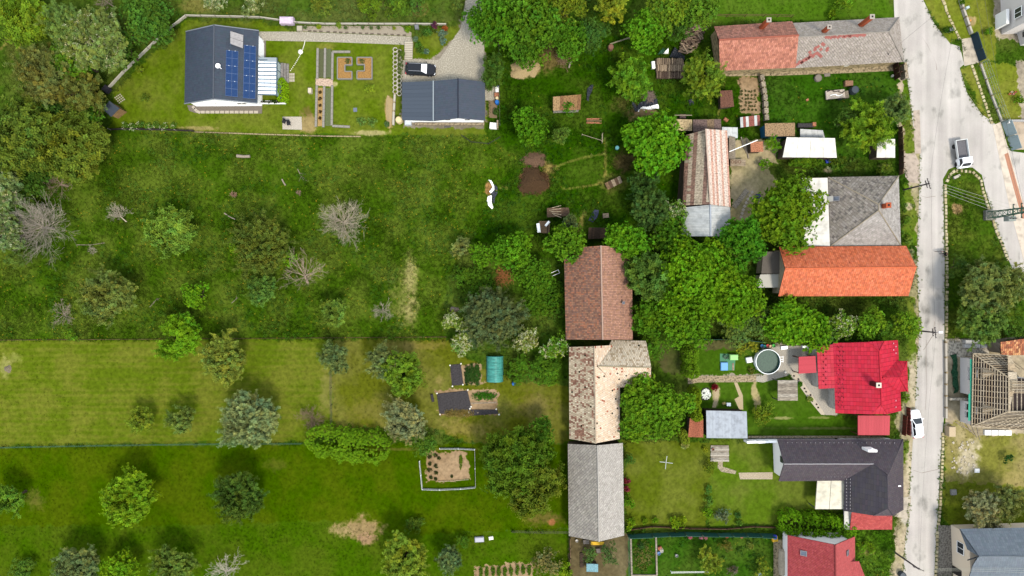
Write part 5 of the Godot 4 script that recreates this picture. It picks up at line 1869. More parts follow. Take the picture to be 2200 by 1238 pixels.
func build_grass()->void:
	# tufts over the meadows and rough grass, and small yellow meadow flowers: nobody could count them
	var tr:=[]
	var cols:=[]
	var ft:=[]
	var fc:=[]
	var fn:=FastNoiseLite.new()
	fn.frequency=0.06
	fn.seed=44
	for gy in range(-30,1270,7):
		for gx in range(-40,2240,7):
			var r:Array=regions[region_at(gx,gy)]
			if r[2]<=0.0:continue
			var want:float=r[2]*0.25*0.42
			var n:=int(want+rng.randf())
			for k in n:
				var px:=gx+rng.randf()*7.0
				var py:=gy+rng.randf()*7.0
				var p:=at(px,py)
				var big:=0.6+0.8*clampf(fn.get_noise_2d(p.x*2.0,p.z*2.0)+0.5,0,1)
				var s:float=r[3]*big*rng.randf_range(0.7,1.4)
				var up:=Vector3(rng.randf_range(-0.4,0.4),1,rng.randf_range(-0.4,0.4)).normalized()
				tr.append(Transform3D(turned(up,s*1.5),p))
				var c:=ground_colour(px,py)
				var v:=rng.randf_range(0.85,1.3)
				cols.append(Color(c.r*v,c.g*v,c.b*v))
			if r[4]>0.0 and fn.get_noise_2d(gx*0.35+300.0,gy*0.35)>-0.05 and rng.randf()<r[4]*0.25*0.9:
				ft.append(Transform3D(turned(Vector3.UP,rng.randf_range(0.14,0.24)),at(gx+rng.randf()*7.0,gy+rng.randf()*7.0)+Vector3(0,0.22,0)))
				fc.append(vary(Color(0.38,0.27,0.02),0.2))
	# broad-leaved weeds in patches through the long grass, and weeds creeping over the lane's edges
	var wt:=[]
	var wc:=[]
	for i in 26000:
		var px:=rng.randf_range(-30,2230)
		var py:=rng.randf_range(-20,1260)
		var r:Array=regions[region_at(px,py)]
		if r[2]<12.0 or fn.get_noise_2d(px*0.09+50.0,py*0.09)<0.06:continue
		wt.append(Transform3D(turned(Vector3.UP,rng.randf_range(0.3,0.75)),at(px,py)+Vector3(0,0.08,0)))
		var c:=ground_colour(px,py)
		var v:=rng.randf_range(1.1,1.6)
		wc.append(Color(c.r*v*0.85,c.g*v*1.05,c.b*v))
	for line in [[[1946,150],[1956,215],[1962,270]],[[1977,330],[1975,420],[1970,560],[1973,640],[1976,700],[1970,800],[1967,860]],[[1958,960],[1953,1090],[1944,1180],[1940,1238]],[[2009,1200],[2016,1090],[2021,980],[2027,930]],[[2030,700],[2030,560],[2028,470],[2026,395]],[[2062,146],[2078,200],[2108,244],[2136,268]],[[1984,0],[2008,52],[2042,94]],[[2118,410],[2144,496],[2168,560]]]:
		for k in line.size() - 1:
			var a:=Vector2(line[k][0],line[k][1])
			var b:=Vector2(line[k+1][0],line[k+1][1])
			for i in int(a.distance_to(b)*0.9):
				var q:=a.lerp(b,rng.randf())
				var cl:=fn.get_noise_2d(q.x*1.1,q.y*1.1)
				if cl<-0.1:continue
				q+=Vector2(rng.randfn()*2.6,rng.randfn()*2.6)*(0.6+cl)
				wt.append(Transform3D(turned(Vector3.UP,rng.randf_range(0.1,0.3)),at(q.x,q.y)+Vector3(0,0.03,0)))
				wc.append(vary(lin(128,146,66,2.0),0.25))
	var wd:=scatter(self,numbered("weeds"),"fine",wt,wc)
	wd.set_meta("kind","stuff")
	tag(wd,"broad-leaved weeds in the long grass and along the lane","weeds")
	var g:=scatter(self,numbered("grass"),"blade",tr,cols)
	g.set_meta("kind","stuff")
	tag(g,"tufts of green grass over lawns and meadow","grass")
	var f:=scatter(self,numbered("meadow_flowers"),"flower",ft,fc)
	f.set_meta("kind","stuff")
	tag(f,"small yellow flowers sprinkled through the meadow grass","flowers")

func build_trees()->void:
	var br := [104, 150, 26]      # bright green
	var yg := [108, 140, 34]      # yellow green
	var ol := [104, 112, 44]      # olive
	var dk := [66, 102, 26]       # deep green
	var mg := [88, 128, 30]       # middle green
	var gr := [116, 132, 82]      # grey green
	var wood:="trees of the wooded corner"
	# wooded corner, upper left
	tree(70,50,66,8,"spiky",yg,"yellow-green tree beside the big white-flowering tree")
	tree(150,60,60,9,"grey",[112,140,66],"pale green tree partly hidden behind white-flowering tree")
	tree(215,95,84,10,"grey",[118,140,72],"big tree sprinkled with white blossom beside concrete fence","flowering_tree","tree","",0.16)
	tree(165,130,60,8,"round",mg,"green tree below the big white-flowering tree")
	tree(318,45,66,8,"round",[76,116,38],"dark green tree behind the slanting concrete fence")
	tree(265,110,44,6.5,"round",[72,110,36],"smaller dark green tree touching the slanting concrete fence")
	tree(105,165,82,8,"open",[112,120,60],"brown-olive tree with sparse dull leaves")
	tree(180,205,58,7,"open",[110,120,54],"brown-olive tree behind the small grey-roofed hut")
	tree(60,290,90,8.5,"spiky",[92,114,38],"large olive tree with drooping shoots at the meadow corner")
	tree(165,320,84,8,"spiky",[98,116,36],"olive tree with long arching shoots over the meadow edge")
	tree(190,262,42,6,"round",[84,128,34],"bright round tree among olive trees near the grey hut")
	tree(110,235,50,6.5,"round",[64,100,36],"dark green tree between the olive trees")
	tree(18,400,54,7,"grey",[110,132,76],"white-blossomed tree beside the dark bushy tree","flowering_tree","tree","white-blossomed trees beside the bare trees",0.14)
	tree(14,505,56,7,"grey",[110,132,76],"white-blossomed tree touching the largest bare grey tree","flowering_tree","tree","white-blossomed trees beside the bare trees",0.14)
	tree(78,385,46,5,"round",[66,100,32],"dark bushy tree between blossom tree and bare tree")
	tree(55,455,50,4,"shrub",[80,112,40],"low green thicket under the bare trees","shrub","shrub")
	tree(45,540,40,4,"shrub",[84,110,44],"low thicket under the white-blossomed tree","shrub","shrub")
	tree(20,15,40,5,"shrub",[84,108,40],"bush beside the yellow-green tree at the wood edge","shrub","shrub")
	dead_tree(245,15,30,6,0.5,"bare grey tree between two leafy trees above concrete fence",[150,134,124])
	dead_tree(116,492,84,7,1.5,"largest bare grey tree with dense fan of twigs",[158,148,138])
	dead_tree(146,400,42,5,0.5,"bare brownish tree at the edge of the olive trees",[150,130,116])
	dead_tree(266,464,30,3,1.0,"small bare whitish tree leaning in the meadow",[176,164,150],Vector2(-0.3,-0.7))
	dead_tree(745,480,56,5,2.0,"round bare silvery tree alone in the meadow",[172,160,144])
	dead_tree(664,590,56,5,0.6,"bare tree with few crooked limbs and cut red trunk",[166,146,134],Vector2(0.1,-0.5))
	dead_tree(150,677,34,3,0.9,"fallen bare tree with twigs fanning beside boundary ditch",[154,138,128],Vector2(0.6,0.2))
	dead_tree(826,668,32,2.5,1.0,"small bare twiggy tree beside the bleached grass patch",[166,154,142],Vector2(0.2,0.3))
	dead_tree(494,1218,44,4,1.2,"bare white tree in the lower orchard",[190,180,170],Vector2(0.0,-0.2))
	# meadow orchard
	tree(375,490,58,4.5,"spiky",[106,138,48],"spreading fruit tree with leafy shoots alone in meadow","fruit_tree")
	tree(566,522,74,6,"grey",[94,112,42],"dark olive round tree with bright suckers at its sides","fruit_tree")
	tree(622,550,26,4,"round",br,"bright green leafy sucker on the dark olive tree's sunny side","sapling","sapling")
	tree(514,536,20,3,"dense",[120,160,30],"small bright bush against the dark olive tree","shrub","shrub")
	tree(566,625,42,4,"grey",[92,128,52],"green fruit tree with grey twigs below the dark olive tree","fruit_tree")
	tree(238,636,70,5,"open",[110,126,58],"pale olive fruit tree near the fallen bare tree","fruit_tree")
	tree(424,637,36,4,"round",[104,154,26],"small round bright green tree in the meadow","fruit_tree")
	tree(718,668,38,4,"apple",[106,134,50],"small fruit tree between bare tree and boundary line","fruit_tree")
	tree(388,724,58,5,"apple",[104,150,26],"bright green tree standing on the boundary line","fruit_tree")
	tree(155,722,18,1.6,"shrub",[92,134,30],"small green bush on the boundary ditch","shrub","shrub")
	# mown field and middle garden
	tree(486,772,66,5.5,"open",[122,138,54],"yellowish green fruit tree at the mown field's top","fruit_tree","tree","",0.0,1.0,1.3)
	tree(540,898,74,5.5,"grey",[126,142,92],"silvery green tree over the green net fence","fruit_tree")
	tree(305,905,36,3.5,"open",[118,138,40],"thin yellow-green young tree in mown field","young_tree")
	tree(392,900,42,4,"open",[108,130,58],"young grey-green tree in mown field beside thinner one","young_tree")
	tree(724,766,43,4,"grey",[106,126,72],"small grey-green tree at the dry plot corner","fruit_tree")
	tree(830,780,48,5,"grey",[112,130,76],"grey-green tree behind the bright green one in dry plot","fruit_tree")
	tree(868,800,58,5.5,"apple",[104,140,38],"bright green fruit tree in the dry garden plot","fruit_tree")
	tree(868,905,60,5,"grey",[138,146,100],"pale silver tree beside the loose hedge","fruit_tree")
	tree(910,948,40,3.5,"shrub",[82,120,36],"green bush between silver tree and white-fenced bed","shrub","shrub")
	tree(1058,680,74,6.5,"grey",[92,108,66],"big dark grey-green tree between white elder bushes","leafy_tree")
	tree(978,690,30,3.5,"dense",[124,152,60],"elder bush with white flower heads beside grey-green tree, upper","elder_bush","bush","",0.16)
	tree(988,738,32,3.5,"dense",[124,152,60],"elder bush thick with white flowers above vegetable beds","elder_bush","bush","",0.24)
	tree(1128,728,33,3.5,"dense",[128,148,70],"elder bush with cream flowers beside the mottled barn","elder_bush","bush","",0.2)
	tree(1190,745,36,3.5,"dense",[104,146,40],"green elder bush with few flowers at patchwork barn corner","elder_bush","bush","",0.12)
	tree(1120,795,34,2.4,"shrub",[86,130,30],"green thicket behind the turquoise tunnel","shrub","shrub")
	tree(1175,795,44,2.5,"shrub",[84,126,30],"wide green thicket against the patchwork barn wall","shrub","shrub")
	tree(1165,640,60,2.0,"shrub",[74,114,24],"low nettle thicket west of the mottled barn","shrub","shrub")
	tree(1020,610,50,1.6,"shrub",[78,116,26],"low weed thicket around the straw heap","shrub","shrub")
	tree(1040,545,34,5,"round",[92,140,26],"rounded green tree next to thin grey tree, west end","leafy_tree")
	tree(1100,540,52,6.5,"walnut",[88,136,24],"full green tree in the row west of the barn","leafy_tree")
	tree(1214,524,52,8.5,"walnut",[86,130,26],"full green tree overhanging the mottled barn's corner","leafy_tree")
	tree(1150,590,50,5,"round",[80,124,26],"lower green tree below the row west of barn","leafy_tree")
	tree(992,530,26,3.5,"open",[124,138,76],"thin grey-green tree with dead white stem","young_tree")
	tree(1222,480,26,3.5,"grey",[96,116,68],"small grey-green bush beside lean-to pens","shrub","shrub")
	# farm paddock
	tree(1136,276,50,6,"walnut",[78,128,22],"round green tree standing near garage fence in paddock","leafy_tree")
	tree(1205,292,26,4,"open",[92,122,44],"thin young tree beside the round paddock tree","young_tree")
	tree(1222,233,18,2.8,"dense",[80,128,30],"small bush growing before the rusty-roofed shed","shrub","shrub")
	tree(1408,308,78,8,"walnut",[94,150,26],"large bright walnut-like tree beside the striped tin barn","leafy_tree")
	tree(1356,172,56,6,"apple",[96,140,32],"fruit tree beside the stacked cordwood","fruit_tree")
	tree(1505,166,56,6,"open",[112,140,40],"yellowish fruit tree between cordwood and red-tiled house","fruit_tree","tree","",0,1,1.4)
	tree(1060,45,66,10,"walnut",[76,124,26],"tall tree beside the paved drive gate")
	tree(1140,50,72,10,"walnut",[80,122,28],"tall tree in the dense grove, next to drive-side tree")
	tree(1130,105,50,7,"walnut",[76,118,26],"lower tree at grove's foot above the sand heap")
	tree(1220,92,52,8,"round",[78,124,26],"round tree of the grove above the brushwood pile")
	tree(1215,25,50,9,"round",[110,132,34],"yellow-green tree top inside the dark grove")
	tree(1270,75,44,7,"shrub",[70,108,42],"dark bushy tree filling the grove middle")
	tree(1310,15,46,9,"apple",[132,146,40],"yellowish tree top at the grove's upper edge")
	tree(1385,68,54,7.5,"round",[92,146,28],"bright round tree standing out from the grove")
	tree(1425,20,56,8,"round",[104,138,36],"yellow-green tree behind the bright round grove tree")
	tree(1455,60,34,5,"shrub",[70,108,38],"dark bush beside the tumbled log heap","shrub","shrub")
	tree(1500,25,50,7,"round",[96,136,38],"green tree beyond the log heap near paddock fence")
	tree(1062,140,26,3.5,"spiky",[72,106,36],"dark shrub between drive and paddock, upper","shrub","shrub")
	tree(1056,170,26,3.5,"spiky",[70,104,36],"dark shrub between drive and garage end","shrub","shrub")
	# centre grove
	tree(1382,400,42,6,"grey",[62,92,38],"dark thin-leaved tree below the bright walnut-like tree")
	tree(1398,455,52,6.5,"grey",[74,104,46],"dull green tree west of the white-roofed annex")
	tree(1450,460,34,5,"dense",[104,142,50],"elder with cream flowers against the white-roofed annex","elder_bush","bush","",0.17)
	tree(1344,520,54,8.5,"walnut",[88,140,24],"bright tree behind the mottled barn's north-east corner")
	tree(1440,510,50,7,"walnut",[74,118,26],"deep green tree at the foot of the white-roofed annex")
	tree(1388,592,60,8,"spiky",[86,120,46],"tree with feathery leaves along mottled barn's east side")
	tree(1400,680,52,7,"walnut",[84,130,26],"green tree at mottled barn's south-east corner")
	tree(1500,600,92,11,"round",[98,144,22],"biggest yellow-green tree in the middle grove","leafy_tree","tree","",0,1,1.2)
	tree(1570,640,74,10,"round",[98,142,22],"yellow-green tree merging with the biggest grove tree")
	tree(1470,690,66,8,"round",[92,136,24],"yellow-green tree at the grove's lower side above the fence")
	tree(1586,520,62,9,"walnut",[72,128,26],"deep green dense tree beside the white-roofed annex")
	tree(1690,460,86,8.5,"walnut",[100,136,26],"wide yellow-green walnut-like tree over the white lean-to")
	tree(1588,705,44,3.5,"shrub",[104,134,64],"pale climbing shrub along the green garden fence","shrub","shrub")
	tree(1640,690,40,4,"shrub",[100,130,56],"pale shrub between grove and hedge trees","shrub","shrub")
	tree(1385,755,28,3.6,"shrub",[88,134,30],"ivy-like thicket spilling over patchwork barn wing","shrub","shrub")
	tree(1410,740,34,4,"shrub",[84,130,30],"thicket between mottled barn and columnar hedge","shrub","shrub")
	tree(1405,882,88,7.5,"round",[98,140,28],"large spreading tree against the patchwork barn","leafy_tree","tree","",0,1,1.2)
	tree(1690,690,62,6,"walnut",[100,150,26],"big bright tree above the round pool","leafy_tree")
	tree(1745,712,52,5.5,"walnut",[98,148,26],"bright tree touching the red roof's corner","leafy_tree")
	tree(1776,722,28,4,"shrub",[90,126,52],"dull shrub between bright tree and white-flowered elder","shrub","shrub")
	tree(1806,700,36,4.5,"dense",[116,152,48],"elder with white flowers above the red house","elder_bush","bush","",0.17)
	tree(1868,698,42,5,"round",[108,150,34],"round bright tree between elder and lane-side tree","leafy_tree")
	tree(1942,700,38,5,"round",[112,152,36],"round bright tree at the lane above red house","leafy_tree")
	tree(1905,712,24,4,"shrub",[84,124,34],"green shrub filling the gap between two round trees","shrub","shrub")
	tree(1855,275,62,6,"apple",[110,146,34],"yellow-green tree between two white flat roofs","fruit_tree")
	tree(1820,260,34,5,"shrub",[76,106,36],"dark bush beside yellow-green tree and wagon","shrub","shrub")
	tree(1915,238,44,5.5,"grey",[96,122,62],"grey-green tree at the lane behind the long house","fruit_tree")
	tree(1925,215,20,3.5,"open",[120,140,76],"pale sparse shrub by the brown gate","shrub","shrub")
	# lower fields
	tree(1100,985,84,7,"spiky",[76,106,24],"huge dark tree with yellowish drooping shoots","leafy_tree","tree","",0,1,1.3)
	tree(1145,1040,70,6.5,"spiky",[94,112,30],"yellow-tipped tree leaning over grey barn wall")
	tree(1150,950,54,6,"round",[76,112,26],"dark green part-tree beside patchwork barn")
	tree(25,1068,42,5,"apple",[100,138,40],"green tree cut by the field's outer end","fruit_tree")
	tree(283,1066,68,5.5,"apple",[112,148,26],"bright yellow-green tree alone in the deep green field","fruit_tree","tree","",0,1,1.25)
	tree(520,1062,68,6,"grey",[74,102,36],"dark round tree in the deep green field","fruit_tree")
	tree(175,1212,60,5,"grey",[102,120,72],"grey-green tree in the lower orchard","fruit_tree")
	tree(262,1224,50,5,"round",[110,152,24],"bright green tree in the lower orchard","fruit_tree")
	tree(378,1214,58,5,"open",[104,128,50],"sparse fruit tree beside the bare white tree","fruit_tree")
	tree(45,1228,34,2.4,"shrub",[88,122,40],"low shrub in the lower orchard corner","shrub","shrub")
	tree(872,1198,66,6,"apple",[124,146,44],"yellow-green tree with visible limbs below soil patch","fruit_tree","tree","",0,1,0.85)
	tree(962,1200,38,4,"grey",[96,120,72],"grey-green tree beside the yellow-green one below","fruit_tree")
	tree(990,1165,22,2,"shrub",[80,120,30],"small shrub near the zinc tub","shrub","shrub")
	tree(890,1130,26,1.6,"shrub",[82,112,34],"low weeds between soil patch and ditch","shrub","shrub")
	tree(1178,1208,36,2.4,"open",[124,124,76],"dry brown-green shrub beside the chicken yard","shrub","shrub")
	tree(1215,1228,24,2.4,"shrub",[116,148,28],"bright shrub at the chicken yard fence","shrub","shrub")
	tree(1310,1190,26,3,"shrub",[80,108,56],"dark shrub in the chicken yard by grey barn","shrub","shrub")
	tree(1268,1190,20,2.6,"shrub",[88,120,56],"small leafy shrub over the chicken yard hut","shrub","shrub")
	# dark house garden
	tree(1349,990,16,1.6,"shrub",[70,112,40],"upper dark shrub along the grey barn wall","shrub","shrub")
	tree(1351,1076,19,1.8,"dense",[96,146,24],"bright round shrub along the grey barn wall","shrub","shrub")
	tree(1346,1035,9,1.2,"dense",[132,46,60],"upper crimson shrub along the grey barn wall","shrub","shrub")
	tree(1345,1051,8,1.2,"dense",[128,50,64],"lower crimson shrub along the grey barn wall","shrub","shrub")
	tree(1355,1126,16,1.5,"dense",[112,150,24],"yellow-green shrub at grey barn's lower corner","shrub","shrub")
	tree(1386,1120,7,0.8,"dense",[98,134,24],"tiny shrub in the row by the brown fence","shrub","shrub")
	tree(1408,1119,8,0.9,"dense",[100,138,24],"little shrub in the row by the brown fence","shrub","shrub")
	tree(1455,1122,22,1.3,"dense",[122,154,26],"wide yellow-green shrub by the brown fence","shrub","shrub")
	tree(1525,1001,17,1.8,"dense",[104,124,30],"clipped ball bush below the small wooden deck","shrub","shrub")
	tree(1516,966,6,0.8,"dense",[150,160,40],"small yellow ball bush beside the wooden deck","shrub","shrub")
	tree(1472,958,10,0.8,"dense",[150,160,90],"small pale cream bush on the lawn","shrub","shrub")
	tree(1521,1105,15,1.3,"dense",[104,146,26],"bright ball bush at the border's lower end","shrub","shrub")
	tree(1524,1078,14,1.2,"shrub",[88,124,44],"grey-green shrub in the lawn border","shrub","shrub")
	tree(1523,1054,12,1.1,"shrub",[80,124,48],"blue-green shrub at the border's upper end","shrub","shrub")
	tree(1552,1108,18,1.2,"grey",[100,116,88],"silvery shrub beside the lawn border","shrub","shrub")
	tree(1587,1108,8,0.8,"dense",[74,116,50],"small dark shrub on the lawn edge","shrub","shrub")
	tree(1588,1124,9,0.8,"dense",[84,122,40],"small shrub against the brown fence","shrub","shrub")
	# bottom garden
	tree(1528,1200,34,3,"open",[132,150,48],"sparse young tree with visible stems in lower garden","young_tree")
	tree(1560,1175,16,1.4,"shrub",[110,112,48],"brownish shrub in the lower garden","shrub","shrub")
	tree(1612,1173,9,0.8,"dense",[124,140,60],"small pale ball bush in lower garden","shrub","shrub")
	tree(1640,1225,22,2,"open",[118,138,40],"yellow-green shrub beside blue bag","shrub","shrub")
	tree(1378,1172,8,0.7,"dense",[60,96,46],"small dark bush inside the timber-edged bed","shrub","shrub")
	tree(1575,1228,12,1,"open",[110,100,84],"small brown twiggy bush in lower garden","shrub","shrub")
	# red house garden
	tree(1643,886,30,2.4,"dense",[108,130,34],"round clipped bush on the red house lawn","shrub","shrub")
	tree(1535,832,9,0.9,"dense",[120,24,36],"dark red maple shrub beside the round white gravel bed","red_shrub","shrub")
	tree(1718,826,6,0.6,"dense",[70,120,30],"small green bush in white gravel strip","shrub","shrub")
	tree(1741,857,7,0.6,"dense",[150,170,80],"pale yellow-green bush in white gravel strip","shrub","shrub")
	tree(1615,797,8,0.7,"shrub",[96,104,40],"small brown-green shrub beside the pool","shrub","shrub")
	tree(1946,855,11,1.2,"dense",[120,156,40],"green bush between red house and lane","shrub","shrub")
	tree(1590,748,18,1.0,"open",[150,156,44],"yellow vine strip below the green fence","vine","vine")
	tree(1618,745,14,1.2,"open",[150,158,48],"yellow shrub beside the pool pump","shrub","shrub")
	# strip above the new house
	for s in [[460,12,26,3,[120,140,90],"pale flowering bush above the concrete fence, nearest fence corner",0.2],[545,12,30,3,[116,136,80],"pale flowering bush above the straight concrete fence",0.15],[690,14,28,3,[104,124,44],"olive bush above the planted gravel strip",0.0],[790,6,36,3.5,[100,130,30],"bright bush above the planted gravel strip",0.0],[850,8,38,4,[92,126,34],"large bush in the strip beyond the gravel bed",0.0],[895,12,26,3.5,[76,116,44],"darker bush beside large one in the upper strip",0.0],[985,14,18,2.0,[96,120,50],"small bush beside the drive above the gate",0.0]]:
		tree(s[0],s[1],s[2],s[3],"shrub",s[4],s[5],"shrub","shrub","",s[6])
	# rock garden by the drive
	for s in [[918,68,10,1.2,[74,118,46],"round green shrub in the rock garden"],[934,54,8,1.0,[96,50,74],"purple flowering shrub in the rock garden"],[950,72,10,0.9,[104,130,110],"blue-grey juniper in the rock garden, upper"],[952,88,9,0.8,[100,128,110],"blue-grey juniper in the rock garden, lower"],[898,94,9,1.0,[80,122,40],"green shrub beside the garden stairs, upper"],[903,108,10,1.0,[78,112,44],"green shrub beside the garden stairs, lower"],[916,112,7,0.7,[92,124,106],"blue-green low shrub by the stairs"],[873,62,9,1.0,[110,146,30],"bright shrub at the end of the gravel strip"],[892,84,5,0.5,[108,134,104],"tiny blue-green shrub at the stair head"],[956,60,6,0.6,[150,92,50],"orange-tinged low plant in rock garden"],[728,54,7,1.4,[112,140,50],"thin young shrub at the concrete fence"],[685,57,4,0.8,[124,146,40],"tiny bush at the gravel strip's start"]]:
		tree(s[0],s[1],s[2],s[3],"dense",s[4],s[5],"shrub","shrub")
	for s in [[775,262,10,1.2,[100,132,60],"young shrub behind the row above garden edge, left of twin"],[801,262,10,1.2,[100,134,62],"young shrub with soil ring near the sand strip"],[795,189,10,1.6,[132,152,40],"thin yellow-green young tree on the garden lawn"],[300,150,7,1.4,[120,140,40],"tiny yellow-green sapling on the side lawn"],[352,100,6,1.0,[90,120,40],"tiny dark sapling near concrete fence"],[312,212,9,1.2,[104,130,40],"small sapling on the lower side lawn"],[831,267,5,0.6,[92,118,70],"tiny grey-green shrub beside sand strip"],[865,115,6,0.9,[92,120,50],"shrub on honeycomb wall beside stairs"],[1066,240,7,0.8,[70,100,44],"small plants beside garage tubs"]]:
		tree(s[0],s[1],s[2],s[3],"open" if s[3]>1.1 else "dense",s[4],s[5].replace(", left of twin",", beside a matching one"),"sapling" if s[3]>1.1 else "shrub","sapling" if s[3]>1.1 else "shrub")
	for i in 7:
		tree(268+i*17,270+(i%2)*3,9,0.9,"dense",[92,128,44],"low white-dotted shrub in row along the dark board fence","shrub","shrub","shrub row along the dark board fence",0.04)
	# beyond the lane
	tree(2110,620,76,6,"open",[112,128,66],"broad grey-green tree on the green island","leafy_tree","tree","",0,1,1.6)
	tree(2100,690,62,5.5,"grey",[98,128,54],"greener tree at the island's lower end")
	tree(2180,600,44,5,"open",[118,128,66],"sparse olive tree at the island's lane edge")
	tree(2182,705,36,4,"shrub",[82,116,36],"dark bush beside the tiled roof","shrub","shrub")
	tree(2060,575,30,3,"shrub",[84,112,44],"shrub at the island's upper tree edge","shrub","shrub")
	tree(2105,1085,48,5,"open",[134,138,98],"pale grey sparse tree before the sand-walled house","leafy_tree","tree","",0,1,1.5)
	tree(2160,1075,46,5,"open",[110,122,66],"olive sparse tree beside the pale grey one","leafy_tree","tree","",0,1,1.5)
	tree(2120,1120,32,4,"open",[138,138,90],"small pale tree over the sand house's eave")
	tree(2166,985,13,1.6,"dense",[44,88,40],"dark green bush alone on the dry lawn","shrub","shrub")
	tree(2030,64,8,1.0,"dense",[64,100,30],"clipped ball bush at the lane bend, first of a pair","ball_bush","shrub")
	tree(2043,64,8,1.0,"dense",[64,100,30],"clipped ball bush touching grey box at the lane bend","ball_bush","shrub")
	tree(2124,67,11,1.0,"dense",[88,130,24],"bright bush on the corner house lawn","shrub","shrub")
	tree(2190,212,12,1.1,"dense",[92,130,26],"bright bush by the flower pots beyond the fence","shrub","shrub")
	tree(2068,5,6,0.8,"dense",[80,118,30],"small bush at the corner house fence","shrub","shrub")
	tree(1815,12,26,2.4,"shrub",[108,144,30],"yellow-green bush behind the long house","shrub","shrub")
	tree(1790,32,12,1.4,"dense",[112,146,28],"small bright bush under the long house eave","shrub","shrub")
	tree(1660,305,26,3,"shrub",[96,144,24],"vine over the brown board shed","vine","vine")
	tree(1645,352,16,1.8,"dense",[92,140,24],"bright bush in the farm yard","shrub","shrub")
	tree(1730,345,40,1.4,"shrub",[96,134,28],"low vine growing along the white flat roof","vine","vine","",0,0.25)
	tree(1948,475,12,1.0,"shrub",[100,136,40],"roadside weeds by the grey hipped house","shrub","shrub")
	tree(1955,515,12,1.0,"shrub",[116,146,56],"pale roadside shrub at the orange house corner","shrub","shrub")
	tree(1915,1190,14,1.6,"shrub",[78,112,34],"dark shrub at the foot of a leaning utility pole","shrub","shrub")
	tree(1862,1175,22,1.0,"shrub",[106,146,28],"lush weed patch beside the shingle house","shrub","shrub")
	tree(1800,350,22,1.2,"shrub",[92,120,36],"rough shrubs below the white flat roofs","shrub","shrub")
	tree(1900,365,20,1.2,"shrub",[100,124,40],"rough shrubs by the brown lane fence","shrub","shrub")
	tree(1390,700,30,6,"shrub",[80,124,26],"creeper thicket along mottled barn's lower east side","shrub","shrub")
	# hedges
	hedge([[690,940],[760,955],[815,956]],4.6,2.4,"shrub",[108,148,24],"loose bright green hedge at the end of the net fence")
	hedge([[1476,748],[1478,798]],1.9,3.2,"dense",[104,140,26],"tall clipped conifer hedge above the garden path")
	hedge([[1486,836],[1488,892]],1.3,3.0,"dense",[116,142,26],"clipped conifer hedge below the garden path")
	hedge([[1682,1116],[1806,1130]],3.3,2.4,"dense",[110,158,24],"thick bright green hedge between dark house and shingle house")
	hedge([[609,180],[611,216]],1.3,1.6,"dense",[128,168,20],"bright lime hedge beside the conservatory")
	hedge([[1462,925],[1470,945]],1.0,1.8,"dense",[130,146,40],"yellowish conifer hedge stub below the big tree")
	# fallen wood
	dry_branch(524,336,2,2.0,"pale fallen log lying in the meadow","fallen_log",0.26,0)
	dry_branch(494,465,30,1.9,"curved bare log beside the dark olive tree","fallen_log",0.11,0)
	dry_branch(610,392,60,1.1,"short grey log near the forked branches","fallen_log",0.13,0)
	dry_branch(648,378,60,2.6,"forked grey branch lying in the grass","fallen_branch",0.06,6)
	dry_branch(195,524,-4,4.3,"long straight pale pole lying under bare tree","fallen_pole",0.05,0)
	dry_branch(330,650,-50,1.8,"small forked branch beside the pale olive tree","fallen_branch",0.05,4)
	dry_branch(504,645,-45,1.3,"short twig pair beside the green fruit tree","fallen_branch",0.05,3)
	dead_tree(203,538,13,0.8,0.8,"low tangle of dry twigs under the long pale pole",[160,150,136])
	dead_tree(672,897,34,1.6,2.2,"brown heap of brushwood beside the loose hedge",[124,104,90])
	dead_tree(504,419,9,0.6,1.5,"small pinkish twig tuft in the meadow",[160,124,112])
	dead_tree(644,414,7,0.5,1.5,"smaller pinkish twig tuft near the forked branch",[150,124,112])

# ---------------------------------------------------------------- sheds and outbuildings
func sheet_roof(called:String,label:String,cat:String,px:Array,hs:Array,n:int,mats:Array,wallm:Material,gap:=0.01,group:="")->Node3D:
	# lean-to with separate sheets; px[0]-px[1] is the low edge along which the sheets are counted
	var p:=[]
	for i in 4:p.append(at(px[i][0],px[i][1],hs[0] if i<2 else hs[1]))
	var c:Vector3=(p[0]+p[1]+p[2]+p[3])/4
	var t:=thing(called,label,cat,Vector3(c.x,0,c.z),group)
	if wallm:walls(t,p,wallm,0.15)
	else:posts_under(t,p,0.06,mat("grey_post",lin(90,88,86),0.8))
	var s:=slope(t,"roof",p,{"deck":lin(110,100,88),"thick":0.05})
	panels(s,"roof_sheet",p,n,mats,gap)
	return t

func block(called:String,label:String,cat:String,px:float,py:float,size:Vector3,m:Material,turn:=0.0,y:=0.0,group:="",ch:=0.03)->MeshInstance3D:
	var mb:=MB.new()
	mb.cbox(Vector3(0,size.y/2,0),size,minf(ch,size.y*0.4))
	var o:=obj(called,mb,m)
	o.position=at(px,py,y)
	o.rotation_degrees.y=turn
	tag(o,label,cat,group)
	return o

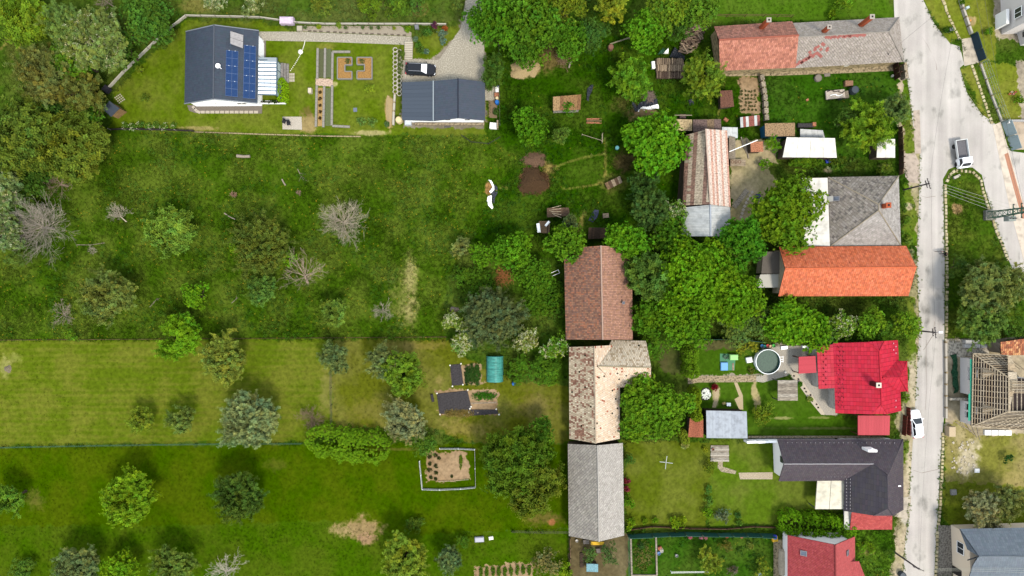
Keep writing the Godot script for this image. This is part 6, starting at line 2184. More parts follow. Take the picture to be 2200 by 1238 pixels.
func build_sheds()->void:
	var wood:=mat("grey_board_wall",Color.WHITE)
	var white:=[mat("cream_sheet",Color.WHITE),mat("cream_sheet_b",Color.WHITE)]
	var board:=[mat("brown_board",lin(150,122,92),0.95,"wood",0.4),mat("brown_board_b",lin(134,108,82),0.95,"stain",0.4),mat("brown_board_c",lin(166,138,104),0.95,"stain",0.4)]
	var rust:=[mat("rust_sheet",lin(158,122,82),0.9,"stain",0.4),mat("rust_sheet_b",lin(176,144,104),0.9,"stain",0.4),mat("rust_sheet_c",lin(140,104,70),0.9,"stain",0.4)]
	sheet_roof("white_roof_shed","long shed with flat white roof draped by vine","shed",[[1681,338],[1798,339],[1794,297],[1690,295]],[2.5,2.9],4,white,wood)
	sheet_roof("white_roof_shed","small shed with white roof beside brown lane fence","shed",[[1883,339],[1923,339],[1923,299],[1885,298]],[2.4,2.6],2,white,wood)
	var g:=sheet_roof("board_roof_shed","shed with brown particle-board roof and blue side","shed",[[1644,293],[1708,293],[1708,264],[1643,265]],[2.2,2.5],3,[board[0],board[2]],mat("blue_board",lin(34,100,134),0.8,"fine",0.5))
	sheet_roof("rusty_shed","open shed with brown rusty roof standing in paddock","shed",[[1247,236],[1188,238],[1188,208],[1249,203]],[2.0,2.3],8,rust,mat("pale_wall",lin(196,190,180),0.9,"stain",0.3))
	sheet_roof("hen_house","small brown patchwork hut beside sandy bed","hut",[[1548,232],[1577,229],[1573,194],[1547,195]],[1.5,1.7],3,[mat("hut_brown",lin(140,96,76),0.9,"stain",0.5),mat("hut_pink",lin(186,146,120),0.9,"stain",0.5),mat("hut_dark",lin(124,86,70),0.9,"stain",0.5)],wood)
	sheet_roof("board_lean_to","pale plywood-roofed lean-to beside the striped tin barn","lean-to",[[1487,281],[1442,281],[1428,255],[1487,257]],[2.2,2.5],3,[mat("ply",lin(204,182,140),0.9,"stain",0.3),mat("ply_b",lin(192,170,130),0.9,"stain",0.3)],wood)
	sheet_roof("tar_lean_to","lean-to roofed with brown tar sheets at tin barn's end","lean-to",[[1550,283],[1489,283],[1489,257],[1549,256]],[2.2,2.5],4,[mat("tar_brown",lin(140,118,94),0.95,"stain",0.4),mat("tar_grey",lin(124,104,98),0.95,"stain",0.4)],wood)
	sheet_roof("white_lean_to","tiny white tin roof against the tin barn's corner","lean-to",[[1552,296],[1585,297],[1585,274],[1551,273]],[2.0,2.2],3,[mat("white_tin",Color.WHITE),mat("white_tin_b",Color.WHITE)],wood)
	sheet_roof("slat_lean_to","narrow slatted grey roof along the tin barn","lean-to",[[1566,341],[1580,342],[1580,295],[1566,292]],[2.2,2.2],2,[mat("grey_slat",lin(166,152,132),0.95,"wood",0.5)],wood)
	sheet_roof("brick_roof_hut","little hut with orange brick-red roof in farm yard","hut",[[1613,327],[1640,326],[1639,304],[1612,305]],[1.9,2.2],3,[mat("brick_red",lin(190,128,96),0.9,"stain",0.5)],wood)
	sheet_roof("metal_shed","grey corrugated metal shed at the red house garden end","shed",[[1518,941],[1606,942],[1604,884],[1517,882]],[2.3,2.7],13,[mat("grey_tin",lin(164,172,182),0.5,"blotch",0.15),mat("grey_tin_b",lin(158,166,177),0.5,"blotch",0.15)],mat("dark_board",Color.WHITE))
	sheet_roof("red_board_hut","small hut with faded red roof beside grey metal shed","hut",[[1478,939],[1511,940],[1511,900],[1482,899]],[1.9,2.1],4,[mat("red_board",lin(178,106,80),0.9,"stain",0.5),mat("red_board_b",lin(166,98,74),0.9,"stain",0.5)],wood)
	# gazebo with plank roof
	var gz:=sheet_roof("gazebo","garden gazebo with weathered grey plank roof","gazebo",[[1671,861],[1671,817],[1713,817],[1714,861]],[2.2,2.3],6,[mat("grey_plank2",lin(184,172,154),0.9,"wood",0.3),mat("grey_plank3",lin(166,154,138),0.9,"wood",0.3),mat("grey_plank4",lin(198,188,172),0.9,"wood",0.3)],null,0.02)
	# tool hut upper left
	sheet_roof("tool_hut","small wooden hut with dark metal roof at meadow corner","hut",[[239,251],[220,234],[235,217],[257,233]],[1.8,2.2],5,[mat("sheet_slate",Color.WHITE)],mat("pale_wood",lin(186,150,104),0.9,"wood",0.4))
	block("compost_bin","dark square bin in front of concrete fence's end","bin",233,194,Vector3(0.9,0.9,0.9),mat("bin_dark",lin(60,58,66),0.8),-40)
	for i in 16:
		var px:=247.0+(i%4)*3.6+(i/4)*3.0
		var py:=208.0+(i/4)*3.6 - (i%4)*2.4
		block("paving_stone","pale cobble in the little paved square beside the dark-roofed hut","cobble",px,py+2,Vector3(0.2,0.05,0.18),mat("stepping_slab",Color.WHITE),40+rng.randf_range(-12,12),0,"cobbles of the little paved square",0.02)
	# corrugated sheets leaning in the farm yard
	sheet_roof("sheet_stack","tilted white and rusty corrugated sheets beside sandy bed","sheet roof",[[1591,274],[1633,269],[1632,247],[1590,252]],[0.8,1.3],7,[mat("white_tin",Color.WHITE),mat("white_tin_b",Color.WHITE),mat("rust_red",lin(158,96,86),0.9,"stain",0.5),mat("white_tin",Color.WHITE)],null)
	# pens west of the grove
	sheet_roof("animal_pen","low pen with dark brown boards in the paddock","pen",[[1175,467],[1225,464],[1222,446],[1175,447]],[1.1,1.3],4,[mat("dark_brown_board",lin(112,90,72),0.95,"wood",0.5),mat("dark_brown_board_b",lin(126,102,82),0.95,"wood",0.5)],wood)
	for k in 5:
		var mb:=MB.new()
		var a:=at(1177+k*3,449+k*3,1.3)
		mb.bar(a,a+Vector3(2.0 - k*0.2,0.1,0.25*(k - 2)),0.07,0.05)
		tag(obj("loose_batten",mb,mat("fresh_timber",lin(200,180,150)),self,at(1177+k*3,449+k*3,1.3)),"pale batten lying loose on the dark brown pen roof","batten","battens on the pen roof")
	sheet_roof("trough_shed","rough low animal trough with brown boards inside grassy ring","trough",[[1306,408],[1337,392],[1332,378],[1299,394]],[0.6,0.7],5,[mat("dark_brown_board",Color.WHITE),mat("brown_board",Color.WHITE),mat("pale_board",lin(186,166,140),0.9,"wood",0.4)],wood)
	sheet_roof("rabbit_hutch","weathered hutch with dark rotten slats near the barn","hutch",[[1263,514],[1302,512],[1304,490],[1265,489]],[1.1,1.7],12,[mat("dark_brown_board",Color.WHITE),mat("rot_board",lin(92,76,62),0.95,"wood",0.5)],wood,0.03)
	sheet_roof("pallet_shelter","slatted pallet shelter with white bags beside green tree","shelter",[[1156,500],[1180,502],[1182,475],[1158,475]],[1.0,1.1],9,[mat("rot_board",Color.WHITE),mat("brown_board",Color.WHITE)],null,0.12)
	block("white_bag","white sack lying on the slatted pallet shelter","sack",1157,490,Vector3(0.5,0.3,1.4),mat("white_plastic",Color(0.7,0.7,0.68),0.5),8,1.1,"",0.12)
	block("white_bag","rolled white sack at the pallet shelter's corner","sack",1176,481,Vector3(0.35,0.25,0.9),MT["white_plastic"],-40,1.12,"",0.1)
	block("feed_box","pale wooden feed box with white lid near pens","box",1301,464,Vector3(0.9,0.5,0.7),MT["pale_board"],5)
	# boards and bricks near the red shed
	for k in 3:
		block("timber_beam","reddish timber lying below the rusty-roofed shed","timber",1276,256+k*4.2,Vector3(2.3,0.18,0.2),MT["brick_red"] if k!=1 else MT["brown_board"],1.0 - k,0,"timbers below the rusty-roofed shed")

# ---------------------------------------------------------------- fences and walls
func fence(called:String,label:String,cat:String,pts:Array,h:float,w:float,step:float,pm:Array,postm:Material,board:="panel",lean:=0.0,postw:=0.12)->Node3D:
	var t:=thing(called,label,cat,at(pts[0][0],pts[0][1]))
	for k in pts.size() - 1:
		var p:=at(pts[k][0],pts[k][1])
		var q:=at(pts[k+1][0],pts[k+1][1])
		var l:=p.distance_to(q)
		var n:=maxi(1,roundi(l/step))
		var dir:=(q - p)/l
		for i in n:
			var a:=p.lerp(q,float(i)/n)
			var b:=p.lerp(q,float(i+1)/n)
			var po:=MB.new()
			po.box(a+Vector3(0,(h+0.08)/2,0),Vector3(postw,h+0.08,postw),Basis(Vector3.UP,atan2(-dir.z,dir.x)))
			obj("post",po,postm,t)
			if pm.size():
				var mb:=MB.new()
				var hh:=h*(1.0+rng.randf_range(-0.04,0.04))
				var up:=(Vector3.UP+Vector3(-dir.z,0,dir.x)*(lean+rng.randf_range(-0.02,0.02))).normalized()
				mb.box((a+b)/2+up*hh/2,Vector3(a.distance_to(b) - postw - 0.02,hh,w),Basis(dir,up,dir.cross(up)))
				obj(board,mb,pm[rng.randi()%pm.size()],t)
	return t

func rail_fence(called:String,label:String,pts:Array,h:float,step:float,m:Material,rails:Array,rw:=0.05)->Node3D:
	var t:=thing(called,label,"fence",at(pts[0][0],pts[0][1]))
	for k in pts.size() - 1:
		var p:=at(pts[k][0],pts[k][1])
		var q:=at(pts[k+1][0],pts[k+1][1])
		var n:=maxi(1,roundi(p.distance_to(q)/step))
		for i in n+(1 if k==pts.size() - 2 else 0):
			var a:=p.lerp(q,float(i)/n)
			var po:=MB.new()
			po.tube([a,a+Vector3(rng.randf_range(-0.04,0.04),h,rng.randf_range(-0.04,0.04))],[0.05,0.045],6)
			obj("post",po,m,t)
		for r in rails:
			var mb:=MB.new()
			mb.bar(p+Vector3(0,r,0),q+Vector3(0,r,0),rw,0.05)
			obj("rail",mb,m,t)
	return t

func wire_fence(called:String,label:String,pts:Array,h:float,step:float,m:Material,mesh_m:Material)->Node3D:
	# posts with a net of real wires
	var t:=thing(called,label,"fence",at(pts[0][0],pts[0][1]))
	for k in pts.size() - 1:
		var p:=at(pts[k][0],pts[k][1])
		var q:=at(pts[k+1][0],pts[k+1][1])
		var l:=p.distance_to(q)
		var n:=maxi(1,roundi(l/step))
		for i in n+1:
			var a:=p.lerp(q,float(i)/n)
			var po:=MB.new()
			po.tube([a,a+Vector3(0,h,0)],[0.04,0.035],6)
			obj("post",po,m,t)
		var net:=MB.new()
		var rows:=4
		for r in rows+1:
			net.bar(p+Vector3(0,0.05+(h - 0.05)*r/rows,0),q+Vector3(0,0.05+(h - 0.05)*r/rows,0),0.016,0.016)
		var c:=int(l/0.4)
		for i in c:
			var a:=p.lerp(q,(i+0.5)/c)
			net.bar(a+Vector3(0,0.05,0),a+Vector3(0,h,0),0.012,0.012)
		var o:=obj("wire_mesh",net,mesh_m,t)
		stuff(o)
	return t

func build_fences()->void:
	var conc:=mat("fence_concrete",lin(214,208,192),0.9,"fine",0.5)
	var postc:=mat("fence_post",lin(150,144,132),0.9)
	fence("concrete_fence","slanting pale concrete panel fence at the wooded corner","fence",[[234,192],[268,155],[320,105],[350,76],[402,35]],0.6,0.12,2.5,[conc],postc)
	fence("concrete_fence","long pale concrete panel fence above new house and gravel strip","fence",[[402,35],[560,39],[640,50],[700,53],[760,53],[860,53],[960,54]],0.6,0.12,2.5,[conc],postc)
	fence("board_fence","low dark board fence between side lawn and meadow","fence",[[238,279],[300,279],[380,281],[420,283]],0.8,0.08,2.2,[mat("charcoal_board",lin(76,66,68),0.9,"wood",0.4)],postc)
	fence("kerb_wall","low weathered concrete kerb between garden and meadow","kerb",[[420,284],[560,289],[700,293],[776,294]],0.22,0.16,2.4,[mat("old_kerb",lin(176,160,124),0.95,"stain",0.4),mat("old_kerb_b",lin(150,136,104),0.95,"stain",0.4)],MT["yard_slab"],"kerb_stone",0,0.1)
	# boundary ridges in the fields
	fence("boundary_edging","low rotten board edging between meadow and mown field","edging",[[-20,731],[330,729],[560,727],[700,726],[960,724]],0.18,0.06,2.4,[mat("rot_edge",lin(104,84,58),0.95,"wood",0.5),mat("rot_edge_b",lin(132,110,78),0.95,"wood",0.5)],MT["dark_board"],"board",0,0.06)
	wire_fence("net_fence","green wire net fence below the mown field",[[-20,961],[120,958],[300,955],[480,953],[650,952]],0.9,2.2,mat("green_post",lin(60,92,72),0.7),mat("green_wire",lin(64,104,84),0.7))
	wire_fence("plot_fence","dark wire fence dividing mown field from dry plot",[[712,795],[713,870],[714,915]],1.2,2.6,mat("dark_post",lin(84,78,66),0.9),mat("dark_wire",lin(96,90,78),0.8))
	wire_fence("drive_fence","thin wire fence between drive and farm paddock",[[1072,100],[1073,180],[1074,270]],1.4,2.4,mat("grey_steel",lin(140,138,134),0.6),mat("dark_wire",Color.WHITE))
	wire_fence("meadow_net","sagging dark netting at the meadow's upper corner",[[992,292],[1012,306],[1050,310],[1074,296]],0.8,2.2,mat("dark_post",Color.WHITE),mat("black_net",lin(60,62,58),0.9))
	wire_fence("field_fence","old wire fence between deep green field and lower garden",[[1100,1140],[1160,1142],[1220,1142]],0.9,2.4,mat("dark_post",Color.WHITE),mat("dark_wire",Color.WHITE))
	fence("yard_fence","tall brown plank fence beside the chicken yard","fence",[[1224,1152],[1224,1300]],1.2,0.06,1.6,[mat("brown_board",Color.WHITE),mat("brown_board_b",Color.WHITE)],MT["dark_board"],"plank")
	wire_fence("yard_fence","wire fence between chicken yard and timber-edged bed",[[1349,1150],[1351,1300]],1.5,2.2,mat("green_post",Color.WHITE),mat("green_wire",Color.WHITE))
	fence("green_fence","dark green sheet fence below the dark house lawn","fence",[[1348,1148],[1400,1146],[1470,1143],[1540,1145],[1600,1145],[1662,1147]],1.5,0.05,2.5,[mat("green_sheet",lin(40,92,82),0.6,"fine",0.5),mat("green_sheet_b",lin(52,104,92),0.6,"fine",0.5)],mat("green_post",Color.WHITE),"panel",0.1)
	fence("brown_rail_fence","low brown wooden rail along the lawn's lower edge","fence",[[1345,1138],[1400,1130],[1480,1134],[1560,1135],[1620,1130],[1665,1132]],0.6,0.08,2.4,[mat("rail_brown",lin(110,84,62),0.9,"wood",0.4)],MT["dark_board"],"rail_board")
	fence("green_panel_fence","green panel fence above the red house lawn","fence",[[1480,727],[1520,729],[1580,728],[1640,735]],1.3,0.05,2.3,[mat("green_sheet",Color.WHITE)],mat("green_post",Color.WHITE))
	fence("yard_wall","broken pale concrete wall in the farm yard","wall",[[1633,163],[1640,205],[1644,262]],0.9,0.62,1.1,[mat("wall_grey",lin(178,164,142),0.95,"stain",0.4),mat("wall_grey_b",lin(162,150,130),0.95,"stain",0.4)],MT["yard_slab"],"wall_block",0,0.2)
	fence("garden_wall","white garden wall between red house lawn and dark house","wall",[[1600,946],[1640,945],[1672,945]],1.5,0.35,1.6,[mat("white_render",Color.WHITE)],MT["white_render"],"wall_block",0,0.3)
	fence("garden_wall","long grey plinth wall behind the dark house","wall",[[1606,938],[1700,938],[1840,938],[1900,940]],0.5,0.25,2.0,[mat("plinth_grey",lin(170,154,132),0.95,"stain",0.3)],MT["yard_slab"],"wall_block",0,0.2)
	fence("lane_fence","brown slatted fence in front of the red house","fence",[[1941,892],[1938,935]],1.1,0.06,0.55,[mat("brown_red",lin(150,76,64),0.8,"wood",0.4)],MT["brown_post"],"slat_board")
	fence("lane_fence","red-brown slatted fence between white car and carport","fence",[[1948,875],[1949,935]],1.0,0.06,0.55,[mat("brown_red2",lin(172,84,74),0.8,"wood",0.4)],MT["brown_post"],"slat_board")
	fence("lane_fence","brown board fence at the lane beside small white-roofed shed","fence",[[1930,275],[1932,340],[1932,378]],1.5,0.06,0.9,[mat("brown_board",Color.WHITE),mat("dark_brown_board",Color.WHITE)],MT["brown_post"],"board",0.1)
	fence("brown_gate","tall dark brown gate at the long house's end","gate",[[1918,140],[1923,174]],2.0,0.06,0.8,[mat("gate_brown",lin(82,52,40),0.8,"wood",0.4)],MT["brown_post"],"gate_board",0.15)
	fence("pillar_wall","pale low wall between brown gate and lane","wall",[[1936,142],[1940,175]],1.2,0.5,1.2,[mat("wall_grey",Color.WHITE)],MT["yard_slab"],"wall_block",0,0.3)
	rail_fence("paddock_fence","old brown pole fence beyond the red-tiled house",[[1510,34],[1560,37],[1640,36],[1700,38]],1.1,2.4,mat("pole_wood",lin(112,88,62),0.9),[0.4,0.95])
	rail_fence("well_beam","pair of pale long poles resting by the brick well post",[[1310,98],[1352,84]],0.9,3.0,mat("pale_pole",lin(176,164,140),0.9),[0.5,0.85])
	rail_fence("pen_rail","thin pale rail across the paddock near young tree",[[1250,291],[1292,304]],0.7,1.6,MT["pale_pole"],[0.65])
	rail_fence("pen_rail","short pale gate rail at the paddock path",[[1293,289],[1293,308]],1.0,1.3,MT["pale_pole"],[0.3,0.9])
	# white painted enclosure round the seed bed
	var wp:=mat("white_board",Color(0.42,0.43,0.42),0.8,"stain",0.5)
	for s in [[[[902,990],[908,1050]],"white board fence beside the seed bed's west side"],[[[908,1050],[945,1051],[990,1049],[1022,1046]],"white board fence along the seed bed's south side"],[[[945,963],[985,963],[1020,965]],"white board fence along the seed bed's north side"],[[[1020,965],[1022,1046]],"thin white string fence at the seed bed's east side"]]:
		var rw:bool=s[1].begins_with("thin")
		fence("white_fence",s[1],"fence",s[0],0.55,0.04 if not rw else 0.02,2.6,[wp],mat("white_paint",Color.WHITE),"board",0.12 if not rw else 0.0,0.08)
	# fence of the houses beyond the lane
	fence("mesh_wall","pale low wall along the corner house plot","wall",[[2056,-20],[2066,20],[2085,76]],0.6,0.28,1.6,[mat("wall_pale",lin(206,198,184),0.9,"fine",0.5)],MT["yard_slab"],"wall_block",0,0.2)
	var gt:=fence("sliding_gate","dark blue-green sliding gate at the corner house drive","gate",[[2086,76],[2096,110],[2104,134]],1.4,0.1,2.0,[mat("gate_teal",lin(40,62,74),0.6)],mat("gate_teal",Color.WHITE),"gate_panel",-0.1)
	var gw:=mat("gal_wire",lin(150,168,164),0.5)
	wire_fence("mesh_fence","tall grey mesh fence above low wall beyond the lane",[[2106,136],[2130,205],[2152,262]],1.9,2.2,gw,gw)
	fence("fence_plinth","low concrete base under the grey mesh fence","wall",[[2106,137],[2130,206],[2152,263]],0.25,0.25,2.2,[MT["wall_pale"]],MT["yard_slab"],"base_block",0,0.2)
	fence("sheet_fence","blue-grey sheet fence at the far drive corner","fence",[[2152,264],[2164,295],[2174,325]],1.6,0.06,2.2,[mat("blue_sheet",lin(150,168,172),0.6)],gw,"panel",-0.3)
	fence("sheet_fence","pale pipe gate across the far drive","gate",[[2155,262],[2200,262],[2260,262]],1.1,0.06,2.2,[mat("pale_panel",lin(206,206,206),0.6)],gw)
	block("gate_post","square white pillar at the far drive corner","pillar",2160,265,Vector3(0.5,1.2,0.5),MT["white_panel"])
	# stone kerbs: each stone stands free
	var st:=MB.new()
	st.cbox(Vector3.ZERO,Vector3(0.46,0.3,0.42),0.06)
	var me:=st.mesh(Vector3.ZERO)
	var sms:=[mat("kerb_a",lin(206,192,150),0.95,"fine",0.6),mat("kerb_b",lin(186,172,132),0.95,"fine",0.6),mat("kerb_c",lin(216,204,168),0.95,"fine",0.6)]
	for line in [[[[2031,395],[2032,470],[2034,560],[2034,640],[2033,725]],"stone kerb along the lane side of the green island","kerb_wall"],[[[2034,392],[2040,376],[2052,367],[2088,369],[2106,386],[2116,424],[2142,500],[2166,560]],"curved stone edging round the green island's head","kerb_wall"],[[[2026,930],[2024,1000],[2020,1080],[2016,1130]],"stone edging along the lane by the dry lawn","kerb_wall"],[[[2014,1140],[2013,1190],[2010,1240]],"stone edging along the lane by the sand-walled house","kerb_wall"],[[[2022,-10],[2040,40],[2062,86]],"line of pale path stones across corner lawn","stone_line"],[[[2088,140],[2100,175],[2116,220],[2132,268]],"line of pale path stones beside mesh fence","stone_line"]]:
		var t:=thing(line[2],line[1],"kerb",at(line[0][0][0],line[0][0][1]))
		for k in line[0].size() - 1:
			var a:=at(line[0][k][0],line[0][k][1])
			var b:=at(line[0][k+1][0],line[0][k+1][1])
			var n:=maxi(1,int(a.distance_to(b)/0.52))
			for i in n:
				var p:=a.lerp(b,(i+0.5)/n)+Vector3(rng.randf_range(-0.05,0.05),0.06,rng.randf_range(-0.05,0.05))
				inst("stone",me,sms[rng.randi()%3],t,Transform3D(Basis(Vector3.UP,atan2(-(b - a).z,(b - a).x)+rng.randf_range(-0.15,0.15)).scaled(Vector3(rng.randf_range(0.75,1.05),rng.randf_range(0.7,1.0)*(0.6 if line[2]=="stone_line" else 1.0),rng.randf_range(0.8,1.1))),p))
	fence("lane_wall","low pale wall between lane and the building site","wall",[[2029,735],[2030,800],[2030,900]],0.5,0.3,2.0,[mat("wall_pale",Color.WHITE)],MT["yard_slab"],"wall_block",0,0.25)
	block("gate_pillar","beige square pillar at the building site entrance","pillar",2037,925,Vector3(1.0,1.1,1.5),mat("beige_pillar",lin(216,194,160),0.9,"fine",0.5))

# ---------------------------------------------------------------- gardens
func build_gardens()->void:
	# new house: double stone strips with planted beds
	var gab:=mat("gabion",lin(170,164,154),0.95,"rough",1.2)
	var G:=[]
	var lines:=[[[[683,104],[682,170]],"upper west stone strip of the planted double bed"],[[[699,104],[698,168]],"upper middle stone strip of the planted double bed"],[[[715,112],[714,172]],"upper east stone strip of the planted double bed"],[[[681,184],[679,273]],"lower west stone strip of the planted double bed"],[[[697,186],[695,274]],"lower middle stone strip of the planted double bed"],[[[714,184],[713,270]],"lower east stone strip of the planted double bed"],[[[714,112],[753,112]],"short stone strip closing the lawn's upper side"],[[[714,271],[752,273]],"short stone strip closing the lawn's lower side"]]
	for l in lines:
		var t:=thing("stone_strip",l[1],"stone edging",at(l[0][0][0],l[0][0][1]))
		var a:=at(l[0][0][0],l[0][0][1])
		var b:=at(l[0][1][0],l[0][1][1])
		var n:=maxi(2,int(a.distance_to(b)/0.8))
		for i in n:
			var p:=a.lerp(b,float(i)/n)
			var q:=a.lerp(b,float(i+1)/n)
			var mb:=MB.new()
			mb.cbox((p+q)/2+Vector3(0,0.12,0),Vector3(p.distance_to(q) - 0.02,0.24,0.34),0.03,Basis(Vector3.UP,atan2(-(q - p).z,(q - p).x)))
			obj("stone_block",mb,gab,t)
	for b in [[690,136,0.85,4.4,[100,104,72],"narrow bed of low herbs between stone strips, north-west"],[706,136,0.85,4.4,[104,112,80],"narrow bed of low herbs between stone strips, north-east"],[704.5,230,0.85,5.8,[108,118,78],"narrow green bed between the lower stone strips"],[688,230,0.8,5.9,[190,156,100],"narrow sandy bed with row of dark plants"]]:
		var o:=block("planted_bed",b[5],"garden bed",b[0],b[1],Vector3(b[2],0.06,b[3]),mat("bed_%d"%b[0],lin(b[4][0],b[4][1],b[4][2]),0.95,"stain",0.8),0,0,"",0.02)
	for i in 5:
		var c:=at(688,199+i*14)
		var t:=thing("bed_plant","dark round plant in the narrow sandy bed","plant",c,"dark plants in the sandy bed")
		leaf_blob(t,"leaves",c+Vector3(0,0.1,0),Vector3(0.22,0.2,0.22),18,"fine",[lin(76,58,30),lin(84,70,34)],0.25)
	# two C-shaped raised beds
	var rb:=mat("raised_frame",lin(150,146,140),0.9,"fine",0.6)
	var C1:=[[726,125],[757,125],[757,141],[742,141],[742,155],[757,155],[757,171],[726,171]]
	var C2:=[[800,125],[768,125],[768,140],[784,140],[784,154],[768,154],[768,171],[800,171]]
	for k in 2:
		var c:Array=C1 if k==0 else C2
		var t:=thing("raised_bed",["C-shaped raised bed opening east on the lawn","mirrored C-shaped raised bed opening west on the lawn"][k],"raised bed",at(c[0][0],c[0][1]))
		for i in c.size():
			var mb:=MB.new()
			var a:=at(c[i][0],c[i][1])
			var b:=at(c[(i+1)%c.size()][0],c[(i+1)%c.size()][1])
			mb.bar(a+Vector3(0,0.2,0),b+Vector3(0,0.2,0),0.15,0.4+(i%2)*0.006)
			obj("side_board",mb,rb,t)
		var so:=MB.new()
		so.prism(pxpoly(c),0.0,0.3,false)
		obj("soil",so,mat("bed_soil",lin(176,134,78),0.95,"stain",0.6),t)
		leaf_blob(t,"seedlings",at(c[0][0]+(22 if k==0 else -22),133,0)+Vector3(0,0.3,0),Vector3(0.5,0.15,0.4),40,"fine",[lin(104,116,60)],0.22)
	sheet("paving",[[678,168],[715,170],[715,186],[678,184]],0.03,mat("pink_paving",lin(214,186,164),0.9,"stain",0.5))
	# honeycomb retaining wall: hexagon rings
	var hx:=MB.new()
	for k in 6:
		var a:=Vector3(cos(TAU*k/6),0,sin(TAU*k/6))
		var b:=Vector3(cos(TAU*(k+1)/6),0,sin(TAU*(k+1)/6))
		var hi:=Vector3(0,0.3,0)
		hx.quad(b*0.3+hi,a*0.3+hi,a*0.4+hi,b*0.4+hi) if (a*0.3 - b*0.3).cross(a*0.4 - b*0.3).y>0 else hx.quad(a*0.3+hi,b*0.3+hi,b*0.4+hi,a*0.4+hi)
		hx.quad(b*0.4,a*0.4,a*0.4+hi,b*0.4+hi)
		hx.quad(a*0.3,b*0.3,b*0.3+hi,a*0.3+hi)
	var hm:=hx.mesh(Vector3.ZERO)
	var hw:=thing("honeycomb_wall","bank of hexagonal pale concrete planting rings beside the drive","retaining wall",at(854,155))
	for r in 11:
		for c in 2:
			var p:=at(849.5+c*9.0,108+r*9.0+c*4.5)+Vector3(0,0.01+c*0.12,0)
			inst("concrete_ring",hm,mat("ring_concrete",lin(214,206,188),0.9,"fine",0.6),hw,Transform3D(Basis(Vector3.UP,rng.randf_range(-0.1,0.1)),p))
	leaf_blob(hw,"plants",at(860,140)+Vector3(0,0.3,0),Vector3(0.5,0.3,3.2),160,"fine",[lin(88,112,50),lin(112,122,64)],0.26)
	fence("strip_wall","pale narrow wall between sand strip and garage carport","wall",[[849,203],[847,240],[846,271]],0.5,0.3,1.6,[mat("wall_pale",Color.WHITE)],MT["yard_slab"],"wall_block",0,0.2)
	# garden stairs
	for i in 8:
		var mb:=MB.new()
		mb.cbox(at(879 - (i*0.2),94+i*4.6)+Vector3(0,0.28 - i*0.03,0),Vector3(1.25,0.56 - i*0.06,0.3),0.02)
		tag(obj("garden_step",mb,mat("step_concrete",lin(204,194,174),0.9,"fine",0.6),self,at(879,94+i*4.6)),"pale concrete tread in the flight from path to drive","step","treads of the garden stairs")
	# gravel strip with pots along the fence
	sheet("gravel_bed",[[650,56],[860,56],[884,70],[884,78],[640,67],[640,62]],0.03,mat("pale_gravel",lin(186,174,154),0.95,"rough",1.0))
	for i in 6:
		var px:float=[657,744,780,798,814,848][i]
		var c:=at(px,61+i*0.3)
		var t:=thing("planter_pot",["tiny dark pot at the gravel strip's start","round pot with pale rim and leafy plant in gravel strip","round pot with grey-green plant in gravel strip","small pot with purple-green plant in gravel strip","small pot with reddish plant in gravel strip","pot with bright yellow-green plant in gravel strip"][i],"plant pot",c)
		var mb:=MB.new()
		mb.lathe(c,[Vector2(0.0,0.0),Vector2(0.22,0.0),Vector2(0.32,0.34),Vector2(0.27,0.34),Vector2(0.24,0.26),Vector2(0.0,0.26)],12)
		obj("pot",mb,mat("pot_grey",lin(176,168,150),0.9),t)
		leaf_blob(t,"leaves",c+Vector3(0,0.32,0),Vector3(0.25,0.25,0.25),22,"fine",[lin(92,118,60) if i<5 else lin(150,164,50)],0.26)
	for i in 16:
		block("edging_stone","dark flat edging stone between gravel strip and path","edging stone",664+i*13.6+rng.randf_range(-2,2),66.5+i*0.62,Vector3(0.5,0.1,0.2),mat("stone_dark",lin(120,108,96),0.95,"fine",0.8),rng.randf_range(-8,8),0.03,"edging stones of the gravel strip")
	block("garden_cover","lilac-covered box against the concrete fence","covered box",619,48,Vector3(2.1,1.0,1.05),mat("lilac_cover",lin(220,200,220),0.6,"blotch",0.3),-1,0,"",0.1)
	block("well_cap","grey square well frame beside lilac-covered box","well cover",645,63,Vector3(0.8,0.5,0.75),mat("pot_grey",Color.WHITE))
	block("grey_box","small grey box beside rock garden","box",896,60,Vector3(0.6,0.6,0.7),mat("box_grey",lin(120,122,126),0.7),10)
	block("bird_house","small pale box standing on the lawn by the planted strips","box",668,197,Vector3(0.5,0.8,0.75),mat("box_pale",lin(206,194,172),0.8))
	block("drain_cover","blue-grey square drain cover in the garden lawn","drain cover",763,236,Vector3(0.58,0.05,0.62),mat("drain_blue",lin(110,118,138),0.8),4)
	# stepping pebbles curve
	for i in 22:
		var f:=i/21.0
		var q:=Vector2(655,88).lerp(Vector2(652,112),f).lerp(Vector2(652,112).lerp(Vector2(624,152),f),f)
		block("pebble","white pebble in the curved line from conservatory to path","pebble",q.x,q.y,Vector3(0.14,0.06,0.11),mat("white_stone",Color(0.5,0.48,0.42),0.9),rng.randf()*90,0,"curved line of white pebbles",0.03)
	var wr:=thing("white_boulder","white boulder beside the curved pebble line","boulder",at(646,112))
	var wb2:=MB.new()
	wb2.lathe(at(646,112),[Vector2(0.36,0.0),Vector2(0.4,0.15),Vector2(0.22,0.36),Vector2(0.0,0.42)],7)
	obj("rock",wb2,mat("white_stone",Color.WHITE),wr)
	for i in 9:
		block("paver_slab","small pale slab in the patch beside terrace steps","paving slab",623+(i%3)*4,160+(i/3)*6.5,Vector3(0.24,0.05,0.38),mat("stepping_slab",Color.WHITE),0,0,"slabs beside the terrace steps",0.015)
	# deck with two chairs
	sheet("terrace_slab",[[607,251],[648,251],[649,279],[607,278]],0.06,mat("slab_pale",lin(206,196,180),0.9,"paver",0.2))
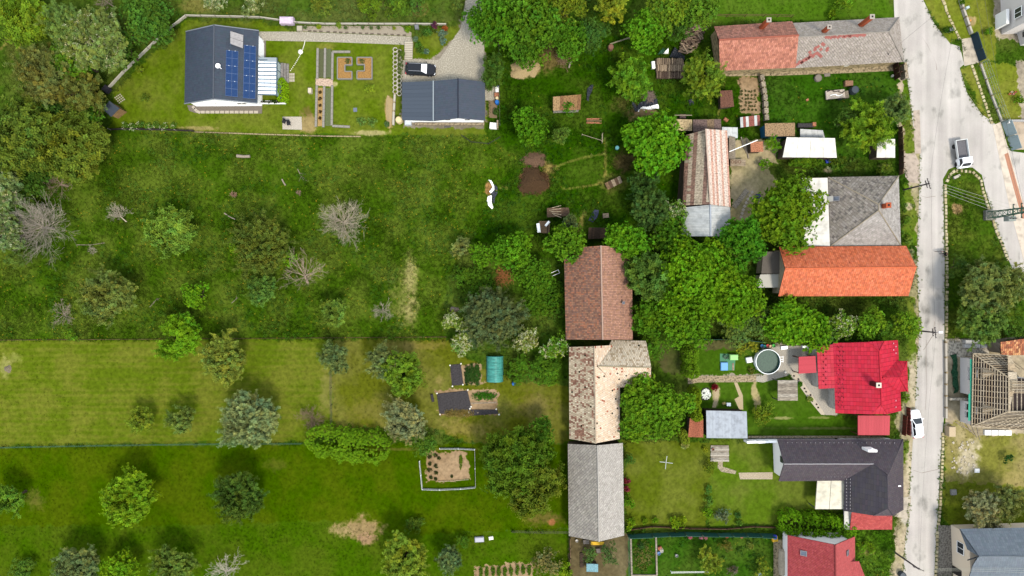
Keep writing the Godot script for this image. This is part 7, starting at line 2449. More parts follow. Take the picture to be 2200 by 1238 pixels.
	for c in [[612,263,-25,"black garden chair on the square terrace slab, beside its twin's back"],[622,267,5,"black garden chair on the square terrace slab, near its middle"]]:
		var t:=thing("garden_chair",c[3],"chair",at(c[0],c[1],0.06))
		t.rotation_degrees.y=c[2]
		var bm:=mat("black_fabric",lin(44,44,50),0.8)
		var s:=MB.new()
		s.cbox(Vector3(0,0.42,0),Vector3(0.52,0.05,0.5),0.02)
		chpart(t,"seat",s,bm)
		s=MB.new()
		s.box(Vector3(0,0.72,-0.3),Vector3(0.5,0.62,0.04),Basis(Vector3.RIGHT,-0.3))
		chpart(t,"backrest",s,bm)
		for x in [-0.23,0.23]:
			for z in [-0.22,0.22]:
				s=MB.new()
				s.bar(Vector3(x,0,z),Vector3(x,0.42,z),0.035,0.035)
				chpart(t,"leg",s,bm)
			s=MB.new()
			s.bar(Vector3(x,0.62,-0.26),Vector3(x,0.6,0.2),0.05,0.03)
			chpart(t,"armrest",s,bm)
	# vegetable beds with black sheet
	var blk:=mat("black_sheet",lin(70,66,68),0.75,"stain",0.5)
	for b in [[[[967,784],[990,782],[996,827],[971,829]],"black weed sheet on the bed beside turquoise tunnel"],[[[938,846],[1004,839],[1012,872],[1006,886],[944,890]],"larger black weed sheet with folds below the beds"],[[[1010,880],[1068,880],[1071,889],[1000,894]],"narrow black sheet strip at lower bed edge"]]:
		tarp("weed_sheet",b[1],"sheet",b[0],0.1,blk)
		for p in b[0]:
			block("white_peg","small white stone holding down a black weed sheet","stone",p[0]+rng.randf_range(-2,2),p[1]+rng.randf_range(-2,2),Vector3(0.22,0.14,0.2),mat("white_stone",Color.WHITE),rng.randf()*90,0.03,"stones on the weed sheets",0.05)
	for b in [[1004,805,0.35,1.5,[60,92,40],"green seedling row beside the small black sheet"],[1013,804,0.4,1.4,[66,104,40],"green seedling row beside the brown board"],[1024,806,0.5,1.5,[64,106,38],"green seedling row near the turquoise tunnel"],[1042,851,1.7,0.6,[66,128,24],"dense bright green crop in the lower bed"]]:
		var c:=at(b[0],b[1])
		var t:=thing("crop_row",b[5],"crop",c)
		leaf_blob(t,"leaves",c+Vector3(0,0.05,0),Vector3(b[2]*1.15,0.3,b[3]*1.15),int(90*b[2]*b[3]+90),"fine",[lin(b[4][0],b[4][1],b[4][2])],0.32)
	block("bed_board","brown board between two seedling rows","board",1018,804,Vector3(0.22,0.06,2.6),mat("brown_board",Color.WHITE),4)
	block("bed_board","pale board below the dense green crop","board",1039,866,Vector3(4.0,0.06,0.22),mat("pale_board",Color.WHITE),2)
	block("bed_board","short pale board beside the dry straw","board",1025,887,Vector3(1.2,0.06,0.22),mat("pale_board",Color.WHITE),0)
	block("black_bag","dark rubber boot pair beside the weed sheet","bag",929,855,Vector3(0.4,0.3,1.2),blk,12,0,"",0.1)
	var straw:=thing("straw_pile","strewn dry straw along the weed sheet edge","straw",at(985,888))
	leaf_blob(straw,"stalks",at(985,888)+Vector3(0,0.04,0),Vector3(2.6,0.12,0.5),130,"blade",[lin(186,164,96)],0.5)
	# turquoise tunnel
	var tn:=thing("poly_tunnel","turquoise plastic garden tunnel beside vegetable beds","garden tunnel",at(1063,793))
	var a:=at(1063,766,0.6)
	var b2:=at(1063,821,0.6)
	var fm:=mat("turquoise_film",lin(92,184,172),0.35,"wood",0.25)
	for seg in 4:
		var z0:=lerpf(a.z,b2.z,seg/4.0)
		var z1:=lerpf(a.z,b2.z,(seg+1)/4.0)
		var mb:=MB.new()
		for k in 12:
			var t0:=PI*k/12
			var t1:=PI*(k+1)/12
			var w:=1.28
			mb.quad(Vector3(a.x+cos(t0)*w,sin(t0)*1.3,z1),Vector3(a.x+cos(t0)*w,sin(t0)*1.3,z0),Vector3(a.x+cos(t1)*w,sin(t1)*1.3,z0),Vector3(a.x+cos(t1)*w,sin(t1)*1.3,z1))
		obj("film",mb,fm,tn)
		var hoop:=MB.new()
		var pts:=[]
		var rad:=[]
		for k in 13:
			pts.append(Vector3(a.x+cos(PI*k/12)*1.3,sin(PI*k/12)*1.32,z0))
			rad.append(0.03)
		hoop.tube(pts,rad,5)
		obj("hoop",hoop,mat("hoop_teal",lin(60,140,132),0.5),tn)
	for zz in [a.z,b2.z]:
		var mb:=MB.new()
		var ring:=[]
		for k in 13:ring.append(Vector3(a.x+cos(PI*k/12)*1.28,sin(PI*k/12)*1.3,zz))
		mb.fan(ring)
		obj("end_wall",mb,fm,tn)
	# seed bed rows
	for s in [[[923,982],0.3],[[936,978],0.3],[[943,985],0.28],[[924,996],0.32],[[937,1002],0.3],[[924,1010],0.32],[[937,1016],0.26],[[926,1026],0.3],[[936,1029],0.24],[[971,1024],0.2]]:
		var c:=at(s[0][0],s[0][1])
		var t:=thing("bed_plant","small dark plant in the white-fenced soil bed","plant",c,"plants of the white-fenced bed")
		leaf_blob(t,"leaves",c+Vector3(0,0.05,0),Vector3(s[1],0.22,s[1]),20,"fine",[lin(62,76,30)],0.26)
	var row:=thing("crop_row","bright green seedling row in white-fenced bed","crop",at(990,993))
	leaf_blob(row,"leaves",at(990,993)+Vector3(0,0.05,0),Vector3(0.22,0.18,1.2),70,"fine",[lin(110,140,30)],0.26)
	rail_fence("bed_edge","thin pale string along white-fenced bed's lower edge",[[943,1034],[975,1033],[1006,1030]],0.25,2.2,mat("pale_pole",Color.WHITE),[0.2])
	for i in 9:
		var t:=thing("crop_row","green row in the striped plot at the lower edge","crop",at(1035+i*13,1228),"rows of the striped plot")
		leaf_blob(t,"leaves",at(1035+i*13 - 2,1230 - i*0.8)+Vector3(0,0.05,0),Vector3(0.25,0.25,0.9),50,"fine",[lin(96,132,30)],0.32)
	for i in 30:
		var c:=at(1593+(i%5)*7.5+rng.randf_range(-2,2),196+(i/5)*8+rng.randf_range(-2,2))
		var t:=thing("bed_plant","tiny seedling in the sandy bed by the brown hut","plant",c,"seedlings of the sandy bed")
		leaf_blob(t,"leaves",c+Vector3(0,0.02,0),Vector3(0.16,0.12,0.16),8,"fine",[lin(92,100,50)],0.22)
	# red house garden
	var pc:=at(1645,776)
	var pt:=thing("round_pool","round above-ground pool of green water with white rim","pool",pc)
	var mb:=MB.new()
	mb.lathe(pc,[Vector2(1.86,0.0),Vector2(1.86,1.1)],40)
	obj("outer_wall",mb,mat("pool_white",Color(0.6,0.62,0.62),0.5),pt)
	mb=MB.new()
	mb.lathe(pc,[Vector2(1.89,1.06),Vector2(1.89,1.11),Vector2(1.81,1.11),Vector2(1.81,1.06)],40)
	obj("rim",mb,mat("pool_white",Color.WHITE),pt)
	mb=MB.new()
	mb.lathe(pc,[Vector2(1.82,1.08),Vector2(1.8,0.5)],40)
	obj("liner",mb,mat("pool_teal",lin(20,84,92),0.5),pt)
	mb=MB.new()
	mb.lathe(pc,[Vector2(1.81,0.55),Vector2(0.0,0.55)],40)
	obj("water",mb,mat("pool_water",lin(80,100,80),0.15,"blotch",0.5),pt)
	for k in 10:
		var s:=MB.new()
		var d:=Vector3(cos(TAU*k/10),0,sin(TAU*k/10))
		s.bar(pc+d*1.95,pc+d*1.93+Vector3(0,1.05,0),0.06,0.06)
		obj("brace",s,mat("pool_white",Color.WHITE),pt)
	block("pool_pump","white pump tank beside the round pool","pump",1608,773,Vector3(0.85,0.7,0.8),mat("white_plastic",Color.WHITE),10,0,"",0.2)
	var lad:=thing("pool_ladder","white folding ladder lying beside the pool","ladder",at(1678,772,0.02))
	for s in [[-0.3],[0.3]]:
		mb=MB.new()
		mb.bar(at(1678,772)+Vector3(s[0],0.08,-0.5),at(1678,772)+Vector3(s[0],0.08,0.5),0.06,0.05)
		obj("rail",mb,mat("white_paint",Color.WHITE),lad)
	for k in 3:
		mb=MB.new()
		mb.bar(at(1678,772)+Vector3(-0.3,0.08,-0.35+k*0.35),at(1678,772)+Vector3(0.3,0.08,-0.35+k*0.35),0.08,0.04)
		obj("rung",mb,MT["white_paint"],lad)
	var cols:=[["blue bucket by the pool",[30,100,160]],["teal bucket by the pool",[40,150,130]],["red bucket by the pool",[200,70,70]],["cream bucket by the pool",[220,196,150]],["green pail by the pool",[80,190,80]]]
	for i in 5:
		bucket(1636+i*6.2,743+(i%2)*1.5,0.26,cols[i][0]+[""," beside the blue one"," in the bucket row"," in the bucket row"," at the row end"][i],cols[i][1])
	block("white_bench","white folded sunbed above the pool terrace","sunbed",1684,747,Vector3(1.0,0.3,0.5),MT["white_paint"],5)
	block("white_bench","white long bench under the big bright tree","bench",1738,746,Vector3(2.2,0.4,0.4),MT["white_paint"],-4)
	bucket(1687,800,0.2,"white ball lamp on the patio edge",[240,236,226])
	# play mat
	sheet("play_mat",[[1547,760],[1581,761],[1578,796],[1547,796]],0.03,mat("mat_green",lin(92,150,112),0.8,"fine",0.5))
	block("toy_slide","pale green toy play slide on the green mat","toy slide",1574,767,Vector3(1.25,0.8,0.85),mat("toy_green",lin(166,222,140),0.6),0,0,"",0.1)
	block("toy_table","light blue toy slide on the green mat","toy slide",1555,787,Vector3(1.1,0.4,1.25),mat("toy_blue",lin(120,176,230),0.6),0,0,"",0.08)
	bucket(1558,767,0.34,"round dark green toy seat on the green mat",[52,92,66])
	block("mat_edge","pale board edge on the green play mat","board",1575,788,Vector3(0.3,0.08,1.1),mat("pale_board",Color.WHITE))
	# white gravel diagonal strip
	sheet("gravel_bed",[[1699,803],[1712,800],[1770,886],[1772,892],[1764,891],[1742,864]],0.05,mat("white_gravel",lin(226,212,190),0.95,"rough",1.0))
	for i in 9:
		block("dark_stone","dark stone in the diagonal white gravel strip","stone",1706+i*6.5+(i%2)*3,808+i*9 - (i%3)*2,Vector3(0.22,0.14,0.22),mat("stone_black",lin(56,48,48),0.9),rng.randf()*90,0.05,"dark stones in the white gravel",0.05)
	# round gravel bed with dark rim
	var gb:=thing("round_bed","rounded bed of white pebbles with dark rim","garden bed",at(1517,850))
	mb=MB.new()
	mb.prism(pxpoly([[1505,842],[1511,834],[1522,833],[1528,842],[1528,852],[1522,860],[1508,860],[1504,852]]),0,0.06)
	obj("rim",mb,mat("stone_black",Color.WHITE),gb)
	var pb:=MB.new()
	pb.lathe(Vector3.ZERO,[Vector2(0.1,0.0),Vector2(0.11,0.04),Vector2(0.06,0.09),Vector2(0.0,0.1)],6)
	var pm:=pb.mesh(Vector3.ZERO)
	for i in 90:
		var ang:=rng.randf()*TAU
		var rr:=sqrt(rng.randf())
		inst("pebble",pm,mat("pebble_white",Color(0.42,0.44,0.4),0.9),gb,Transform3D(Basis(Vector3.UP,rng.randf()*TAU).scaled(Vector3.ONE*rng.randf_range(0.7,1.4)),at(1516.5+cos(ang)*rr*9.5,847+sin(ang)*rr*11)+Vector3(0,0.06,0)))
	sheet("gravel_bed",[[1534,838],[1545,836],[1544,856],[1538,876],[1530,876],[1535,858]],0.02,mat("cream_gravel",lin(210,190,152),0.95,"rough",1.0))
	sheet("garden_path",[[1577,822],[1584,822],[1596,850],[1597,880],[1588,880],[1578,858],[1588,852]],0.02,mat("cream_gravel",Color.WHITE))
	block("white_crate","white garden crate on the lawn","crate",1565,869,Vector3(0.65,0.25,0.5),MT["white_paint"],0)
	block("garden_gnome_stone","yellowish stone beside the white crate","stone",1555,867,Vector3(0.5,0.3,0.35),mat("ochre_stone",lin(190,170,110),0.9),20,0,"",0.1)
	# small deck
	var dk:=thing("wooden_deck","small square deck of pale grey planks","deck",at(1546,973))
	for i in 9:
		mb=MB.new()
		var z:=at(1546,958.5+i*3.9)
		mb.cbox(z+Vector3(0,0.12,0),Vector3(2.75+(i%3)*0.04,0.08,0.255),0.01)
		obj("plank",mb,mat(["grey_plank2","grey_plank4","slab_pale"][i%3],Color.WHITE),dk)
	bucket(1531,965,0.2,"brown flower pot on the plank deck's edge",[140,90,66])
	# rotary clothes line
	var cl:=thing("clothes_line","four-armed rotary clothes line on the lawn","clothes line",at(1426,988))
	mb=MB.new()
	mb.tube([at(1426,988),at(1426,988)+Vector3(0,1.7,0)],[0.04,0.035],8)
	obj("pole",mb,mat("grey_steel",Color.WHITE),cl)
	for k in 4:
		mb=MB.new()
		var d:=Vector3(cos(TAU*k/4+0.12),0.12,sin(TAU*k/4+0.12))
		mb.bar(at(1426,988)+Vector3(0,1.6,0),at(1426,988)+Vector3(0,1.6,0)+d*1.0,0.09,0.06)
		obj("arm",mb,mat("pale_steel",lin(176,182,180),0.5),cl)
	# bed with timber edges bottom
	var tb:=thing("timber_bed","long weedy bed framed by pale timbers","garden bed",at(1380,1200))
	for e in [[[1355,1156],[1357,1236]],[[1409,1152],[1411,1236]],[[1356,1236],[1411,1236]]]:
		mb=MB.new()
		mb.bar(at(e[0][0],e[0][1])+Vector3(0,0.12,0),at(e[1][0],e[1][1])+Vector3(0,0.12,0),0.24,0.24+0.01*(e[0][0]%3))
		obj("timber",mb,mat("grey_plank2",Color.WHITE),tb)
	leaf_blob(tb,"weeds",at(1383,1195)+Vector3(0,0.05,0),Vector3(1.6,0.2,2.6),260,"fine",[lin(124,130,60),lin(146,138,80),lin(92,122,40)],0.3)
	for f in [[1482,1154,[220,120,140]],[1515,1154,[214,130,150]],[1505,1154,[220,140,160]],[1560,1151,[196,70,70]],[1592,1151,[210,120,110]],[1420,1180,[230,226,220]]]:
		var c:=at(f[0],f[1])
		var t:=thing("flower_clump","pink or white flower clump by the green sheet fence","flowers",c,"flower clumps by the green fence")
		leaf_blob(t,"blooms",c+Vector3(0,0.3,0),Vector3(0.25,0.2,0.2),16,"flower",[lin(f[2][0],f[2][1],f[2][2])],0.4)
	block("toy_heap","red and brown tool box beside timber bed","box",1417,1177,Vector3(0.6,0.4,0.5),mat("red_board",Color.WHITE),20)
	bucket(1421,1183,0.26,"white enamel bowl beside timber bed",[236,230,224])
	bucket(1415,1188,0.28,"blue washing bowl beside timber bed",[90,130,180])
	bucket(1453,1193,0.24,"grey bucket alone on the lower garden grass",[150,150,150])
	rail_fence("bean_frame","low white line frame in the lower garden",[[1441,1227],[1518,1226]],0.8,5.4,mat("white_paint",Color.WHITE),[0.75,0.4],0.03)

func chpart(t:Node,n:String,mb:MB,m:Material)->void:
	var o:=MeshInstance3D.new()
	o.name=n
	o.mesh=mb.mesh(Vector3.ZERO)
	o.material_override=m
	t.add_child(o,true)

func bucket(px:float,py:float,r:float,label:String,c:Array,y:=0.02,h:=0.34)->void:
	var p:=at(px,py,y)
	var t:=thing("bucket",label,"bucket" if not label.contains("ball") else "garden lamp",p)
	var m:=mat("bucket_%d_%d_%d"%[c[0],c[1],c[2]],lin(c[0],c[1],c[2]),0.5)
	var mb:=MB.new()
	if label.contains("ball"):
		mb.lathe(p,[Vector2(0.05,0.0),Vector2(r,r),Vector2(r*0.7,r*1.7),Vector2(0.0,r*2)],12)
		obj("globe",mb,m,t)
		return
	mb.lathe(p,[Vector2(r*0.8,0.0),Vector2(r,h),Vector2(r*0.88,h),Vector2(r*0.76,h*0.5),Vector2(0.0,h*0.5)],14)
	obj("body",mb,m,t)
	mb=MB.new()
	mb.tube([p+Vector3(-r,h,0),p+Vector3(-r*0.5,h*1.15,r*0.7),p+Vector3(r*0.5,h*1.15,r*0.7),p+Vector3(r,h,0)],[0.015,0.015,0.015,0.015],4)
	obj("handle",mb,mat("grey_steel",Color.WHITE),t)

# ---------------------------------------------------------------- loose things
func tarp(called:String,label:String,cat:String,pts:Array,h:float,m:Material,y:=0.03)->void:
	var poly:=pxpoly(pts)
	var lo:=poly[0]
	var hi:=poly[0]
	for p in poly:
		lo=lo.min(p); hi=hi.max(p)
	var P:=PackedVector2Array(poly)
	var step:=maxf(0.12,(hi - lo).length()/26.0)
	var y0:=lo.y
	while y0<hi.y:
		var x0:=lo.x
		while x0<hi.x:
			var q:=Vector2(x0+rng.randf()*step*0.6,y0+rng.randf()*step*0.6)
			if Geometry2D.is_point_in_polygon(q,poly):P.append(q)
			x0+=step
		y0+=step
	var tri:=Geometry2D.triangulate_delaunay(P)
	var fn:=FastNoiseLite.new()
	fn.frequency=0.55
	fn.seed=rng.randi()%999
	var V:=[]
	for i in P.size():
		var e:=0.0 if i<poly.size() else 1.0
		V.append(Vector3(P[i].x,y+(absf(fn.get_noise_2d(P[i].x*2,P[i].y*2))*h*1.4+h*0.25)*e,P[i].y))
	var mb:=MB.new()
	for i in range(0,tri.size(),3):
		var c:=(P[tri[i]]+P[tri[i+1]]+P[tri[i+2]])/3
		if not Geometry2D.is_point_in_polygon(c,poly):continue
		var a:Vector3=V[tri[i]]
		var b:Vector3=V[tri[i+1]]
		var d:Vector3=V[tri[i+2]]
		if (b - a).cross(d - a).y>0:mb.tri(a,b,d)
		else:mb.tri(a,d,b)
	tag(obj(called,mb,m,self,at(pts[0][0],pts[0][1])),label,cat)

func mound(called:String,label:String,px:float,py:float,rx:float,ry:float,h:float,m:Material,cat:="heap")->void:
	var mb:=MB.new()
	var c:=at(px,py)
	var R:=7
	var S:=18
	var grid:=[]
	for r in R+1:
		var ring:=[]
		for k in S:
			var t:=TAU*k/S
			var f:=float(r)/R
			var w:=1.0+0.14*sin(t*3+px)+0.08*sin(t*5+py)
			var j:=rng.randf_range(-0.08,0.08)*h if r>0 and r<R else 0.0
			ring.append(c+Vector3(cos(t)*rx/PPM*f*w,h*pow(cos(f*PI/2),1.2)+j+0.006,sin(t)*ry/PPM*f*w))
		grid.append(ring)
	for r in R:
		for k in S:
			var k2:=(k+1)%S
			mb.quad(grid[r][k],grid[r][k2],grid[r+1][k2],grid[r+1][k]) if (grid[r][k2] - grid[r+1][k]).cross(grid[r+1][k2] - grid[r][k]).y>0 else mb.quad(grid[r+1][k],grid[r+1][k2],grid[r][k2],grid[r][k])
	tag(obj(called,mb,m,self,c),label,cat)

func barrel(px:float,py:float,r:float,h:float,label:String,m:Material,y:=0.0,cat:="barrel")->void:
	var p:=at(px,py,y)
	var t:=thing("barrel",label,cat,p)
	var mb:=MB.new()
	mb.lathe(p,[Vector2(r*0.94,0.0),Vector2(r,h*0.1),Vector2(r*1.04,h*0.33),Vector2(r,h*0.5),Vector2(r*1.04,h*0.67),Vector2(r,h*0.92),Vector2(r*0.95,h)],18)
	obj("body",mb,m,t)
	mb=MB.new()
	mb.lathe(p,[Vector2(r*0.95,h),Vector2(r*0.88,h+0.02),Vector2(r*0.85,h - 0.03),Vector2(0.0,h - 0.02)],18)
	obj("lid",mb,m,t)

func build_yard_things()->void:
	var bark:=[mat("log_a",lin(168,146,122),0.95,"rough",1.2),mat("log_b",lin(140,120,102),0.95,"rough",1.2),mat("log_c",lin(196,172,144),0.95,"rough",1.2),mat("log_d",lin(112,92,80),0.95,"rough",1.2)]
	var lm:=MB.new()
	lm.tube([Vector3(-0.5,0,0),Vector3(0,0.02,0.015),Vector3(0.5,0,0)],[0.12,0.125,0.115],8)
	var me:=lm.mesh(Vector3.ZERO)
	# tumbled heap
	for i in 110:
		var f:=rng.randf()
		var px:=lerpf(1497,1474,f)+rng.randf_range(-17,17)*(1.0 - 0.2*f)
		var py:=lerpf(58,116,f)
		var d:=Vector2((px - lerpf(1497,1474,f))/18.0,0).length()
		var lay:=rng.randf()*0.75*(1.0 - d*d*0.8)
		var b:=Basis(Vector3.UP,deg_to_rad(rng.randf_range(-60,30))).rotated(Vector3.RIGHT,rng.randf_range(-0.15,0.15)).scaled(Vector3.ONE*1.0)
		b=b*Basis.from_scale(Vector3(rng.randf_range(0.9,1.5),rng.randf_range(0.6,1.0),rng.randf_range(0.6,1.0)))
		var o:=inst("firewood_log",me,bark[rng.randi()%4],self,Transform3D(b,at(px,py,0)+Vector3(0,0.09+lay,0)))
		o.name=numbered("firewood_log")
		tag(o,"log in the tumbled firewood heap beside red-tiled house","log","tumbled firewood heap")
	# stacked cordwood, three rows of upright-laid logs
	for r in 3:
		for lay in 4:
			for i in 15:
				if lay==3 and rng.randf()<0.12:continue
				var px:=1409.0+i*3.9+(lay%2)*1.9+r*1.0
				var py:=136.0+r*13.6
				if px>1468:continue
				var b:=Basis(Vector3.UP,PI/2+rng.randf_range(-0.06,0.06))*Basis.from_scale(Vector3(0.95,rng.randf_range(0.85,1.1),rng.randf_range(0.9,1.15)))
				var o:=inst("cordwood_log",me,bark[[0,2,1,0][rng.randi()%4]] if r<2 else bark[[1,3,3,0][rng.randi()%4]],self,Transform3D(b,at(px,py,0)+Vector3(0,0.13+lay*0.23 - (0.1 if r==2 else 0.0)*lay,rng.randf_range(-0.04,0.04))))
				o.name=numbered("cordwood_log")
				tag(o,"split log in the neatly stacked cordwood rows","log","stacked cordwood")
	block("white_sack","white plastic sack at the cordwood stack's end","sack",1403,141,Vector3(0.5,0.5,1.1),mat("white_plastic",Color.WHITE),5,0,"",0.1)
	var blk:=mat("black_tarp",lin(58,62,70),0.5)
	var wht:=mat("white_tarp",Color(0.72,0.72,0.7),0.5)
	tarp("black_tarp","dark blue-black tarpaulin behind the cordwood","tarpaulin",[[1437,124],[1449,101],[1456,110],[1470,122],[1471,132],[1450,126]],0.7,blk)
	tarp("white_tarp","white scrap of tarpaulin with black edge in grass above cordwood","tarpaulin",[[1424,116],[1436,103],[1436,116]],0.3,wht)
	tarp("green_tarp","dark green tarpaulin beside the white scrap","tarpaulin",[[1412,118],[1424,103],[1432,104],[1424,116]],0.2,mat("green_tarp",lin(40,84,60),0.6))
	tarp("black_tarp","twisted black tarpaulin beside the rusty-roofed shed","tarpaulin",[[1261,192],[1268,184],[1275,182],[1272,196],[1266,208],[1265,218],[1260,216]],0.4,blk)
	tarp("black_tarp","black sheet over the sand heap under fruit tree","tarpaulin",[[1356,216],[1368,230],[1372,222],[1390,214],[1412,212],[1414,226],[1384,232],[1366,242],[1359,232]],0.5,blk)
	tarp("white_tarp","white sheet folded over the sand heap under fruit tree","tarpaulin",[[1368,240],[1378,231],[1396,228],[1414,225],[1415,234],[1396,237],[1372,243]],0.45,wht,0.1)
	tarp("white_tarp","white plastic sheet lying in the open meadow, upper piece","tarpaulin",[[1049,386],[1056,388],[1062,400],[1062,410],[1054,416],[1051,412],[1058,402]],0.3,wht)
	tarp("black_tarp","black plastic sheet between the white pieces in the meadow","tarpaulin",[[1062,396],[1069,402],[1069,416],[1064,424],[1062,438],[1057,434],[1058,420],[1054,417],[1062,408]],0.3,blk)
	tarp("white_tarp","white plastic sheet lying in the open meadow, lower piece","tarpaulin",[[1048,422],[1057,420],[1056,434],[1060,446],[1057,450],[1049,442],[1046,432]],0.25,wht)
	tarp("black_tarp","small crumpled black bag under yellowish fruit tree","bag",[[1478,216],[1488,212],[1491,224],[1482,227]],0.3,blk)
	tarp("blue_rag","crumpled slate-blue net lying near the pens","net",[[1264,474],[1270,462],[1278,450],[1287,452],[1284,466],[1274,478]],0.15,mat("blue_rag",lin(96,100,128),0.9,"rough",1.0))
	mound("sand_heap","low sand heap in the paddock below the grove",1120,152,26,18,0.6,mat("sand",lin(190,166,122),0.95,"fine",0.8))
	mound("sand_heap","sand heap's second hump beside the grove",1146,146,13,19,0.5,MT["sand"])
	mound("manure_heap","brown manure heap with pale chips in the paddock",1144,390,30,30,0.9,mat("manure",lin(112,84,56),0.95,"chips",0.7))
	mound("soil_heap","flat dark soil heap above the manure heap",1148,344,26,16,0.4,mat("soil_dark",lin(118,92,72),0.95,"stain",0.6))
	mound("sand_heap","brown sand showing from beneath the folded sheets",1384,240,26,9,0.5,mat("sand_brown",lin(160,134,94),0.95,"fine",0.8))
	mound("sand_strip","long tan sand strip against the pale narrow wall",838,238,10,33,0.25,MT["sand"])
	mound("stone_heap","small heap of pale stones on the mown field",17,793,8,8,0.35,mat("stone_pale",lin(186,170,144),0.95,"chips",1.2),"stone heap")
	mound("boulder","rounded grey boulder beside the elder bush",976,665,10,6,0.6,mat("boulder",lin(150,136,124),0.9,"fine",0.8),"boulder")
	# brush heaps
	for s in [[1210,124,15,[150,124,96],"brown brushwood pile at the grove's foot"],[1080,594,18,[172,112,66],"rust-brown straw and brush heap among weeds"],[1395,210,10,[150,130,120],"small tangle of sticks on the sand heap"]]:
		var t:=thing("brush_pile",s[4],"brush pile",at(s[0],s[1]))
		var mb:=MB.new()
		for i in 120:
			var a:=at(s[0]+rng.randfn(0,s[2]*0.45),s[1]+rng.randfn(0,s[2]*0.55))
			var yaw:=rng.randf()*TAU
			var l:=rng.randf_range(0.3,0.8)
			var y:=rng.randf()*0.55
			mb.tube([a+Vector3(-cos(yaw)*l,y,-sin(yaw)*l),a+Vector3(0,y+0.1,0),a+Vector3(cos(yaw)*l,maxf(0.02,y - 0.1),sin(yaw)*l)],[0.022,0.02,0.012],4,false)
		obj("sticks",mb,mat("brush_%d"%s[0],lin(s[3][0],s[3][1],s[3][2]),0.95),t)
	dry_branch(1225,138,110,1.3,"pale thick log lying against the brushwood pile","fallen_log",0.16,0)
	barrel(1311,105,0.42,1.0,"round brick well post in the shaded paddock",mat("well_brick",lin(150,110,92),0.9,"fine",0.9),0,"well")
	barrel(1325,319,0.3,0.7,"turquoise barrel under the bright walnut-like tree",mat("teal_barrel",lin(110,176,178),0.6))
	barrel(1104,824,0.3,0.5,"blue barrel at the green thicket's foot",mat("blue_barrel",lin(40,110,190),0.5))
	barrel(1068,222,0.32,0.9,"bright blue barrel beside the garage",MT["blue_barrel"])
	barrel(1068,213,0.25,0.7,"cream barrel beside the garage",mat("cream_barrel",lin(226,206,160),0.7))
	block("brown_crate","brown crate beside the garage barrels","crate",1067,205,Vector3(0.7,0.5,0.6),mat("brick_red",Color.WHITE),3)
	block("white_box","white box pair beside the garage's east wall","box",1068,194,Vector3(0.5,0.5,0.8),mat("white_panel",Color.WHITE),2)
	block("blue_box","dark blue crate beside the garage's east wall","crate",1068,188,Vector3(0.5,0.4,0.4),mat("navy",lin(60,70,110),0.7),2)
	sheet("gravel_bed",[[1050,216],[1068,216],[1068,254],[1050,253]],0.03,mat("brown_gravel",lin(150,128,100),0.95,"rough",1.0))
	block("white_table","white table with grey top beside garage corner","table",1060,272,Vector3(1.1,0.7,0.9),mat("white_panel",Color.WHITE),-5)
	block("plank_upright","pale board standing beside the white table","board",1069,270,Vector3(0.25,1.1,1.2),mat("pale_board",Color.WHITE),0)
	barrel(859,261,0.5,1.2,"cream round tank at the carport corner",MT["cream_barrel"],0,"tank")
	block("water_tank","translucent white water tank below the carport roof","tank",878,265,Vector3(1.0,0.9,0.8),mat("ibc_white",lin(206,212,220),0.5),0,0,"",0.08)
	block("dark_mat","dark doormat at the garage plinth","mat",961,272,Vector3(1.0,0.05,0.35),mat("mat_dark",lin(96,92,92),0.9))
	# wagon and barrel in the long house yard
	var w:=thing("hay_wagon","low wagon covered with pale torn sheeting and tubes","wagon",at(1791,205))
	var mb:=MB.new()
	mb.cbox(at(1791,205)+Vector3(0,0.55,0),Vector3(2.9,0.25,1.3),0.05,Basis(Vector3.UP,0.1))
	obj("bed",mb,mat("pale_sheet",lin(214,200,184),0.8,"stain",0.8),w)
	for k in 5:
		mb=MB.new()
		var a:=at(1773+k*6,200+(k%2)*8)+Vector3(0,0.75,0)
		mb.tube([a,a+Vector3(0.5,0.06,0.1*(k - 2)),a+Vector3(1.0,0,-0.15)],[0.06,0.06,0.05],6)
		obj("tube",mb,mat("dark_tube",lin(74,62,58),0.8) if k%2==0 else MT["white_plastic"],w)
	for x in [1778,1803]:
		for z in [196,215]:
			mb=MB.new()
			mb.tube([at(x,z)+Vector3(0,0.28,-0.06),at(x,z)+Vector3(0,0.28,0.06)],[0.28,0.28],12)
			obj("wheel",mb,mat("tyre",Color(0.02,0.02,0.02),0.9),w)
	barrel(1830,197,0.58,1.2,"big black round tank behind the torn-sheet wagon",mat("black_tank",lin(70,78,86),0.5),0,"tank")
	block("grey_crate","grey slatted crate between wagon and black tank","crate",1815,205,Vector3(0.7,0.6,1.1),mat("grey_slat",Color.WHITE),10)
	block("brick_hearth","small brick hearth with soot beside black tank","hearth",1821,181,Vector3(1.2,0.6,0.8),mat("hearth",lin(166,126,100),0.9,"stain",0.8),0)
	barrel(1756,169,0.55,0.5,"grey round stone well cap on the yard grass",mat("stone_grey",lin(150,140,130),0.9,"fine",0.8),0,"well")
	block("stone_slab","flat grey stone slab beside the round well cap","slab",1777,161,Vector3(0.9,0.12,0.5),MT["stone_grey"],5)
	block("orange_brick","single orange brick block in the yard grass","brick",1734,215,Vector3(0.4,0.2,0.35),mat("brick_red",Color.WHITE),30)
	bucket(1916,164,0.2,"white bucket beside the brown gate",[236,232,214])
	block("black_sheet_stack","stack of black sheets beside the board-roofed shed","sheet stack",1728,271,Vector3(2.4,0.6,0.6),mat("black_sheet",lin(70,66,68),0.75,"stain",0.5),0)
	block("brick_stack","small brick stack beside the black sheets","brick stack",1746,269,Vector3(0.55,0.7,0.6),mat("brick_red",Color.WHITE),0)
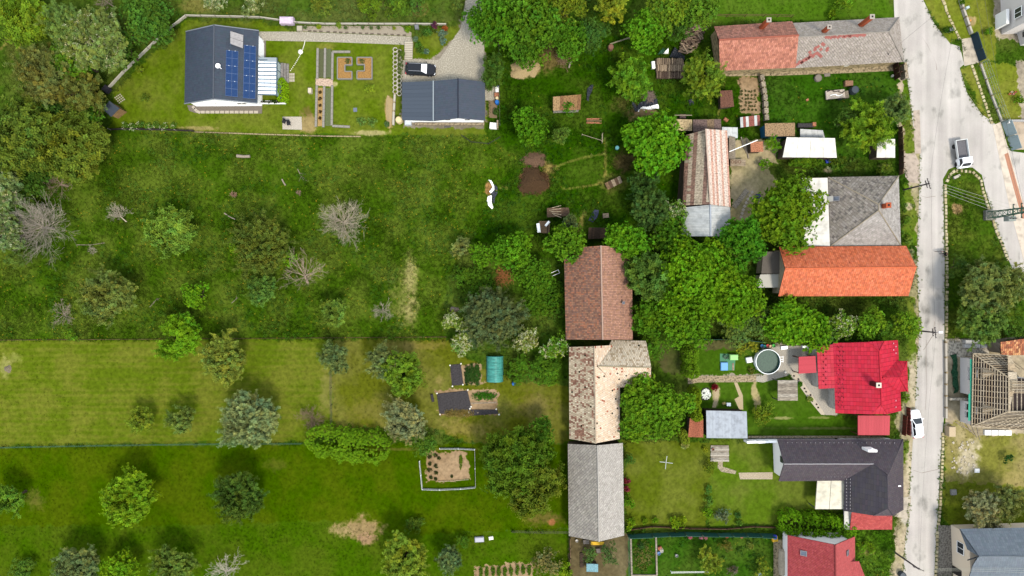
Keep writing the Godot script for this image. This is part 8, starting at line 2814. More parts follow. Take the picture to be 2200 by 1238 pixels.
	sheet_roof("sheet_pile","tilted grey metal sheets below the black sheet stack","sheet pile",[[1719,296],[1772,296],[1768,280],[1719,277]],[0.5,0.9],4,[mat("grey_tin",Color.WHITE),mat("white_tin",Color.WHITE)],null)
	# farm yard litter
	for s in [[1598,312,70,2.6,"dark beam leaning among farm yard scrap"],[1606,320,85,3.0,"dark upright beam in the farm yard scrap"]]:
		dry_branch(s[0],s[1],s[2],s[3],s[4],"old_beam",0.12,0)
	var pole:=MB.new()
	pole.bar(at(1567,326,2.3),at(1628,301,2.3),0.08,0.08)
	tag(obj("white_pole",pole,mat("white_paint",Color.WHITE),self,at(1567,326,2.3)),"long white pole laid from tin barn to brick-roofed hut","pole")
	sheet_roof("plank_platform","plank platform with rusty wheels along tin barn","platform",[[1569,357],[1602,357],[1602,343],[1569,342]],[0.9,1.0],3,[mat("pale_board",Color.WHITE)],mat("dark_board",Color.WHITE))
	for i in 3:
		var t:=thing("iron_wheel","rusty iron wheel ring lying on plank platform","wheel",at(1574+i*7.5,348,1.02),"rusty wheels on the platform")
		var rb:=MB.new()
		var pts:=[]
		var rad:=[]
		for k in 13:
			pts.append(at(1574+i*7.5,348,1.05)+Vector3(cos(TAU*k/12),0,sin(TAU*k/12))*0.2)
			rad.append(0.03)
		rb.tube(pts,rad,4,false)
		obj("rim",rb,mat("rust_iron",lin(120,70,50),0.9),t)
	for i in 8:
		var f:=i/7.0
		block("stepping_stone","cream square stepping stone in the curved row by the walnut-like tree","stepping stone",lerpf(1616,1593,f) - sin(f*3)*3,413+i*7.6,Vector3(0.42,0.06,0.42),mat("stepping_slab",Color.WHITE),20+i*6,0,"curved stepping stones")
	block("long_slab","long grey concrete slab lying across the farm yard","slab",1591,427,Vector3(3.4,0.15,0.75),mat("slab_grey",lin(176,164,146),0.9,"stain",0.5),52)
	block("blue_basket","dark blue basket beside the stepping stones","basket",1628,421,Vector3(0.6,0.4,0.7),mat("navy",Color.WHITE),30)
	block("blue_sack","bright blue sack under the vine by white roofs","sack",1778,347,Vector3(0.7,0.3,0.5),mat("sack_blue",lin(60,80,190),0.7),10)
	block("brown_bench","slatted brown bench with pale rail beside plywood lean-to","bench",1466,251,Vector3(0.95,0.4,0.6),mat("tar_grey",Color.WHITE),0)
	var rl:=MB.new()
	rl.bar(at(1448,249.5)+Vector3(0,0.5,0),at(1485,249.5)+Vector3(0,0.5,0),0.09,0.07)
	tag(obj("white_rail",rl,MT["pale_pole"],self,at(1448,249.5)),"long pale rail laid across the brown bench","rail")
	block("brick_trough","tipped brown tub in the grass beside sheets","tub",1559,258,Vector3(0.7,0.35,0.5),mat("brick_red",Color.WHITE),-35,0,"",0.1)
	barrel(1570,282,0.38,0.7,"dark round tub against the tiny white roof",mat("black_tank",Color.WHITE),0,"tub")
	rail_fence("cot_base","white metal frame lying in grass beside mottled barn",[[1179,589],[1199,580],[1202,587],[1182,595],[1179,589]],0.35,3.0,mat("white_paint",Color.WHITE),[0.3],0.06)
	# lower yard
	block("zinc_tub","pale zinc bathtub standing on the lower grass","tub",1030,1158,Vector3(1.4,0.5,0.75),mat("zinc_tub",lin(184,184,196),0.4),3,0,"",0.1)
	block("white_stone_block","white stone block beside the zinc bathtub","stone",1055,1156,Vector3(0.7,0.25,0.5),mat("white_stone",Color.WHITE),10,0,"",0.08)
	sheet_roof("chicken_hut","small hut with pale blue sheet roof in chicken yard","hut",[[1260,1228],[1285,1229],[1285,1212],[1260,1211]],[1.1,1.4],3,[mat("blue_roof_sheet",lin(130,176,186),0.6,"stain",0.6)],mat("grey_board_wall",Color.WHITE))
	block("pallet","dark rotten pallet on the chicken yard soil, upper","pallet",1250,1197,Vector3(0.6,0.2,1.4),mat("rot_board",Color.WHITE),0)
	block("pallet","dark rotten pallet on the chicken yard soil, lower","pallet",1250,1213,Vector3(0.6,0.2,0.8),mat("rot_board",Color.WHITE),0)
	block("grey_cart","grey box cart in the chicken yard","cart",1285,1182,Vector3(0.6,0.4,0.7),mat("stone_grey",Color.WHITE),10)
	block("grey_bench","grey bench below the grey barn's gable","bench",1259,1163,Vector3(0.9,0.45,0.6),MT["stone_grey"],0)
	bucket(1239,1161,0.22,"white bucket on the chicken yard soil",[230,224,214])
	bucket(1257,1178,0.24,"green bowl on the chicken yard soil",[120,140,50])
	# shingle house side yard
	var bt:=thing("covered_boat","long pale tarpaulin-covered boat beside shingle house","boat",at(1681,1206))
	mb=MB.new()
	var sec:=[[-2.0,0.25,0.5],[-1.7,0.6,0.85],[0.0,0.68,0.95],[1.5,0.62,0.9],[2.0,0.5,0.7]]
	for i in sec.size() - 1:
		for k in 8:
			var t0:=PI*k/8
			var t1:=PI*(k+1)/8
			var s0:Array=sec[i]
			var s1:Array=sec[i+1]
			var o:=at(1681,1206)
			mb.quad(o+Vector3(cos(t0)*s0[1],sin(t0)*s0[2],s0[0]),o+Vector3(cos(t1)*s0[1],sin(t1)*s0[2],s0[0]),o+Vector3(cos(t1)*s1[1],sin(t1)*s1[2],s1[0]),o+Vector3(cos(t0)*s1[1],sin(t0)*s1[2],s1[0]))
	obj("cover",mb,mat("boat_cover",lin(196,182,160),0.8,"blotch",0.4),bt)
	mb=MB.new()
	mb.box(at(1681,1206)+Vector3(0,0.12,0),Vector3(1.0,0.24,3.7))
	obj("hull",mb,mat("hull_white",Color(0.5,0.5,0.48),0.5),bt)
	block("recycling_box","blue box standing on a yellow crate by shingle house","box",1664,1153,Vector3(0.5,0.45,0.55),mat("sack_blue",Color.WHITE),8,0.55)
	block("yellow_crate","yellow crate under the blue box","crate",1663,1156,Vector3(0.85,0.55,0.85),mat("yellow",Color.WHITE),8)
	tarp("blue_bag","blue and white bag under the yellow-green shrub","bag",[[1626,1234],[1634,1229],[1638,1236],[1632,1240]],0.3,mat("pale_blue",lin(150,190,230),0.6))
	# building site
	var net:=mat("site_net",lin(44,92,62),0.8,"stain",0.8)
	tarp("green_netting","crumpled dark green netting along the unfinished house","netting",[[2040,764],[2055,760],[2056,800],[2058,842],[2048,846],[2046,826],[2043,800],[2045,770]],0.5,net)
	for i in 6:
		block("block_stack","white aerated blocks stacked before the unfinished house","block stack",2075+(i%3)*17,743 - (i/3)*9,Vector3(1.0,0.6+0.2*(i%2),0.55),mat("aerated",lin(222,220,216),0.9,"fine",0.6),0,0.03,"stacks of white blocks")
	for i in 5:
		dry_branch(2066+i*9,914+i*4,30+i*12,2.2,"loose site plank lying in front of unfinished house","site_plank",0.06,0,"loose site planks")
	for i in 4:
		block("timber_stack","white wrapped timber stack below the unfinished house","timber stack",2120+i*14,929,Vector3(0.95,0.35+0.06*i,0.8),mat("white_panel",Color.WHITE),0,0,"wrapped timber stacks")
	block("lane_bench","pale concrete trough lying on the green island","trough",2054,380,Vector3(1.05,0.35,0.4),mat("wall_pale",Color.WHITE),25)
	block("meter_box","grey utility box between two ball bushes","utility box",2037,67,Vector3(0.5,0.9,0.45),mat("box_grey",Color.WHITE),10)
	block("mail_box","pale blue letter box on the corner house wall","letter box",2071,21,Vector3(0.5,1.0,0.35),mat("mail_blue",lin(190,206,206),0.6),20)
	for i in 4:
		bucket(2168+i*4,203 - (i%2)*4,0.16,["orange flower pot beside bright bush","pale flower pot in the pot group","pink flower pot beside bright bush","small terracotta pot at the pot group's end"][i],[[220,130,80],[226,200,170],[226,150,130],[196,110,70]][i])
	block("sand_stone","orange lantern stone on the corner lawn's bare circle","stone",2083,45,Vector3(0.25,0.3,0.25),mat("orange_stone",lin(226,150,80),0.8))
	block("bench_frame","old wire frame in the shrubs beyond the lane","frame",2047,1057,Vector3(0.8,0.4,0.8),mat("grey_steel",Color.WHITE),5)
	block("white_slab","pair of white slabs at the rubble strip's end","slab",2098,1011,Vector3(0.7,0.25,0.6),MT["white_panel"],0)
	for i in 40:
		block("rubble_stone","pale rubble stone on the dry lawn","stone",2045+rng.randf()*50,948+rng.randf()*70,Vector3(rng.randf_range(0.15,0.4),0.12,rng.randf_range(0.15,0.35)),mat("stone_pale2",lin(214,202,180),0.95,"fine",0.8),rng.randf()*180,0,"rubble on the dry lawn",0.05)
	# playground bits above the long house
	rail_fence("garden_swing","red and white swing frame above the long house",[[1800,-2],[1838,0]],0.6,2.7,mat("swing_red",lin(206,80,70),0.6),[0.5],0.12)
	# basin beside bottom lane
	barrel(1935,1233,0.5,0.8,"dark round tank at the lane's lower end",mat("black_tank",Color.WHITE),0,"tank")

# ---------------------------------------------------------------- vehicles
func loft(mb:MB,st:Array)->void:
	# st: [x, half width bottom, half width middle, half width top, y bottom, y middle, y top]
	var rings:=[]
	for s in st:
		rings.append([Vector3(s[0],s[4],-s[1]),Vector3(s[0],s[5],-s[2]),Vector3(s[0],s[6] - 0.05,-s[3] - 0.03),Vector3(s[0],s[6],-s[3]+0.06),Vector3(s[0],s[6],s[3] - 0.06),Vector3(s[0],s[6] - 0.05,s[3]+0.03),Vector3(s[0],s[5],s[2]),Vector3(s[0],s[4],s[1])])
	for i in rings.size() - 1:
		for k in 8:
			var k2:=(k+1)%8
			mb.quad(rings[i][k],rings[i+1][k],rings[i+1][k2],rings[i][k2])
	var e:Array=rings[rings.size() - 1]
	mb.fan(e)
	var b:Array=rings[0].duplicate()
	b.reverse()
	mb.fan(b)

func car(called:String,label:String,cat:String,px:float,py:float,ang:float,paint:Material,L:float,W:float,Ht:float,wagon:float,rails:bool)->void:
	var t:=thing(called,label,cat,at(px,py,0.02))
	t.rotation.y=ang
	var h:=L/2
	var w:=W/2
	var mb:=MB.new()
	loft(mb,[[-h,w*0.74,w*0.8,w*0.72,0.34,0.6,0.84],[-h+0.14,w*0.9,w*0.96,w*0.86,0.26,0.6,0.97],[-h*0.62,w*0.95,w,w*0.9,0.22,0.62,1.0],[0,w*0.95,w,w*0.9,0.22,0.62,1.0],[h*0.4,w*0.95,w,w*0.89,0.22,0.62,0.99],[h*0.78,w*0.93,w*0.98,w*0.8,0.24,0.6,0.9],[h - 0.12,w*0.84,w*0.9,w*0.68,0.28,0.55,0.76],[h,w*0.66,w*0.72,w*0.56,0.34,0.5,0.62]])
	chpart(t,"body",mb,paint)
	var x0:=-h+wagon
	var x1:=h*0.42
	var rx0:=x0+0.32
	var rx1:=x1 - 0.78
	var yb:=0.99
	var rw:=w*0.66
	var bw:=w*0.88
	var B:=[Vector3(x0,yb,-bw),Vector3(x1,yb,-bw),Vector3(x1,yb,bw),Vector3(x0,yb,bw)]
	var R:=[Vector3(rx0,Ht,-rw),Vector3(rx1,Ht,-rw),Vector3(rx1,Ht,rw),Vector3(rx0,Ht,rw)]
	var gl:=mat("car_glass",Color(0.012,0.016,0.02),0.05)
	for e in [[0,1,"side_window"],[1,2,"windscreen"],[2,3,"side_window"],[3,0,"rear_window"]]:
		mb=MB.new()
		mb.quad(B[e[1]],B[e[0]],R[e[0]],R[e[1]])
		chpart(t,e[2],mb,gl if not (rails and e[2]=="windscreen") else mat("pale_reflection",Color(0.6,0.62,0.64),0.4))  # railed car's windscreen has its white reflection painted in as a pale colour
	mb=MB.new()
	var rl:=[Vector3(rx0 - 0.1,Ht - 0.06,0),Vector3(rx1+0.06,Ht - 0.05,0)]
	loft(mb,[[rx0 - 0.06,rw*0.92,rw*0.98,rw*0.86,Ht - 0.1,Ht - 0.05,Ht+0.0],[rx0+0.2,rw,rw*1.06,rw*0.9,Ht - 0.1,Ht - 0.03,Ht+0.04],[(rx0+rx1)/2,rw,rw*1.08,rw*0.92,Ht - 0.1,Ht - 0.02,Ht+0.07],[rx1+0.02,rw*0.98,rw*1.04,rw*0.86,Ht - 0.1,Ht - 0.05,Ht+0.02]])
	chpart(t,"roof",mb,paint)
	for e in [0,1,2,3]:
		mb=MB.new()
		mb.bar(B[e],R[e],0.09,0.07)
		chpart(t,"pillar",mb,paint)
	for s in [-1,1]:
		mb=MB.new()
		mb.bar(Vector3((x0+x1)*0.5+0.1,yb,s*bw),Vector3((rx0+rx1)*0.5+0.05,Ht,s*rw),0.1,0.05)
		chpart(t,"pillar",mb,paint)
		if rails:
			mb=MB.new()
			mb.tube([Vector3(rx0+0.1,Ht+0.06,s*rw*0.92),Vector3(0,Ht+0.13,s*rw*0.95),Vector3(rx1 - 0.1,Ht+0.06,s*rw*0.92)],[0.02,0.025,0.02],6)
			chpart(t,"roof_rail",mb,mat("rail_metal",Color(0.4,0.4,0.42),0.3,"",1,false,0.8))
		mb=MB.new()
		mb.cbox(Vector3(x1 - 0.12,yb+0.1,s*(w+0.08)),Vector3(0.14,0.14,0.2),0.04)
		chpart(t,"mirror",mb,paint)
		mb=MB.new()
		mb.cbox(Vector3(h - 0.2,0.68,s*w*0.62),Vector3(0.26,0.12,0.34),0.03,Basis(Vector3.UP,-s*0.35))
		chpart(t,"headlight",mb,mat("headlight",Color(0.55,0.56,0.58),0.1))
		mb=MB.new()
		mb.cbox(Vector3(-h+0.12,0.86,s*w*0.78),Vector3(0.2,0.16,0.3),0.03)
		chpart(t,"tail_light",mb,mat("tail_red",lin(190,20,40),0.2))
		for x in [-h*0.6,h*0.6]:
			mb=MB.new()
			mb.tube([Vector3(x,0.33,s*(w - 0.22)),Vector3(x,0.33,s*(w+0.01))],[0.33,0.33],18)
			var wh:=MeshInstance3D.new()
			wh.name="wheel"
			wh.mesh=mb.mesh(Vector3.ZERO)
			wh.material_override=mat("tyre",Color.WHITE)
			t.add_child(wh,true)
			mb=MB.new()
			mb.tube([Vector3(x,0.33,s*(w - 0.05)),Vector3(x,0.33,s*(w+0.02))],[0.2,0.19],12)
			chpart(wh,"rim",mb,MT["rim_metal"])

func build_vehicles()->void:
	mat("rim_metal",Color(0.4,0.4,0.42),0.35,"",1,false,0.8)
	var black:=mat("car_black",Color(0.008,0.009,0.012),0.22)
	black.metallic_specular=0.3
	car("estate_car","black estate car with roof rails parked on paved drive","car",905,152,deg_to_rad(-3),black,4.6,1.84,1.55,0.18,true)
	var white:=mat("car_white",Color(0.74,0.74,0.74),0.2)
	white.clearcoat_enabled=true
	car("hatchback_car","white car parked along the lane before red house","car",1963,909,deg_to_rad(97),white,4.25,1.68,1.45,0.3,false)
	# flatbed truck
	var d:=Vector2(8,56).normalized()
	var t:=thing("flatbed_truck","small white dropside truck parked at the lane fork","truck",at(2060,334,0.02))
	t.rotation.y=atan2(-d.y,d.x)
	var cabm:=mat("truck_white",Color(0.72,0.73,0.75),0.3)
	var mb:=MB.new()
	loft(mb,[[0.62,0.8,0.86,0.8,0.4,0.9,1.2],[1.0,0.84,0.88,0.82,0.36,0.9,1.22],[1.75,0.84,0.88,0.8,0.36,0.9,1.16],[2.08,0.76,0.8,0.7,0.4,0.8,1.0]])
	chpart(t,"cab",mb,cabm)
	var B:=[Vector3(0.64,1.18,-0.8),Vector3(1.9,1.14,-0.78),Vector3(1.9,1.14,0.78),Vector3(0.64,1.18,0.8)]
	var R:=[Vector3(0.7,1.85,-0.68),Vector3(1.4,1.85,-0.68),Vector3(1.4,1.85,0.68),Vector3(0.7,1.85,0.68)]
	for e in [[0,1,"side_window"],[1,2,"windscreen"],[2,3,"side_window"],[3,0,"rear_window"]]:
		mb=MB.new()
		mb.quad(B[e[1]],B[e[0]],R[e[0]],R[e[1]])
		chpart(t,e[2],mb,MT["car_glass"])
	mb=MB.new()
	mb.cbox(Vector3(1.05,1.88,0),Vector3(0.86,0.12,1.5),0.05)
	chpart(t,"cab_roof",mb,cabm)
	for k in 4:
		mb=MB.new()
		mb.bar(B[k],R[k],0.1,0.08)
		chpart(t,"pillar",mb,cabm)
	mb=MB.new()
	mb.box(Vector3(-0.8,0.82,0),Vector3(2.7,0.1,1.66))
	chpart(t,"bed_floor",mb,mat("bed_grey",lin(120,118,122),0.8,"stain",0.8))
	for s in [-1,1]:
		mb=MB.new()
		mb.cbox(Vector3(-0.8,1.0,s*0.85),Vector3(2.8,0.42,0.06),0.02)
		chpart(t,"dropside",mb,mat("truck_side",Color(0.5,0.51,0.5),0.5))
		for x in [-1.4,1.35]:
			mb=MB.new()
			mb.tube([Vector3(x,0.36,s*0.6),Vector3(x,0.36,s*0.86)],[0.34,0.34],16)
			chpart(t,"wheel",mb,mat("tyre",Color.WHITE))
		mb=MB.new()
		mb.cbox(Vector3(2.0,0.72,s*0.56),Vector3(0.16,0.14,0.3),0.03)
		chpart(t,"headlight",mb,MT["headlight"])
		mb=MB.new()
		mb.cbox(Vector3(1.75,1.35,s*0.98),Vector3(0.08,0.24,0.2),0.03)
		chpart(t,"mirror",mb,mat("mirror_black",Color(0.02,0.02,0.02),0.5))
	for x in [-2.18,0.55]:
		mb=MB.new()
		mb.cbox(Vector3(x,1.0,0),Vector3(0.06,0.42,1.66),0.02)
		chpart(t,"tailboard" if x<0 else "headboard",mb,MT["truck_side"])
	mb=MB.new()
	mb.box(Vector3(-0.2,0.62,0),Vector3(3.6,0.2,0.7))
	chpart(t,"chassis",mb,mat("mirror_black",Color.WHITE))

# ---------------------------------------------------------------- poles and wires
func wire(label:String,p:Vector3,q:Vector3,sag:float,m:Material,r:=0.016)->void:
	var mb:=MB.new()
	var pts:=[]
	var rad:=[]
	for k in 11:
		var f:=k/10.0
		pts.append(p.lerp(q,f) - Vector3(0,sag*4*f*(1 - f),0))
		rad.append(r)
	mb.tube(pts,rad,4)
	tag(obj("overhead_wire",mb,m,self,p),label,"wire","overhead wires")

func pole(px:float,py:float,h:float,label:String,arm:float,lampy:bool)->Vector3:
	var p:=at(px,py)
	var t:=thing("utility_pole",label,"utility pole",p)
	var m:=mat("pole_dark",lin(104,98,96),0.9,"fine",0.6)
	var mb:=MB.new()
	mb.tube([p,p+Vector3(0,h,0)],[0.14,0.1],10)
	obj("post",mb,m,t)
	for k in 2:
		mb=MB.new()
		var d:=Vector3(sin(arm),0,cos(arm))*(0.8 if k==0 else 0.55)
		mb.bar(p+Vector3(0,h - 0.2 - k*0.6,0) - d,p+Vector3(0,h - 0.2 - k*0.6,0)+d,0.09,0.09)
		var c:=obj("cross_arm",mb,m,t)
		for f in [-0.9,-0.35,0.35,0.9]:
			mb=MB.new()
			mb.lathe(p+Vector3(0,h - 0.14 - k*0.6,0)+d*f,[Vector2(0.05,0.0),Vector2(0.06,0.1),Vector2(0.03,0.16),Vector2(0.0,0.18)],8)
			obj("insulator",mb,mat("insulator",lin(90,80,84),0.3),c)
	if lampy:
		mb=MB.new()
		mb.bar(p+Vector3(0,h - 1.0,0),p+Vector3(0.9,h - 0.7,0),0.06,0.06)
		obj("lamp_arm",mb,m,t)
		mb=MB.new()
		mb.cbox(p+Vector3(1.1,h - 0.68,0),Vector3(0.6,0.14,0.26),0.05)
		obj("lamp_head",mb,mat("lamp_white",Color(0.6,0.6,0.6),0.4),t)
	return p+Vector3(0,h,0)

func build_poles()->void:
	var a:=pole(1942,408,6.5,"grey utility pole beside the weathered grey hipped roof",0.3,false)
	var b:=pole(1956,709,6.4,"utility pole with street lamp rising from the round bright tree",0.1,true)
	var c:=pole(1918,1184,6.9,"utility pole leaning over lane at shingle house",1.2,false)
	var wd:=mat("wire_dark",lin(96,94,92),0.6)
	var wl:=mat("wire_pale",lin(186,186,170),0.6)
	# lattice mast with transformer
	var f:=at(2124,463)
	var t:=thing("lattice_mast","green lattice power mast with transformer on the island's edge","pylon",f)
	var gm:=mat("mast_green",lin(74,110,92),0.7)
	var base:=MB.new()
	base.cbox(f+Vector3(0,0.3,0),Vector3(1.6,0.6,1.5),0.05)
	obj("foundation",base,mat("mast_base",lin(140,140,128),0.9,"stain",0.5),t)
	var Hm:=9.5
	var legs:=[]
	for s in [[-1,-1],[1,-1],[1,1],[-1,1]]:
		var mb:=MB.new()
		var p0:=f+Vector3(s[0]*0.5,0.5,s[1]*0.5)
		var p1:=f+Vector3(s[0]*0.24,Hm,s[1]*0.24)
		mb.bar(p0,p1,0.1,0.1)
		obj("leg",mb,gm,t)
		legs.append([p0,p1])
	for k in 9:
		for s in 4:
			var l0:Array=legs[s]
			var l1:Array=legs[(s+1)%4]
			var mb:=MB.new()
			mb.bar(l0[0].lerp(l0[1],k/9.0),l1[0].lerp(l1[1],(k+1)/9.0),0.05,0.05)
			mb.bar(l0[0].lerp(l0[1],(k+1)/9.0),l1[0].lerp(l1[1],(k+1)/9.0),0.05,0.05)
			obj("brace",mb,gm,t)
	var top:=f+Vector3(0,Hm,0)
	for k in 3:
		var mb:=MB.new()
		mb.bar(f+Vector3(0,5.2+k*1.6,-1.1),f+Vector3(0,5.2+k*1.6,1.1),0.1,0.1)
		var arm:=obj("cross_arm",mb,gm,t)
		for z in [-1.0,-0.5,0.5,1.0]:
			var ib:=MB.new()
			ib.lathe(f+Vector3(0,5.25+k*1.6,z),[Vector2(0.06,0.0),Vector2(0.08,0.12),Vector2(0.04,0.24),Vector2(0.0,0.26)],8)
			obj("insulator",ib,mat("insulator",Color.WHITE),arm)
	var tr:=MB.new()
	tr.cbox(f+Vector3(0.1,4.4,0.95),Vector3(1.1,1.1,0.7),0.06)
	obj("transformer",tr,mat("transformer_grey",lin(150,158,152),0.5),t)
	for x in [-0.3,0.1,0.5]:
		tr=MB.new()
		tr.lathe(f+Vector3(x,4.95,0.95),[Vector2(0.08,0.0),Vector2(0.1,0.15),Vector2(0.05,0.35),Vector2(0.0,0.36)],8)
		obj("bushing",tr,mat("insulator",Color.WHITE),t)
	for z in [-0.9,-0.3,0.3,0.9]:
		wire("thin wire slung from utility pole to lattice mast over the island",a+Vector3(0.1,0,z*0.6),f+Vector3(0,5.3,z),0.25,wl)
	for z in [-0.4,0.4]:
		wire("wire running up the plaza from lattice mast past the gate",f+Vector3(z*0.6,6.9,-0.8),at(2098+z*24,-60,7.0),0.5,wd)
	wire("service wire crossing the lane fork to utility pole",a,at(2046,84,5.0),0.4,wd,0.012)
	wire("service wire from long house roof bracket across the lane",at(1911,113,4.2),at(2006,34,6.5),0.3,wd,0.014)
	wire("wire following the lane between two utility poles",a+Vector3(0.3,0,0),b,0.4,wd,0.012)
	wire("wire following the lane to the leaning pole",b,c,0.5,wd,0.01)
	for k in 3:
		wire("pale wire from leaning pole across the lane to sand-walled house",c+Vector3(0,-0.1*k,0.15*k),at(2230,1222+k*5,7.0),0.3,wl,0.012)
	var br:=thing("roof_bracket","dark wire bracket on the long house's grey roof","bracket",at(1908,118,3.4))
	var mb:=MB.new()
	mb.bar(at(1908,120,3.2),at(1911,113,4.2),0.07,0.07)
	obj("rod",mb,mat("mirror_black",Color.WHITE),br)

# ---------------------------------------------------------------- person with bicycle
func sd_capsule(p:Vector3,a:Vector3,b:Vector3,ra:float,rb:float)->float:
	var ab:=b - a
	var h:=clampf((p - a).dot(ab)/ab.length_squared(),0,1)
	return p.distance_to(a+ab*h) - lerpf(ra,rb,h)

func net_surface(mb:MB,bones:Array,cell:float,k:float)->void:
	# bones: [a, b, radius a, radius b, colour]; surface nets of their smooth union
	var lo:=Vector3.ONE*1e9
	var hi:=Vector3.ONE*-1e9
	for b in bones:
		for e in 2:
			lo=lo.min(b[e] - Vector3.ONE*(b[2+e]+cell*3)); hi=hi.max(b[e]+Vector3.ONE*(b[2+e]+cell*3))
	var n:=Vector3i(((hi - lo)/cell).ceil())+Vector3i.ONE
	var F:=PackedFloat32Array()
	F.resize(n.x*n.y*n.z)
	F.fill(1.0)
	var C:=PackedInt32Array()
	C.resize(n.x*n.y*n.z)
	for bi in bones.size():
		var b:Array=bones[bi]
		var r:float=maxf(b[2],b[3])+cell*2.5
		var l:=Vector3i(((b[0].min(b[1]) - Vector3.ONE*r - lo)/cell).floor()).clamp(Vector3i.ZERO,n - Vector3i.ONE)
		var u:=Vector3i(((b[0].max(b[1])+Vector3.ONE*r - lo)/cell).ceil()).clamp(Vector3i.ZERO,n - Vector3i.ONE)
		for z in range(l.z,u.z+1):
			for y in range(l.y,u.y+1):
				for x in range(l.x,u.x+1):
					var i:=(z*n.y+y)*n.x+x
					var d:=sd_capsule(lo+Vector3(x,y,z)*cell,b[0],b[1],b[2],b[3])
					var o:=F[i]
					if d<o:C[i]=bi
					var h:=clampf(0.5+0.5*(o - d)/k,0,1)
					F[i]=lerpf(o,d,h) - k*h*(1 - h)
	var V:={}
	for z in n.z - 1:
		for y in n.y - 1:
			for x in n.x - 1:
				var s:=Vector3.ZERO
				var m:=0
				var i0:=(z*n.y+y)*n.x+x
				for e in [[0,0,0,1,0,0],[0,1,0,1,1,0],[0,0,1,1,0,1],[0,1,1,1,1,1],[0,0,0,0,1,0],[1,0,0,1,1,0],[0,0,1,0,1,1],[1,0,1,1,1,1],[0,0,0,0,0,1],[1,0,0,1,0,1],[0,1,0,0,1,1],[1,1,0,1,1,1]]:
					var fa:=F[i0+e[0]+e[1]*n.x+e[2]*n.x*n.y]
					var fb:=F[i0+e[3]+e[4]*n.x+e[5]*n.x*n.y]
					if (fa<0)!=(fb<0):
						s+=Vector3(e[0],e[1],e[2]).lerp(Vector3(e[3],e[4],e[5]),fa/(fa - fb)); m+=1
				if m:V[i0]=lo+(Vector3(x,y,z)+s/m)*cell
	for z in range(1,n.z - 1):
		for y in range(1,n.y - 1):
			for x in range(1,n.x - 1):
				var i:=(z*n.y+y)*n.x+x
				for ax in 3:
					var st:int=[1,n.x,n.x*n.y][ax]
					if (F[i]<0)==(F[i+st]<0):continue
					var s1:int=[n.x,n.x*n.y,1][ax]
					var s2:int=[n.x*n.y,1,n.x][ax]
					mb.col=bones[C[i] if F[i]<0 else C[i+st]][4]
					var q:=[V[i - s1 - s2],V[i - s2],V[i],V[i - s1]]
					if F[i]<0:mb.quad(q[0],q[1],q[2],q[3])
					else:mb.quad(q[3],q[2],q[1],q[0])

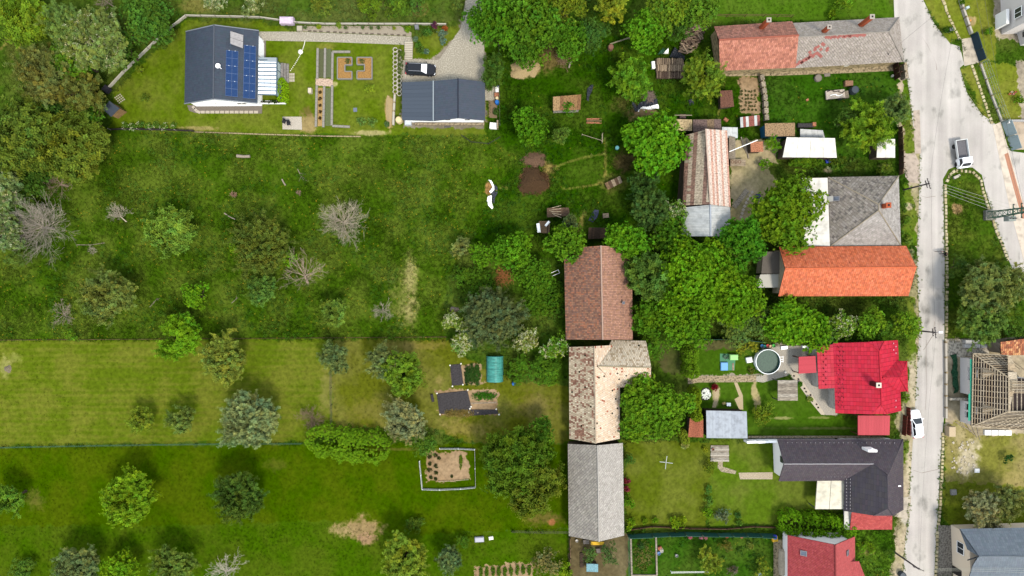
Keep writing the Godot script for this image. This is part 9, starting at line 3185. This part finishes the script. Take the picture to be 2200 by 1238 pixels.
func build_person()->void:
	var g:=at(2023,547,0.012)
	var t:=thing("person","person in dark jacket walking with bicycle along the lane","person",g)
	var jk:=lin(40,34,40)
	var tr:=lin(66,56,58)
	var skin:=lin(206,160,132)
	var shoe:=lin(30,28,30)
	var V:=func(x:float,y:float,z:float)->Vector3:return Vector3(x,y,z)
	# local axes: -x is the way the person walks, -z towards the bicycle
	var B:=[
		[Vector3(0.0,0.92,0.0),Vector3(-0.05,1.18,0.0),0.16,0.15,jk],[Vector3(-0.05,1.18,-0.1),Vector3(-0.05,1.18,0.1),0.13,0.13,jk],[Vector3(-0.08,1.36,-0.14),Vector3(-0.08,1.36,0.14),0.105,0.105,jk],
		[Vector3(-0.09,1.4,0),Vector3(-0.12,1.52,0),0.06,0.055,skin],[Vector3(-0.13,1.57,0),Vector3(-0.12,1.66,0),0.085,0.09,skin],[Vector3(-0.2,1.58,0),Vector3(-0.22,1.565,0),0.02,0.016,skin],
		[Vector3(-0.1,1.38,-0.2),Vector3(-0.18,1.14,-0.3),0.06,0.05,jk],[Vector3(-0.18,1.14,-0.3),Vector3(-0.4,1.04,-0.36),0.05,0.038,jk],
		[Vector3(-0.06,1.38,0.2),Vector3(0.02,1.12,0.24),0.06,0.05,jk],[Vector3(0.02,1.12,0.24),Vector3(-0.1,0.9,0.26),0.05,0.038,jk],
		[Vector3(0.0,0.9,-0.09),Vector3(-0.14,0.5,-0.1),0.1,0.065,tr],[Vector3(-0.14,0.5,-0.1),Vector3(-0.16,0.1,-0.1),0.065,0.042,tr],[Vector3(-0.14,0.05,-0.1),Vector3(-0.3,0.04,-0.1),0.045,0.035,shoe],
		[Vector3(0.0,0.9,0.09),Vector3(0.06,0.5,0.1),0.1,0.065,tr],[Vector3(0.06,0.5,0.1),Vector3(0.26,0.14,0.1),0.065,0.042,tr],[Vector3(0.28,0.09,0.1),Vector3(0.16,0.04,0.1),0.045,0.035,shoe]]
	for b in B:
		b[0]+=g; b[1]+=g
	var mb:=MB.new()
	net_surface(mb,B,0.024,0.03)
	# hands, each with a palm, four fingers and a thumb
	for hnd in [[Vector3(-0.42,1.03,-0.365),Vector3(-0.95,-0.3,-0.05),true],[Vector3(-0.12,0.86,0.262),Vector3(-0.3,-0.95,0.02),false]]:
		var o:Vector3=g+hnd[0]
		var d:Vector3=hnd[1].normalized()
		var s:=Vector3(0,0,1) if hnd[2] else Vector3(1,-0.3,0).normalized()
		var dn:=d.cross(s).normalized()
		if dn.y>0:dn=-dn
		var H:=[[o,o+d*0.07,0.03,0.03,skin],[o+s*0.02,o+d*0.07+s*0.025,0.022,0.018,skin],[o - s*0.02,o+d*0.07 - s*0.025,0.022,0.018,skin]]
		for k in 4:
			var r:=o+d*0.08+s*(0.03 - k*0.02)
			var l:float=[0.07,0.08,0.075,0.058][k]
			var m:=r+d*l*0.5+dn*0.012
			H.append([r,m,0.009,0.0085,skin])
			H.append([m,m+(d*0.35+dn*0.9).normalized()*l*0.5,0.0085,0.0075,skin])
		var th:=o+d*0.02+s*0.035
		H.append([th,th+(d*0.6+s*0.7).normalized()*0.035,0.012,0.01,skin])
		H.append([th+(d*0.6+s*0.7).normalized()*0.035,th+(d*1.1+s*0.6+dn*0.4).normalized()*0.062,0.01,0.008,skin])
		net_surface(mb,H,0.0075,0.006)
	obj("body",mb,mat("cloth",Color.WHITE,0.9,"",1,true),t)
	var hair:=MB.new()
	net_surface(hair,[[g+Vector3(-0.095,1.68,0),g+Vector3(-0.09,1.62,0),0.088,0.086,lin(70,46,34)],[g+Vector3(-0.13,1.7,0),g+Vector3(-0.1,1.69,0),0.07,0.08,lin(70,46,34)]],0.015,0.02)
	obj("hair",hair,mat("hair",Color.WHITE,0.9,"",1,true),t)
	for z in [-0.032,0.032]:
		var e:=MB.new()
		e.lathe(g+Vector3(-0.212,1.612,z),[Vector2(0.011,-0.008),Vector2(0.012,0.0),Vector2(0.0,0.01)],6)
		obj("eye",e,mat("eye",Color(0.02,0.02,0.02),0.3),t)
	var mo:=MB.new()
	mo.box(g+Vector3(-0.212,1.535,0),Vector3(0.01,0.01,0.045))
	obj("mouth",mo,mat("lip",lin(160,90,84),0.7),t)
	# bicycle
	var c:=g+Vector3(-0.35,0,-0.45)
	var bk:=thing("bicycle","dark bicycle pushed by the person on the lane","bicycle",c)
	var fr:=mat("bike_frame",lin(90,60,76),0.4)
	for x in [-0.53,0.53]:
		var w:=MB.new()
		var pts:=[]
		var rad:=[]
		for k in 25:
			pts.append(c+Vector3(x+cos(TAU*k/24)*0.32,0.34+sin(TAU*k/24)*0.32,0))
			rad.append(0.022)
		w.tube(pts,rad,6,false)
		var wh:=obj("wheel",w,mat("tyre",Color.WHITE),bk)
		var sp:=MB.new()
		for k in 12:
			sp.bar(c+Vector3(x,0.34,0),c+Vector3(x+cos(TAU*k/12)*0.31,0.34+sin(TAU*k/12)*0.31,0),0.006,0.006)
		obj("spokes",sp,mat("grey_steel",Color.WHITE),wh)
	var J:={"bb":Vector3(0.05,0.3,0),"seat":Vector3(0.2,0.85,0),"head":Vector3(-0.36,0.88,0),"rear":Vector3(0.53,0.34,0),"front":Vector3(-0.53,0.34,0),"low":Vector3(-0.39,0.7,0)}
	var fm:=MB.new()
	for e in [["bb","seat"],["seat","head"],["low","bb"],["bb","rear"],["seat","rear"],["head","low"],["low","front"]]:
		fm.tube([c+J[e[0]],c+J[e[1]]],[0.022,0.02],6)
	obj("frame",fm,fr,bk)
	var hb:=MB.new()
	hb.tube([c+Vector3(-0.3,1.02,-0.3),c+Vector3(-0.38,1.0,-0.12),c+Vector3(-0.38,1.0,0.12),c+Vector3(-0.3,1.02,0.3)],[0.018,0.016,0.016,0.018],6)
	hb.tube([c+Vector3(-0.38,1.0,0),c+J.head],[0.018,0.018],6)
	obj("handlebar",hb,mat("mirror_black",Color.WHITE),bk)
	var sa:=MB.new()
	sa.cbox(c+Vector3(0.22,0.95,0),Vector3(0.26,0.06,0.15),0.02)
	sa.tube([c+J.seat,c+Vector3(0.21,0.94,0)],[0.014,0.014],6)
	obj("saddle",sa,mat("mirror_black",Color.WHITE),bk)
	for z in [-0.12,0.12]:
		var pd:=MB.new()
		pd.box(c+Vector3(0.05+z,0.3,z),Vector3(0.09,0.02,0.07))
		pd.bar(c+J.bb+Vector3(0,0,z*0.6),c+Vector3(0.05+z,0.3,z*0.6),0.02,0.02)
		obj("pedal",pd,mat("mirror_black",Color.WHITE),bk)
	var bg:=MB.new()
	bg.cbox(c+Vector3(0.58,0.82,0),Vector3(0.34,0.22,0.26),0.05)
	obj("carrier_basket",bg,mat("basket",lin(206,190,150),0.8,"fine",2.0),bk)
